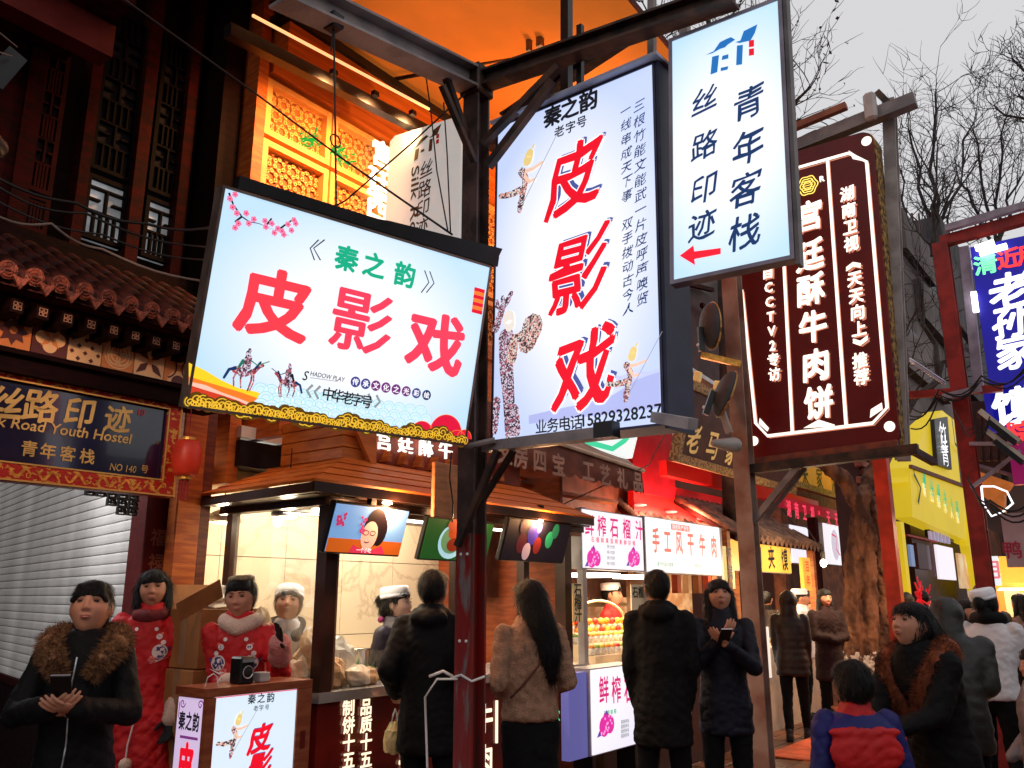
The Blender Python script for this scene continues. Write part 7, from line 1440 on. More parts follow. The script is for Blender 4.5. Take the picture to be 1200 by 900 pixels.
for i in range(4): x, z = Lj(728, 846+i*5.5); text('健康美味', x, z, .033, GREY, o_, -.006)
# --- awning with faded writing
A4 = [T(603, 505, 4.05), T(752, 553, 4.05), T(757, 577, 4.0), T(603, 538, 4.0)]
aw = thing('shop_awning', tuple(A4[0]), 'brown scalloped shop awning with faded lettering above the white stall signs', 'awning'); o0 = A4[0]
n = 26; V = []; Fc = []
for i in range(n*4+1):
    u = i/(n*4); a = A4[0]*(1-u)+A4[1]*u-o0; b = A4[3]*(1-u)+A4[2]*u-o0; b[2] -= .035*abs(math.sin(u*n*PI/1.5)); b[1] += .02*math.sin(u*40); V += [a, b]
for i in range(n*4): Fc.append((2*i, 2*i+1, 2*i+3, 2*i+2))
aw_m = mat('awning_canvas', (.16, .055, .035), .8, bump=.2, bs=20, var=.25, vs=4); MB().add(V, Fc).build('valance', aw_m, aw, True)
back0 = T(615, 480, 4.75)-o0; back1 = T(735, 538, 4.75)-o0; MB().add([A4[0]-o0, A4[1]-o0, back1, back0], [(0, 1, 2, 3)]).build('canopy', mat('awning_top', (.30, .20, .15), .8, bump=.2, var=.2), aw)
mb = MB(); mb.tube([A4[0]-o0+np.array([0, -.02, .01]), A4[1]-o0+np.array([0, -.02, .01])], .02, 6); mb.build('front_pipe', mat('pale_pipe', (.6, .5, .38), .4, var=.1), aw)
fade = mat('faded_lettering', (.42, .24, .17), .7, var=.2)
for ch, px, py in (('文', 590, 531), ('房', 609, 536), ('四', 631, 541), ('宝', 653, 546), ('工', 688, 553), ('艺', 708, 558), ('礼', 728, 562), ('品', 746, 566)):
    p = T(px, py-1, 3.97)-o0; text(ch, p[0], p[2], .20, fade, aw, p[1]-.015, bold=.03)
tb('shopfront_wall', 570, 470, 752, 700, 5.0, .2, mat('shop_front_brown', (.14, .05, .03), .5, bump=.2, var=.3), 'brown wooden shop front under the scalloped awning', 'shop front')
tb('beam', 600, 565, 725, 590, 4.6, .15, M['wood'], 'carved wooden beam under the scalloped awning', 'beam')
# green and white shop sign glimpsed under the tall lightbox
gs = thing('shop_sign', tuple(T(700, 520, 4.6)), 'white shop sign with thick green line, half hidden under the tall lightbox', 'sign'); a0 = T(700, 520, 4.6)
P = [T(q[0], q[1], 4.6)-a0 for q in ((665, 516), (752, 492), (741, 537), (668, 519))]; mb = MB(); mb.prism([(p[0], p[2]) for p in P][::-1], 0, .08); mb.build('panel', lit('green_sign_face', (.9, .97, .95), .9), gs)
mb = MB(); stroke(mb, [((T(q[0], q[1], 4.6)-a0)[0], (T(q[0], q[1], 4.6)-a0)[2]) for q in ((684, 517), (717, 526), (732, 516), (741, 505))], .06, -.006); mb.build('green_line', ink('mint', srgb(60, 200, 150)), gs)
# --- red fascia shop with the carved name board
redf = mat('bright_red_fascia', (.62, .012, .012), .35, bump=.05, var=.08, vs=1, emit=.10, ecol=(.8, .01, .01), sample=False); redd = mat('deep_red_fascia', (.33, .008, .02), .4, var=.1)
RF = 4.5; rf = thing('red_shop_front', tuple(T(780, 545, RF)), 'shop front with bright red fascia under the old carved name board', 'shop front'); r0_ = T(780, 545, RF)
def rfx(n, px0, py0, px1, py1, t, dep, m): a = T(px0, py0, t)-r0_; b = T(px1, py1, t)-r0_; return box(n, (a[0], a[1], b[2]), (b[0], a[1]+dep, a[2]), m, rf)
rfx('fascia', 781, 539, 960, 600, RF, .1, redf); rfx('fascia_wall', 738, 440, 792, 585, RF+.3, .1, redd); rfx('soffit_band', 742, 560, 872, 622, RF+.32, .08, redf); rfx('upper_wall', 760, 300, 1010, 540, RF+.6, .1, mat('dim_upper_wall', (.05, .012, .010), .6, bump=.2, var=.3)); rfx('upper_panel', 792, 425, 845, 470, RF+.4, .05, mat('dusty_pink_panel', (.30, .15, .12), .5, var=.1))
mb = MB(); mb.beam(T(792, 424, RF+.3)-r0_, T(846, 458, RF+.3)-r0_, .10, .06); mb.build('white_edge', M['white'], rf)
for k in range(3): p = T(750+k*36, 592+k*8, RF+.28)-r0_; mb = MB(); mb.ell(p, (.08, .08, .015), 12, 5); mb.build('downlight', mat('dim_downlight', (.5, .2, .2), .4, var=0, emit=.8, ecol=(1, .5, .4), sample=False), rf); q_ = p+r0_; lamp('fascia_light', (q_[0], q_[1]-.25, q_[2]-.08), 34, (1, .45, .28), .04)
for q in (795, 822): mb = MB(); mb.beam(T(q, 330+(q-795), RF+.5)-r0_, T(q+40, 340+(q-795)*2, RF+.5)-r0_, .06); mb.build('roof_batten', M['dwood2'], rf)
lm = thing('name_board', tuple(T(862, 520, 4.1)), 'brown carved name board in a gold key-pattern frame, leaning out above the red fascia', 'sign', rot=(R_(14), 0, 0)); a0 = T(862, 520, 4.1)
xl = T(797, 505, 4.1)[0]-a0[0]; xr = T(935, 540, 4.1)[0]-a0[0]; zt2 = .52; zb2 = -.42
box('board', (xl+.1, -.01, zb2+.1), (xr-.1, .05, zt2-.1), mat('board_brown', (.075, .028, .02), .45, bump=.15, var=.2), lm); kf = mat('key_pattern_gilt', (.16, .09, .04), .4, bump=1, bs=60, col2=(.45, .28, .10), vs=28, lo=.45, hi=.52)
for a_, b_ in (((xl, -.04, zt2-.1), (xr, .06, zt2)), ((xl, -.04, zb2), (xr, .06, zb2+.1)), ((xl, -.038, zb2+.1), (xl+.11, .058, zt2-.1)), ((xr-.11, -.038, zb2+.1), (xr, .058, zt2-.1))): box('frame_bar', a_, b_, kf, lm)
ltg = mat('pale_gilt', (.85, .58, .20), .35, var=.1, emit=.15, ecol=(.9, .6, .2), sample=False)
for i, ch in enumerate('老马家'): x = T(814+i*22, 512+i*5, 4.1)[0]-a0[0]; text(ch, x, -.11, .36, ltg, lm, -.02, bold=.025, br=.5, wx=.95)
for x in (xl+.15, xl+.7): mb = MB(); mb.cbox((x, -.05, zt2+.0), (x+.09, .02, zt2+.12), .01); mb.build('clasp', ltg, lm)
# --- small tiled roofs
def tiled_roof(name, label, px0, py0, px1, py1, t, depth, rise, m, step=.16):
    a = T(px0, py0, t); b = T(px1, py1, t); o = thing(name, tuple(a), label, 'roof'); w = b[0]-a[0]; dz = 0
    mb = MB(); mb.add([(0, 0, 0), (w, 0, dz), (w*.97, depth, rise), (w*.03, depth, rise), (0, 0, -.06), (w, 0, dz-.06), (w*.97, depth, rise-.06), (w*.03, depth, rise-.06)], [(0,1,2,3),(7,6,5,4),(0,4,5,1),(1,5,6,2),(2,6,7,3),(3,7,4,0)]); mb.build('deck', M['dwood2'], o)
    n = int(w/step)
    for i in range(n):
        x = (i+.5)*w/n; mb = MB(); mb.tube([(x, -.03, .01), (x+(w/2-x)*.03, depth, rise+.01)], step*.30, 7); mb.build('tile_row', m, o, True)
        mb = MB(); mb.ell((x+step/2, -.02, -.02), (step*.3, .012, .05), 8, 5); mb.build('drip_tile', m, o)
    return o
ti = mat('warm_grey_tile', (.20, .11, .07), .6, bump=.4, bs=30, var=.35, vs=9); ti2 = mat('dim_grey_tile', (.11, .07, .055), .6, bump=.4, bs=30, var=.35, vs=9)
tiled_roof('tiled_roof', 'dim little tiled roof behind the white beef sign', 745, 612, 868, 632, 4.75, .7, .62, ti2)
tiled_roof('tiled_roof', 'small tiled roof over the yellow flatbread stall', 862, 628, 962, 648, 4.0, .9, .55, ti)
mb = MB(); p = T(803, 586, 4.72); q = T(830, 606, 4.72); mb.tube([np.zeros(3), (q-p)*.3+np.array([0, 0, -.03]), q-p], [.03, .05, .09], 6); tag(mb.build('ridge_horn', ti2, None, loc=tuple(p)), 'curved ridge horn at the end of the dim tiled roof', 'roof ornament')
# --- flatbread stall
FS = 4.02
o_, Lf, w, h = tboard('stall_sign', 'glowing yellow flatbread stall sign with black characters', 855, 631, 928, 672, FS)
rectl(o_, w, h*1.02, mat('yellow_lit_board', (.5, .3, .05), .4, var=0, emit=.85, ecol=(.95, .50, .06)), .08)
for i, ch in enumerate('肉夹馍'): x, z = Lf(888+i*15.5, 651+i*2.5); text(ch, x, z, .30, BLK, o_, -.006, bold=.022, wx=.8, br=.3)
tb('side_sign', 849, 640, 862, 690, FS+.02, .06, mat('pale_yellow_lit', (.5, .4, .1), .4, var=0, emit=.8, ecol=(.95, .75, .28)), 'narrow pale yellow sign left of the yellow flatbread sign', 'sign')
p = T(855, 662, FS-.02); t = thing('sign_writing', tuple(p), 'black characters on the narrow pale yellow sign', 'sign'); text('不满', 0, .12, .17, BLK, t, 0, d='v', bold=.01, sp=1.2)
tb('side_sign', 940, 653, 952, 692, FS, .05, mat('amber_lit', (.5, .3, .05), .4, var=0, emit=.7, ecol=(.9, .45, .05)), 'narrow amber sign hanging right of the yellow flatbread sign', 'sign'); p = T(946, 662, FS-.02); t = thing('sign_writing', tuple(p), 'red characters on the narrow amber sign', 'sign'); text('百年', 0, -.02, .16, RED2, t, 0, d='v', bold=.01, sp=1.2)
fs = thing('food_stall', (11.5, FS, 0), 'flatbread stall glowing warm behind the brown-grey post', 'stall')
def FB(n, a, b, m): return box(n, (a[0]-11.5, a[1]-FS, a[2]), (b[0]-11.5, b[1]-FS, b[2]), m, fs)
x0 = wx(856, 700, FS); x1 = wx(962, 700, FS)
FB('counter', (x0, FS, 0), (x1, FS+.6, .95), mat('lit_counter', (.55, .45, .35), .4, var=.1)); FB('counter_glass', (x0, FS+.02, .96), (x1, FS+.03, 1.4), M['glass']); FB('back_wall', (x0-1, FS+2.0, 0), (x1, FS+2.05, 3), mat('cream_print', (1, 1, 1))); FB('post', (x0, FS, .95), (x0+.09, FS+.09, 2.3), wd2); FB('post', (x1-.2, FS, .95), (x1-.1, FS+.09, 2.3), wd2); FB('partition', (x0+1.0, FS+.5, .95), (x0+1.5, FS+.55, 2.2), wd2); FB('ceiling', (x0-1, FS+.1, 2.3), (x1, FS+2, 2.34), wd2)
for i in range(7): FB('hanging_goods', (x0+.3+i*.3, FS+.8, 1.6), (x0+.4+i*.3, FS+.88, 2.1), mat('goods_%d' % (i % 3), ((.5, .1, .05), (.7, .5, .3), (.3, .12, .05))[i % 3], .5))
random.seed(12)
for i in range(26): link('bun', fr_[(i % 3)], None, fs, True, (x0-11.5+.12+(i % 13)*.17, .12+.16*(i//13), .95), (0, 0, 0))
lamp('stall_lamp', (11.6, FS+.7, 2.2), 110, (1, .75, .45), kind='AREA', sx=1.5, sy=.6); lamp('stall_lamp', (9.6, 5.2, 2.3), 60, (1, .66, .38), kind='AREA', sx=1.0, sy=.5)
pb = T(965, 660, 3.4); t = thing('bare_bulb', tuple(pb), 'bright bare bulb shining left of the tree', 'lamp'); mb = MB(); mb.ell((0, 0, 0), (.04, .04, .05), 12, 8); mb.build('bulb', mat('bulb_glow', (1, .9, .7), .5, var=0, emit=14, ecol=(1, .85, .6), sample=False), t, True); mb = MB(); mb.tube([(0, 0, .07), (0, 0, .14)], .03, 8); mb.build('socket', M['black'], t); mb = MB(); mb.tube([(0, 0, .14), (0, .2, .5)], .006, 5); mb.build('cord', M['wire'], t); lamp('bulb_light', (pb[0]-.12, pb[1]-.12, pb[2]-.05), 45, (1, .72, .42), .07)
# --- boards beyond
tb('shop_wall', 905, 470, 1030, 720, 5.0, .2, mat('warm_brown_wall', (.22, .07, .03), .6, bump=.2, var=.3), 'brown shop wall behind the tree', 'shop front')
o_, Lo, w, h = tboard('shop_sign', 'amber shop board with dark brush characters behind the tree trunk', 922, 535, 1000, 584, 4.5); rectl(o_, w, h, mat('amber_board', (.50, .20, .04), .45, var=.1, emit=.22, ecol=(.8, .35, .04), sample=False))
for i, ch in enumerate('老米家泡'): x, z = Lo(926+i*17, 553+i*4); text(ch, x, z, .42, mat('dark_print', (0, 0, 0)), o_, -.008, bold=.02, br=.5, wx=.8)
mb = MB(); mb.box((0, -.02, -h-.10), (w, .08, -h-.002)); mb.build('key_pattern_rail', kf, o_)
o_, Lr, w, h = tboard('led_sign', 'red LED sign with pink characters between the stall roof and the tree', 918, 582, 994, 611, 4.3); box('panel', (0, 0, -h), (w, .1, 0), mat('led_red', (.25, .01, .02), .4, var=0, emit=.30, ecol=(.7, .02, .05), sample=False), o_)
for i, ch in enumerate('湖南卫视“天天向上”'): 
    if i < 8: x, z = Lr(924+i*9.3, 596+i*2.2); text(ch, x, z, .26, ink('led_pink', srgb(250, 70, 100), 1), o_, -.006, bold=.02, wx=.72)
o_, Lq, w, h = tboard('lit_poster', 'white lit poster with blue swoosh left of the tree', 925, 614, 951, 662, 4.35); rectl(o_, w, h, lit('poster_face', (.93, .90, 1.0))); mb = MB(); poly(mb, [(.1, -.12), (w-.15, -.2), (w-.2, -.34), (w*.5, -.2)], -.006); mb.build('printed_swoosh', INDIGO, o_)
o_, Lq, w, h = tboard('lit_poster', 'white lit poster with pale figure close beside the tree', 964, 612, 996, 664, 4.35); rectl(o_, w, h, lit('poster_face2', (.97, .93, .97))); mb = MB(); disc(mb, w*.42, -h*.5, w*.16, -.006, 16, rz=h*.38); mb.build('printed_figure', ink('poster_grey', srgb(215, 205, 220)), o_)
mb = MB(); stroke(mb, [(w*.3, -h*.25), (w*.5, -h*.3), (w*.45, -h*.6), (w*.6, -h*.75)], .03, -.0065); mb.build('printed_line', PINK, o_)
p = T(955, 606, 4.0); mb = MB(); mb.box((0, 0, -2.6), (.12, .12, 0)); tag(mb.build('wooden_post', M['dwood2'], None, loc=tuple(p)), 'dark wooden post between the two lit posters', 'post')
t = thing('yellow_lamp_sign', tuple(T(1018, 558, 4.0)), 'glowing yellow petal-edged sign hanging behind the tree fork', 'sign'); a0 = T(1018, 558, 4.0)
P = [T(q[0], q[1], 4.0)-a0 for q in ((990, 541), (1000, 533), (1030, 535), (1040, 546), (1032, 572), (1012, 578), (1003, 566), (997, 552))]; mb = MB(); mb.prism([(p[0], p[2]) for p in P][::-1], 0, .1); mb.build('panel', mat('yellow_sign_glow', (.6, .4, .05), .4, var=0, emit=.9, ecol=(1, .65, .05)), t)
for i, ch in enumerate('的馍'): p = T(1008+i*13, 566-i*3, 3.98)-a0; text(ch, p[0], p[2], .30, BROWN, t, -.02, bold=.02, wx=.8)
# --- brick pier: bricks one by one
bp = thing('brick_pier', tuple(T(1022, 700, 3.6)), 'dark red brick pier between the tree and the red post', 'pier'); a0 = T(1022, 700, 3.6); x1 = T(1052, 700, 3.6)[0]-a0[0]; bp.location.z = 0
bk = [mat('brick_%d' % i, c, .7, bump=.3, var=.3, vs=8) for i, c in enumerate(((.20, .045, .03), (.14, .03, .022), (.26, .075, .045)))]; bw = x1/3; bme = []
for k in range(3): mb = MB(); mb.cbox((-bw/2+.008, -.06, -.055), (bw/2-.008, .06, .055), .012); me = mb.mesh('brick'); me.materials.append(bk[k]); bme.append(me)
box('mortar_core', (0, .02, 0), (x1, .4, 3.9), mat('brick_mortar', (.05, .02, .018), .8), bp); random.seed(5)
for j in range(30):
    for i in range(3): link('brick', bme[random.randrange(3)], None, bp, loc=((i+.5)*bw+(-.04 if j % 2 else .04), random.uniform(-.004, .004), .07+j*.13))
# --- red posts
p = D(1049, 700, 9.6); rp1 = steel_thing('steel_post', 'upright orange-red post right of the brick pier', [('shaft', (p[0], p[1], 0), (p[0], p[1], D(1047, 520, 9.6)[2]), .15, 'b', M['redpost'])], (p[0], p[1], 0), 'post')
p3 = (9.5, 1.42); zt3 = S(1108, 285, 9.5)[2]
rp2 = steel_thing('steel_gantry', 'red steel frame that carries the blue lit sign at the right edge', [('post', (p3[0], p3[1], 0), (p3[0], p3[1]+.0, zt3), .15, 'h', mat('dull_red_post', (.26, .020, .015), .5, bump=.2, var=.25)), ('top_rail', S(1103, 284, 9.5), S(1290, 232, 9.5), .11, 'b', mat('dull_red_post', (1, 1, 1))), ('cap_rail', S(1108, 268, 9.4), S(1290, 215, 9.4), .07, 'b', mat('pale_grey_rail', (.30, .25, .30), .5, var=.2)),
     ('inner_upright', S(1130, 290, 9.55), S(1147, 455, 9.55), .09, 'b', mat('pale_grey_rail', (1, 1, 1))), ('cross_rail', S(1066, 463, 9.3), S(1175, 455, 9.3), .07, 'b', mat('dull_red_post', (1, 1, 1))), ('cross_rail', S(1105, 466, 9.2), S(1150, 455, 9.2), .06, 'b', mat('pale_grey_rail', (1, 1, 1))),
     ('diagonal', S(1118, 375, 9.6), S(1146, 415, 9.6), .05, 'b', M['dsteel']), ('diagonal', S(1118, 398, 9.6), S(1146, 420, 9.6), .04, 'b', mat('pale_grey_rail', (1, 1, 1))), ('strut', S(1138, 572, 9.3), S(1196, 528, 9.3), .035, 'b', mat('pale_grey_rail', (1, 1, 1))), ('strut', S(1136, 520, 9.4), S(1190, 520, 9.4), .035, 'b', mat('pale_grey_rail', (1, 1, 1))), ('strut', S(1136, 542, 9.6), S(1197, 560, 9.6), .03, 'b', mat('pale_grey_rail', (1, 1, 1)))], (p3[0], p3[1], 0))
bl = mat('blue_sign_face', (.015, .01, .22), .4, var=.2, vs=2, emit=.5, ecol=(.015, .015, .38), sample=True)
bw_ = mat('cold_white_letter', (1, 1, 1), .4, var=0, emit=1.3, ecol=(.92, .95, 1), sample=False)
o_, Lb, w, h = sboard('lightbox_sign', 'upper deep blue lit sign with white strokes and a green and a red character', 1137, 292, 1290, 450, 9.45); box('panel', (0, 0, -1.85), (1.4, .1, .02), bl, o_)
for ch, px, py, c in (('清', 1155, 310, ink('led_green', srgb(120, 250, 170), 1.1)), ('近', 1182, 303, ink('led_redo', srgb(255, 60, 60), 1.1)), ('月', 1205, 298, ink('led_redo', (0, 0, 0)))): x, z = Lb(px, py); text(ch, x, z, .22, c, o_, -.008, bold=.03)
for ch, px, py, sz in (('老', 1185, 340, .40), ('孙', 1186, 376, .36), ('家', 1190, 412, .36)): x, z = Lb(px, py); text(ch, x, z, sz, bw_, o_, -.01, bold=.03, br=.6)
for a_, b_ in (((1144, 293), (1166, 286)), ((1149, 299), (1181, 290)), ((1142, 344), (1145, 367))):
    x, z = Lb(*a_); x2, z2 = Lb(*b_); mb = MB(); mb.beam((x, -.05, z), (x2, -.05, z2), .05); mb.build('fluorescent_tube', M['tubeglow'], o_)
o_, Lb, w, h = sboard('lightbox_sign', 'lower blue lit sign turning magenta at its foot, at the right edge', 1152, 458, 1290, 520, 9.45); box('panel', (0, 0, -.42), (1.4, .1, .0), bl, o_); box('foot_panel', (.15, -.002, -.95), (1.4, .1, -.425), mat('magenta_face', (.2, .01, .08), .4, var=0, emit=.4, ecol=(.35, .01, .12), sample=False), o_)
x, z = Lb(1190, 476); text('馍', x, z, .40, bw_, o_, -.01, bold=.04, br=.4); x, z = Lb(1196, 507); text('院', x, z, .24, ink('led_redo', (0, 0, 0)), o_, -.01, bold=.03)
# floodlights under the blue sign
for i, (px, py, a) in enumerate(((1172, 500, .5), (1180, 523, .45))):
    t = thing('floodlight', tuple(S(px, py, 9.1)), ('upper' if i == 0 else 'lower')+' slim cream floodlight under the blue sign', 'lamp', rot=(0, 0, 0)); mb = MB(); d = S(px+26, py+20, 9.1)-S(px-20, py-16, 9.1); mb.beam(-d/2, d/2, .15, .05); mb.build('housing', mat('cream_housing', (.6, .52, .42), .4, var=.1), t); mb = MB(); mb.beam(-d*.3+np.array([-.06, 0, -.05]), d*.4+np.array([-.06, 0, -.05]), .10, .05); mb.build('reflector', M['black'], t)
# --- yellow shop front
yl = mat('lit_yellow_board', (.35, .28, .02), .45, var=.12, vs=.6, emit=.52, ecol=(1, .70, .02))
yf = thing('yellow_shop_front', tuple(T(1065, 605, 3.8)), 'bright yellow lit shop front with pointed top and black vertical sign', 'shop front'); a0 = T(1065, 605, 3.8)
def yq(pts, t=3.8): return [(lambda p: (p[0]-a0[0], p[2]-a0[2]))(T(x, y, t)) for x, y in pts]
mb = MB(); mb.prism(yq([(1062, 565), (1068, 540), (1085, 500), (1104, 481), (1118, 492), (1125, 560), (1126, 568)])[::-1], 0, .4); mb.build('gable_panel', yl, yf); mb = MB(); mb.prism(yq([(1063, 548), (1127, 572), (1144, 640), (1066, 606)])[::-1], -.05, .3); mb.build('lower_panel', yl, yf)
mb = MB(); mb.prism(yq([(1088, 492), (1104, 489), (1109, 551), (1092, 545)])[::-1], -.12, -.03); mb.build('vertical_sign', mat('black_sign', (.012, .01, .01), .4), yf)
for i, ch in enumerate('竹叶青'): x, z = yq([(1096+i*1.5, 508+i*13)])[0]; text(ch, x, z, .55, WHT, yf, -.16, bold=.0, br=1.2, wx=1.6)
for pts in (((1066, 550), (1066, 556), (1074, 572), (1071, 590)), ((1111, 488), (1115, 520), (1122, 530))): mb = MB(); stroke(mb, yq(pts), .10, -.08); mb.build('wire', M['wire'], yf)
for r in range(3): x, z = yq([(1079, 560+r*7)])[0]; text('青山绿水人家', x, z, .30, GRN if r < 2 else CREAM, yf, -.07, sp=2.2, wx=1.0, slope=-.1)
mb = MB(); mb.prism(yq([(1061, 545), (1125, 568), (1125, 572), (1061, 549)])[::-1], -.12, -.06); mb.build('ledge', mat('rusty_angle', (1, 1, 1)), yf)
mb = MB(); mb.prism(yq([(1129, 600), (1150, 610), (1152, 700), (1140, 700), (1130, 640)])[::-1], -.1, .1); mb.build('yellow_pillar', yl, yf)
tb('yellow_strip', 1059, 612, 1066, 712, 3.3, .15, yl, 'tall narrow yellow lit strip right of the red post', 'sign')
dk_ = mat('dark_shop_interior', (.06, .02, .015), .5, var=.3)
rsh = thing('wine_shop', tuple(T(1066, 640, 3.85)), 'dark shop opening under the yellow front with bottle shelf and posters', 'shop front'); a1 = T(1066, 640, 3.85)
def wq(n, px0, py0, px1, py1, dy, dep, m): a = T(px0, py0, 3.85+dy)-a1; b = T(px1, py1, 3.85+dy)-a1; return box(n, (a[0], a[1], b[2]), (b[0], a[1]+dep, a[2]), m, rsh)
wq('opening', 1066, 612, 1150, 730, .4, .2, dk_); wq('shelf_panel', 1088, 612, 1118, 636, .1, .1, M['black']); wq('door_panel', 1074, 636, 1092, 668, .05, .1, mat('door_maroon', (.10, .03, .03), .4)); wq('lintel', 1064, 628, 1098, 634, .0, .1, M['redpost'])
for i in range(6): wq('bottle', 1090+i*4.3, 622+i*.8, 1092.5+i*4.3, 633+i*.9, .04, .05, mat('bottle_lilac', (.5, .45, .7), .3, var=0, emit=.3, ecol=(.7, .6, .9), sample=False))
wq('lit_poster', 1097, 638, 1121, 680, -.05, .05, lit('poster_face3', (.97, .88, .97), .9)); wq('side_panel', 1092, 636, 1096.5, 676, -.04, .05, mat('mauve_panel', (.4, .25, .35), .4, var=0)); wq('warm_poster', 1122, 648, 1140, 690, -.04, .05, mat('warm_poster_face', (.7, .3, .1), .4, col2=(.9, .7, .4), vs=1.5, emit=.5))
wq('blue_window', 1066, 638, 1073, 664, .0, .05, mat('blue_glass', (.2, .3, .5), .2, var=0, emit=.3, ecol=(.3, .45, .8), sample=False))
for i, (px, py) in enumerate(((1078, 702), (1086, 706))):
    t = thing('red_ornament', tuple(T(px, py, 3.2)), ('left' if i == 0 else 'right')+' red tinsel ornament hanging below the wine shop', 'ornament'); mb = MB()
    for k in range(34): a = RNG.randn(3)*.02; b = RNG.randn(3)*np.array([.12, .05, .17]); mb.beam(a, b+.001, .018)
    mb.build('tinsel', mat('red_tinsel', (.75, .02, .03), .3, var=.2, emit=.25, ecol=(.9, .03, .05), sample=False), t)
# --- stalls at the right edge
rs_ = thing('food_stall', tuple(D(1180, 690, 10.5)), 'orange lit stall at the right edge with white hanging sign and trays', 'stall'); a2 = D(1180, 690, 10.5); rs_.location.z = 0
def RB(n, px0, py0, px1, py1, d, dep, m):      # faces the camera side of the street
    s0 = a2[0]+d; a = S(px0, py0, s0); b = S(px1, py1, s0); return box(n, (d, b[1]-a2[1], b[2]), (d+dep, a[1]-a2[1], a[2]), m, rs_)
orl = mat('stall_orange', (.75, .25, .06), .45, var=.15, emit=.18, ecol=(.9, .3, .05), sample=False)
RB('back_board', 1146, 655, 1290, 745, .9, .1, orl); RB('fascia', 1170, 652, 1290, 682, .1, .1, mat('yellow_lit_board', (1, 1, 1))); RB('front', 1158, 745, 1290, 830, .2, .1, mat('stall_wood', (1, 1, 1))); RB('post', 1160, 665, 1166, 830, .15, .08, wd2); RB('worktop', 1150, 742, 1290, 747, -.1, .9, mat('pale_shelf', (1, 1, 1)))
RB('arched_panel', 1176, 690, 1200, 735, .7, .05, mat('pale_tier', (1, 1, 1)))
for i in range(4): RB('food_tray', 1168+i*9, 731, 1175+i*9, 742, .1, .2, mat('goods_%d' % (i % 3), (1, 1, 1)))
lamp('stall_lamp', (a2[0]+.5, a2[1]-.2, 2.5), 130, (1, .62, .35), kind='AREA', sx=1.0, sy=.6)
t = thing('disc_lamp', tuple(S(1186, 692, a2[0]-.1)), 'flat white disc lamp over the stall at the right edge', 'lamp'); mb = MB(); mb.loft([(0, 0, 0, .16, .16), (0, 0, .03, .13, .13)], 18); mb.build('shade', mat('disc_glow', (1, 1, .9), .4, var=0, emit=1.3, ecol=(1, .93, .75), sample=False), t)
mb = MB(); mb.box((-.05, -.05, -.20), (.05, -.04, -.04)); mb.build('yellow_tag', mat('yellow_tag', (.8, .6, .05), .5, var=0, emit=.3, ecol=(.9, .7, .05), sample=False), t)
o_, _, w, h = sboard('hanging_sign', 'pinkish grey unlit hanging sign with red print at the right edge', 1172, 602, 1215, 664, 9.0); box('panel', (0, 0, -h), (w, .09, 0), mat('pinkish_acrylic', (.42, .28, .29), .4, var=.15, vs=2), o_); text('鸭', w*.25, -h*.68, .16, mat('dull_red_print', (0, 0, 0)), o_, -.005, bold=.02)
o_, _, w, h = sboard('lit_poster', 'small white lit poster left of the disc lamp', 1153, 652, 1173, 686, 10.2); box('panel', (0, 0, -h), (w, .06, 0), lit('poster_face4', (.86, .93, .98), .9), o_); text('月', w*.5, -h*.45, .2, ink('poster_red', srgb(220, 120, 130)), o_, -.005)
a_ = thing('roof_awning', tuple(S(1150, 560, 10.5)), 'orange lit awning with dark steel roof above the right stall', 'awning'); q0 = S(1150, 560, 10.5)
def aq(pts, s_): return [(lambda p: (q0[1]-p[1], p[2]-q0[2]))(S(x, y, s_)) for x, y in pts]
o = MB(); o.prism(aq([(1137, 549), (1187, 566), (1177, 580), (1177, 600), (1150, 580), (1139, 556)], 10.5)[::-1], 0, .15); ob_ = o.build('orange_bracket', orl, a_); ob_.rotation_euler = (0, 0, -PI/2)
o = MB(); o.prism(aq([(1136, 470), (1290, 470), (1290, 590), (1195, 560), (1136, 545)], 10.9)[::-1], 0, .15); ob_ = o.build('dark_roof', mat('sooty_roof', (.035, .015, .012), .6, var=.3), a_); ob_.rotation_euler = (0, 0, -PI/2); ob_.location = (.4, 0, 0)
for k in range(5): mb = MB(); mb.beam(S(1138+k*9, 480, 10.6)-q0, S(1140+k*9, 540, 10.6)-q0, .05); mb.build('lath', M['dsteel'], a_)
# neon outline, cable tangle
t = thing('neon_ornament', tuple(S(1165, 590, 9.2)), 'white neon outline shape above the hanging sign at the right', 'sign'); q0 = S(1165, 590, 9.2); mb = MB()
P = [S(x, y, 9.2)-q0 for x, y in ((1150, 570), (1152, 590), (1162, 605), (1175, 600), (1187, 590), (1180, 576), (1165, 570), (1150, 570))]; mb.tube(P, .010, 6); mb.build('neon_tube', bw_, t)
random.seed(21)
for k in range(4):
    y0 = 462+random.uniform(-8, 14); cable([S(1060+random.uniform(0, 10), y0+random.uniform(0, 30), 9.2), S(1100, 462+random.uniform(-12, 14), 9.1), S(1150, 440+random.uniform(0, 25), 9.1), S(1205, 425+random.uniform(0, 14), 9.0)], .008, ['topmost', 'second', 'third', 'lowest'][k]+' black cable slung across the blue sign frame', sag=.12)
for k in range(3): cable([S(1134+k*3, 560+k*5, 9.0), S(1160, 586+k*4, 8.9), S(1210, 586+k*9, 8.9)], .009, ['upper', 'middle', 'lower'][k]+' black cable looping over the hanging sign at the right', sag=.10)
for k in range(2): cable([S(1118+k*6, 480+k*12, 9.1), S(1140, 500+k*6, 9.0), S(1160, 488+k*4, 9.0)], .006, ['upper', 'lower'][k]+' thin cable hanging beside the cream floodlights', sag=.1)
cable([D(905, 580, 13), D(930, 615, 12.5)], .01, 'short cable between the shop boards'); cable([D(795, 480, 8), D(760, 545, 8.4), D(640, 600, 8)], .006, 'thin cable crossing the red fascia', m=gm)
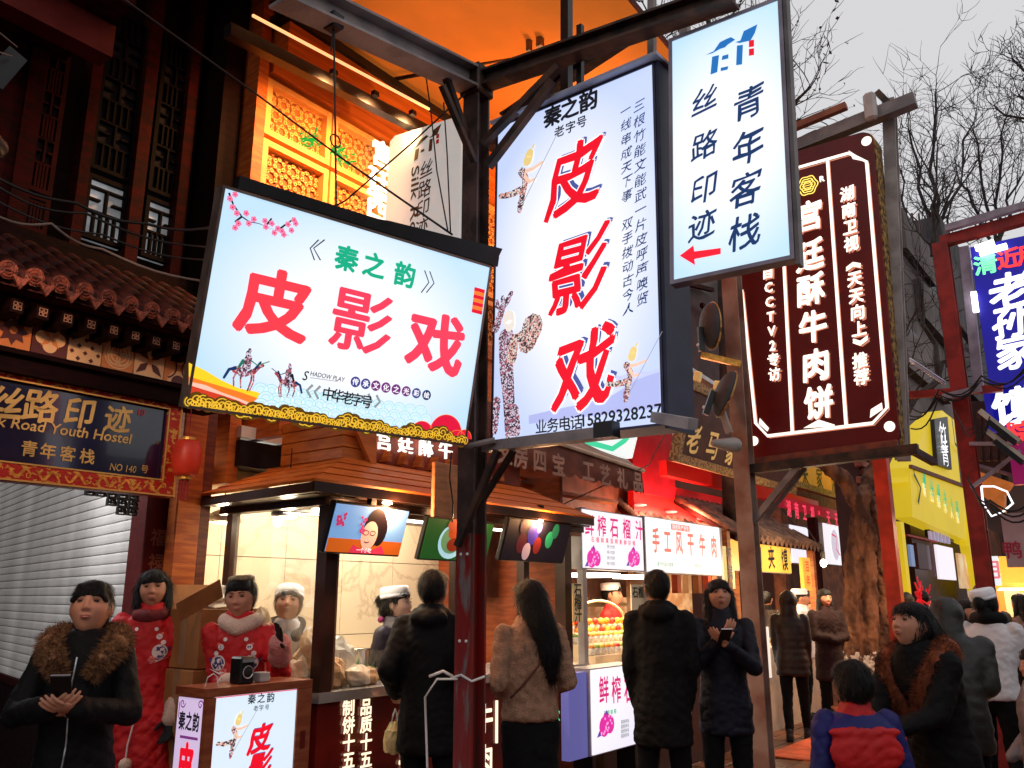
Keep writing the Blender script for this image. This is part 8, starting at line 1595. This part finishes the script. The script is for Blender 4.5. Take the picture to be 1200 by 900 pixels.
for y_ in (0, 1): cable([D(1066, 420+y_*3, 9), D(1108, 448+y_*3, 9.0)], .012, ('upper' if y_ else 'lower')+' bright pipe sloping beside the red sign frame', m=mat('bright_pipe', (.7, .7, .75), .3, metal=.5, var=.05), nm='pipe')
# stall between: bright shelves beyond the phone woman, low lit counters
o_, _, w, h = tboard('counter_lightbox', 'white lit counter panel seen between the post and the hooded figure', 880, 735, 905, 795, 4.0); rectl(o_, w, h, lit('counter_panel', (.95, .85, .75), .8), .1)
o_, _, w, h = tboard('counter_lightbox', 'low white lit counter panel behind the phone woman', 806, 742, 822, 850, 3.95); rectl(o_, w, h, lit('counter_panel2', (.9, .88, .85), .7), .1)
for i, (x, y, l) in enumerate(((8.9, 2.7, 'orange doormat on the paving in front of the lit stalls'), (12.3, 3.3, 'orange doormat under the woman in the brown coat'), (9.6, .9, 'orange mat on the paving behind the woman with fur collar'))):
    t = box('doormat', (x, y, .004), (x+1.6, y+.8, .016), mat('orange_mat', (.60, .10, .03), .7, bump=.5, bs=60, var=.2)); tag(t, l, 'mat')
# --- distant concrete block and the street's closing fronts
cb_ = mat('grimy_concrete', (.13, .10, .095), .8, bump=.4, bs=3, var=.3, vs=.7, detail=8)
bd = thing('concrete_building', (26, 6, 0), 'grimy grey concrete building with dark openings beyond the bare trees', 'building')
def BD(n, px0, py0, px1, py1, t, dep, m, z0=None): a = T(px0, py0, t); b = T(px1, py1, t); return box(n, (a[0]-26, t-6, (b[2] if z0 is None else z0)), (b[0]-26, t-6+dep, a[2]), m, bd)
tF = 5.2
BD('main_block', 1030, 268, 1128, 480, tF, 6, cb_, 0); BD('stair_tower', 1101, 252, 1136, 262, tF-.3, 5, mat('grimy_concrete_dark', (.06, .05, .055), .8, bump=.3, bs=3, var=.3, vs=1), 9); 
for q in ((1080, 300, 1100, 360), (1112, 330, 1124, 400), (1062, 380, 1078, 420), (1112, 290, 1122, 318)): BD('window', *q, tF-.06, .05, mat('dark_opening', (.02, .018, .02), .4))
for q in ((1063, 290, 1092, 293), (1085, 372, 1118, 375), (1066, 430, 1110, 433)): BD('ledge', *q, tF-.25, .24, cb_)
for px in (1070, 1078, 1088, 1098, 1111): p = T(px, 262, tF+.2); mb = MB(); mb.tube([(p[0]-26, tF+.2-6, p[2]-.8), (p[0]-26, tF+.2-6, p[2]+.4)], .04, 5); mb.build('roof_rail_post', M['dsteel'], bd)
a = T(1060, 262, tF+.2); b = T(1165, 230, tF+.2); mb = MB(); mb.beam((a[0]-26, tF+.2-6, a[2]), (b[0]-26, tF+.2-6, a[2]+.1), .07); mb.build('roof_rail', M['dsteel'], bd)
tag(box('end_house', (48, -3, 0), (52, 9, 9), mat('dusk_house', (.10, .05, .04), .8, var=.3, vs=.3)), 'dim house closing the far end of the street', 'building')
for i in range(5):
    x0 = 14.5+i*7; tag(box('row_house', (x0+6, 6.3, 0), (x0+12.9, 12, 4.6+(i*7 % 3)*.5), mat('row_%d' % i, ((.16, .05, .03), (.2, .10, .05), (.12, .05, .04), (.18, .07, .04), (.14, .06, .05))[i], .8, bump=.2, bs=2, var=.25, vs=.8)), ('plain %s shop house far down the street, behind the stalls' % ('first', 'second', 'third', 'fourth', 'fifth')[i]), 'building')
# opposite side of the street (behind the camera)
op = thing('opposite_row', (5, -6.5, 0), 'dark low row of houses on the other side of the street', 'building'); box('wall', (-18, -5, 0), (26, 0, 4.2), mat('opposite_wall', (.08, .03, .025), .8, bump=.2, bs=3, var=.3, vs=1), op)
for i in range(10):
    box('window', (-16+i*4, .001, .6), (-14.6+i*4, .05, 2.6), mat('dark_pane', (1, 1, 1)), op)
    box('eave', (-17+i*4, .0, 3.3), (-13.1+i*4, .9, 3.42), M['dwood'], op)
# =====================================================================  TREES
def branch(mb, p, d, L_, r, lvl, rng, gravity=.0, twig=None, minr=.004):
    n = 5; pts = [p]; q = p.copy(); dd = d/np.linalg.norm(d)
    for k in range(n):
        dd = dd+rng.randn(3)*.16+np.array([0, 0, .05-gravity]); dd /= np.linalg.norm(dd); q = q+dd*L_/n; pts.append(q.copy())
    mb.tube(pts, [r*(1-.6*k/n) for k in range(n+1)], 6 if lvl > 2 else 3, lvl > 2)
    if lvl <= 0: return
    for c in range(3):
        k = rng.randint(2, n+1) if c else n; a = rng.randn(3); a -= a@dd*dd; a /= np.linalg.norm(a); nd = dd*rng.uniform(.6, 1)+a*rng.uniform(.45, .9)
        branch(mb, pts[k], nd, L_*rng.uniform(.55, .8), max(r*(1-.6*k/n)*.75, minr), lvl-1, rng, gravity, twig, minr)
bark = mat('bark', (.035, .025, .022), .8, bump=.5, bs=30, var=.3, vs=10)
def bare_tree(name, label, base, trunk, limbs_, lvl, seed, minr=.006, trunk_r=.14):
    rng = np.random.RandomState(seed); t = thing(name, tuple(base), label, 'tree'); mb = MB(); P = [np.array(q)-np.array(base) for q in trunk]; mb.tube(P, [trunk_r*(1-.5*i/len(P)) for i in range(len(P))], 10); mb.build('trunk', bark, t, True)
    mb = MB()
    for a, b, r in limbs_:
        a = np.array(a)-np.array(base); b = np.array(b)-np.array(base); L_ = np.linalg.norm(b-a); n = 6; pts = [a+(b-a)*k/n+rng.randn(3)*L_*.02*(k > 0) for k in range(n+1)]; mb.tube(pts, [r*(1-.6*k/n) for k in range(n+1)], 6)
        for k in range(1, n+1):
            for c in range(2): v = rng.randn(3); d = (b-a)/L_+v*.55; branch(mb, pts[k], d, L_*rng.uniform(.22, .38), r*(1-.6*k/n)*.6, lvl, rng, 0, None, minr)
    mb.build('crown', bark, t); return t
# A: the big forked tree with whitewashed foot
tA = Zp(1008, 838, 0); dA = tA@FW
def A(px, py, k=1.0): return D(px, py, dA*k)
t = thing('street_tree', tuple(tA), 'thick many-stemmed street tree with whitewashed foot and orange lit bark', 'tree')
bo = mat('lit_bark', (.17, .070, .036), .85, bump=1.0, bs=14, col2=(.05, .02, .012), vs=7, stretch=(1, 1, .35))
mb = MB(); rng = np.random.RandomState(3)
P0 = np.array(tA)
for pts, r0_, r1_ in (((A(1003, 838), A(1000, 770), A(998, 700), A(1003, 620), A(1005, 585)), .14, .09), ((A(1014, 838), A(1016, 770), A(1020, 700), A(1015, 630), A(1006, 585)), .15, .10), ((A(1024, 838, 1.02), A(1030, 770, 1.02), A(1034, 700, 1.02), A(1026, 620, 1.02), A(1014, 575)), .13, .09), ((A(1006, 590), A(985, 560), A(962, 540), A(940, 500)), .12, .08), ((A(1008, 590), A(1020, 560, 1.02), A(1045, 500, 1.04), A(1062, 480, 1.05)), .11, .07), ((A(995, 838), A(994, 790), A(1000, 740)), .12, .08)):
    q = [p-P0 for p in pts]; Q = [];
    for i in range(len(q)-1):
        for k in range(4): u = k/4; Q.append(q[i]*(1-u)+q[i+1]*u)
    Q.append(q[-1]); Q = [p+rng.randn(3)*.012*(i > 0) for i, p in enumerate(Q)]; mb.tube(Q, [r0_+(r1_-r0_)*i/(len(Q)-1)+.008*math.sin(i*2.1) for i in range(len(Q))], 14)
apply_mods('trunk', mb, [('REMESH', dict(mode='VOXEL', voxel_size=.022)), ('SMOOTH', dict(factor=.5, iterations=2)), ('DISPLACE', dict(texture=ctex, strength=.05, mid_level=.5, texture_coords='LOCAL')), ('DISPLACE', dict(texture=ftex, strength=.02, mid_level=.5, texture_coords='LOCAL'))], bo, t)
crease(t.children[0].data, .035, 3., 60., 2, True); me = t.children[0].data; vw = np.zeros(len(me.vertices)*3); me.vertices.foreach_get('co', vw); vw = vw.reshape(-1, 3)
zw = D(1008, 764, dA)[2]; mb = MB(); mb.add(vw+0, [tuple(p.vertices) for p in me.polygons if all(vw[i][2] < zw+.03*math.sin(vw[i][0]*50) for i in p.vertices)]); sel = mb
o = sel.build('whitewash', mat('flaking_whitewash', (.55, .50, .47), .8, bump=.8, bs=30, col2=(.10, .05, .04), vs=13, lo=.50, hi=.56), t, True); o.scale = (1.03, 1.03, 1.0)
mb = MB(); rng = np.random.RandomState(5)
for a_, b_, r in ((A(1062, 482, 1.05)-P0, A(1118, 420, 1.08)-P0, .07), (A(1100, 445, 1.07)-P0, A(1078, 330, 1.08)-P0, .05), (A(1112, 430, 1.08)-P0, A(1092, 240, 1.1)-P0, .05), (A(1092, 300, 1.1)-P0, A(1098, 180, 1.1)-P0, .03), (A(1060, 490, 1.05)-P0, A(1056, 400, 1.05)-P0, .03)):
    L_ = np.linalg.norm(b_-a_); pts = [a_+(b_-a_)*k/6+rng.randn(3)*.04*(0 < k < 6) for k in range(7)]; mb.tube(pts, [r*(1-.5*k/6) for k in range(7)], 6)
    for k in range(1, 7): branch(mb, pts[k], (b_-a_)/L_+rng.randn(3)*.6, .8, .018, 2, rng, 0, None, .006)
mb.build('crown', bark, t)
# crowns against the sky
d2 = 32
def Bp(px, py, d=d2): return D(px, py, d)
bare_tree('bare_tree', 'bare winter tree with dense upright twigs right of the maroon sign', Bp(1095, 640), [Bp(1095, 640), Bp(1092, 400), Bp(1095, 300)], [(Bp(1095, 310), Bp(1065, 150), .09), (Bp(1093, 300), Bp(1098, 110), .10), (Bp(1096, 310), Bp(1135, 140), .09), (Bp(1080, 330), Bp(1050, 190), .07), (Bp(1092, 330), Bp(1120, 220), .07)], 2, 2, .013)
bare_tree('bare_tree', 'bare tree with fine spreading twigs above the blue sign', Bp(1180, 640, 34), [Bp(1180, 640, 34), Bp(1172, 400, 34), Bp(1168, 280, 34)], [(Bp(1168, 290, 34), Bp(1140, 150, 34), .08), (Bp(1168, 290, 34), Bp(1175, 130, 34), .08), (Bp(1170, 300, 34), Bp(1205, 160, 34), .08), (Bp(1160, 280, 34), Bp(1120, 200, 34), .08)], 2, 4, .014)
bare_tree('bare_tree', 'drooping bare tree entering at the upper right edge', Bp(1290, 600, 14), [Bp(1290, 600, 14), Bp(1285, 300, 14), Bp(1270, 120, 14)], [(Bp(1270, 130, 14), Bp(1190, 70, 14), .05), (Bp(1270, 160, 14), Bp(1165, 130, 14), .04), (Bp(1275, 180, 14), Bp(1195, 110, 14), .05), (Bp(1275, 120, 14), Bp(1230, 40, 14), .05)], 2, 9, .008)
bare_tree('bare_tree', 'twiggy tree with last dry leaves behind the steel frame and hostel sign', Bp(860, 620, 11), [Bp(860, 620, 11), Bp(850, 300, 11), Bp(840, 180, 11)], [(Bp(845, 200, 11), Bp(760, 30, 11), .05), (Bp(845, 190, 11), Bp(830, -20, 11), .05), (Bp(850, 200, 11), Bp(915, 20, 11), .05), (Bp(850, 240, 11), Bp(945, 100, 11), .05), (Bp(845, 200, 11), Bp(800, 60, 11), .05), (Bp(840, 180, 11), Bp(880, 30, 11), .05), (Bp(760, 60, 11), Bp(690, -20, 11), .04)], 2, 7, .006)
mb = MB(); rng = np.random.RandomState(8); me = [o for o in bpy.data.objects if o.name.startswith('crown')][-1].data; nv = len(me.vertices)
for k in range(700):
    c = np.array(me.vertices[rng.randint(nv)].co)+rng.randn(3)*.02; a = rng.randn(3)*.022; b = rng.randn(3)*.012; mb.add([c-a, c+b, c+a, c-b], [(0, 1, 2, 3)])
mb.build('dry_leaves', mat('dry_leaf', (.045, .03, .02), .7), [o for o in bpy.data.objects if o.name.startswith('crown')][-1].parent, kind='stuff')
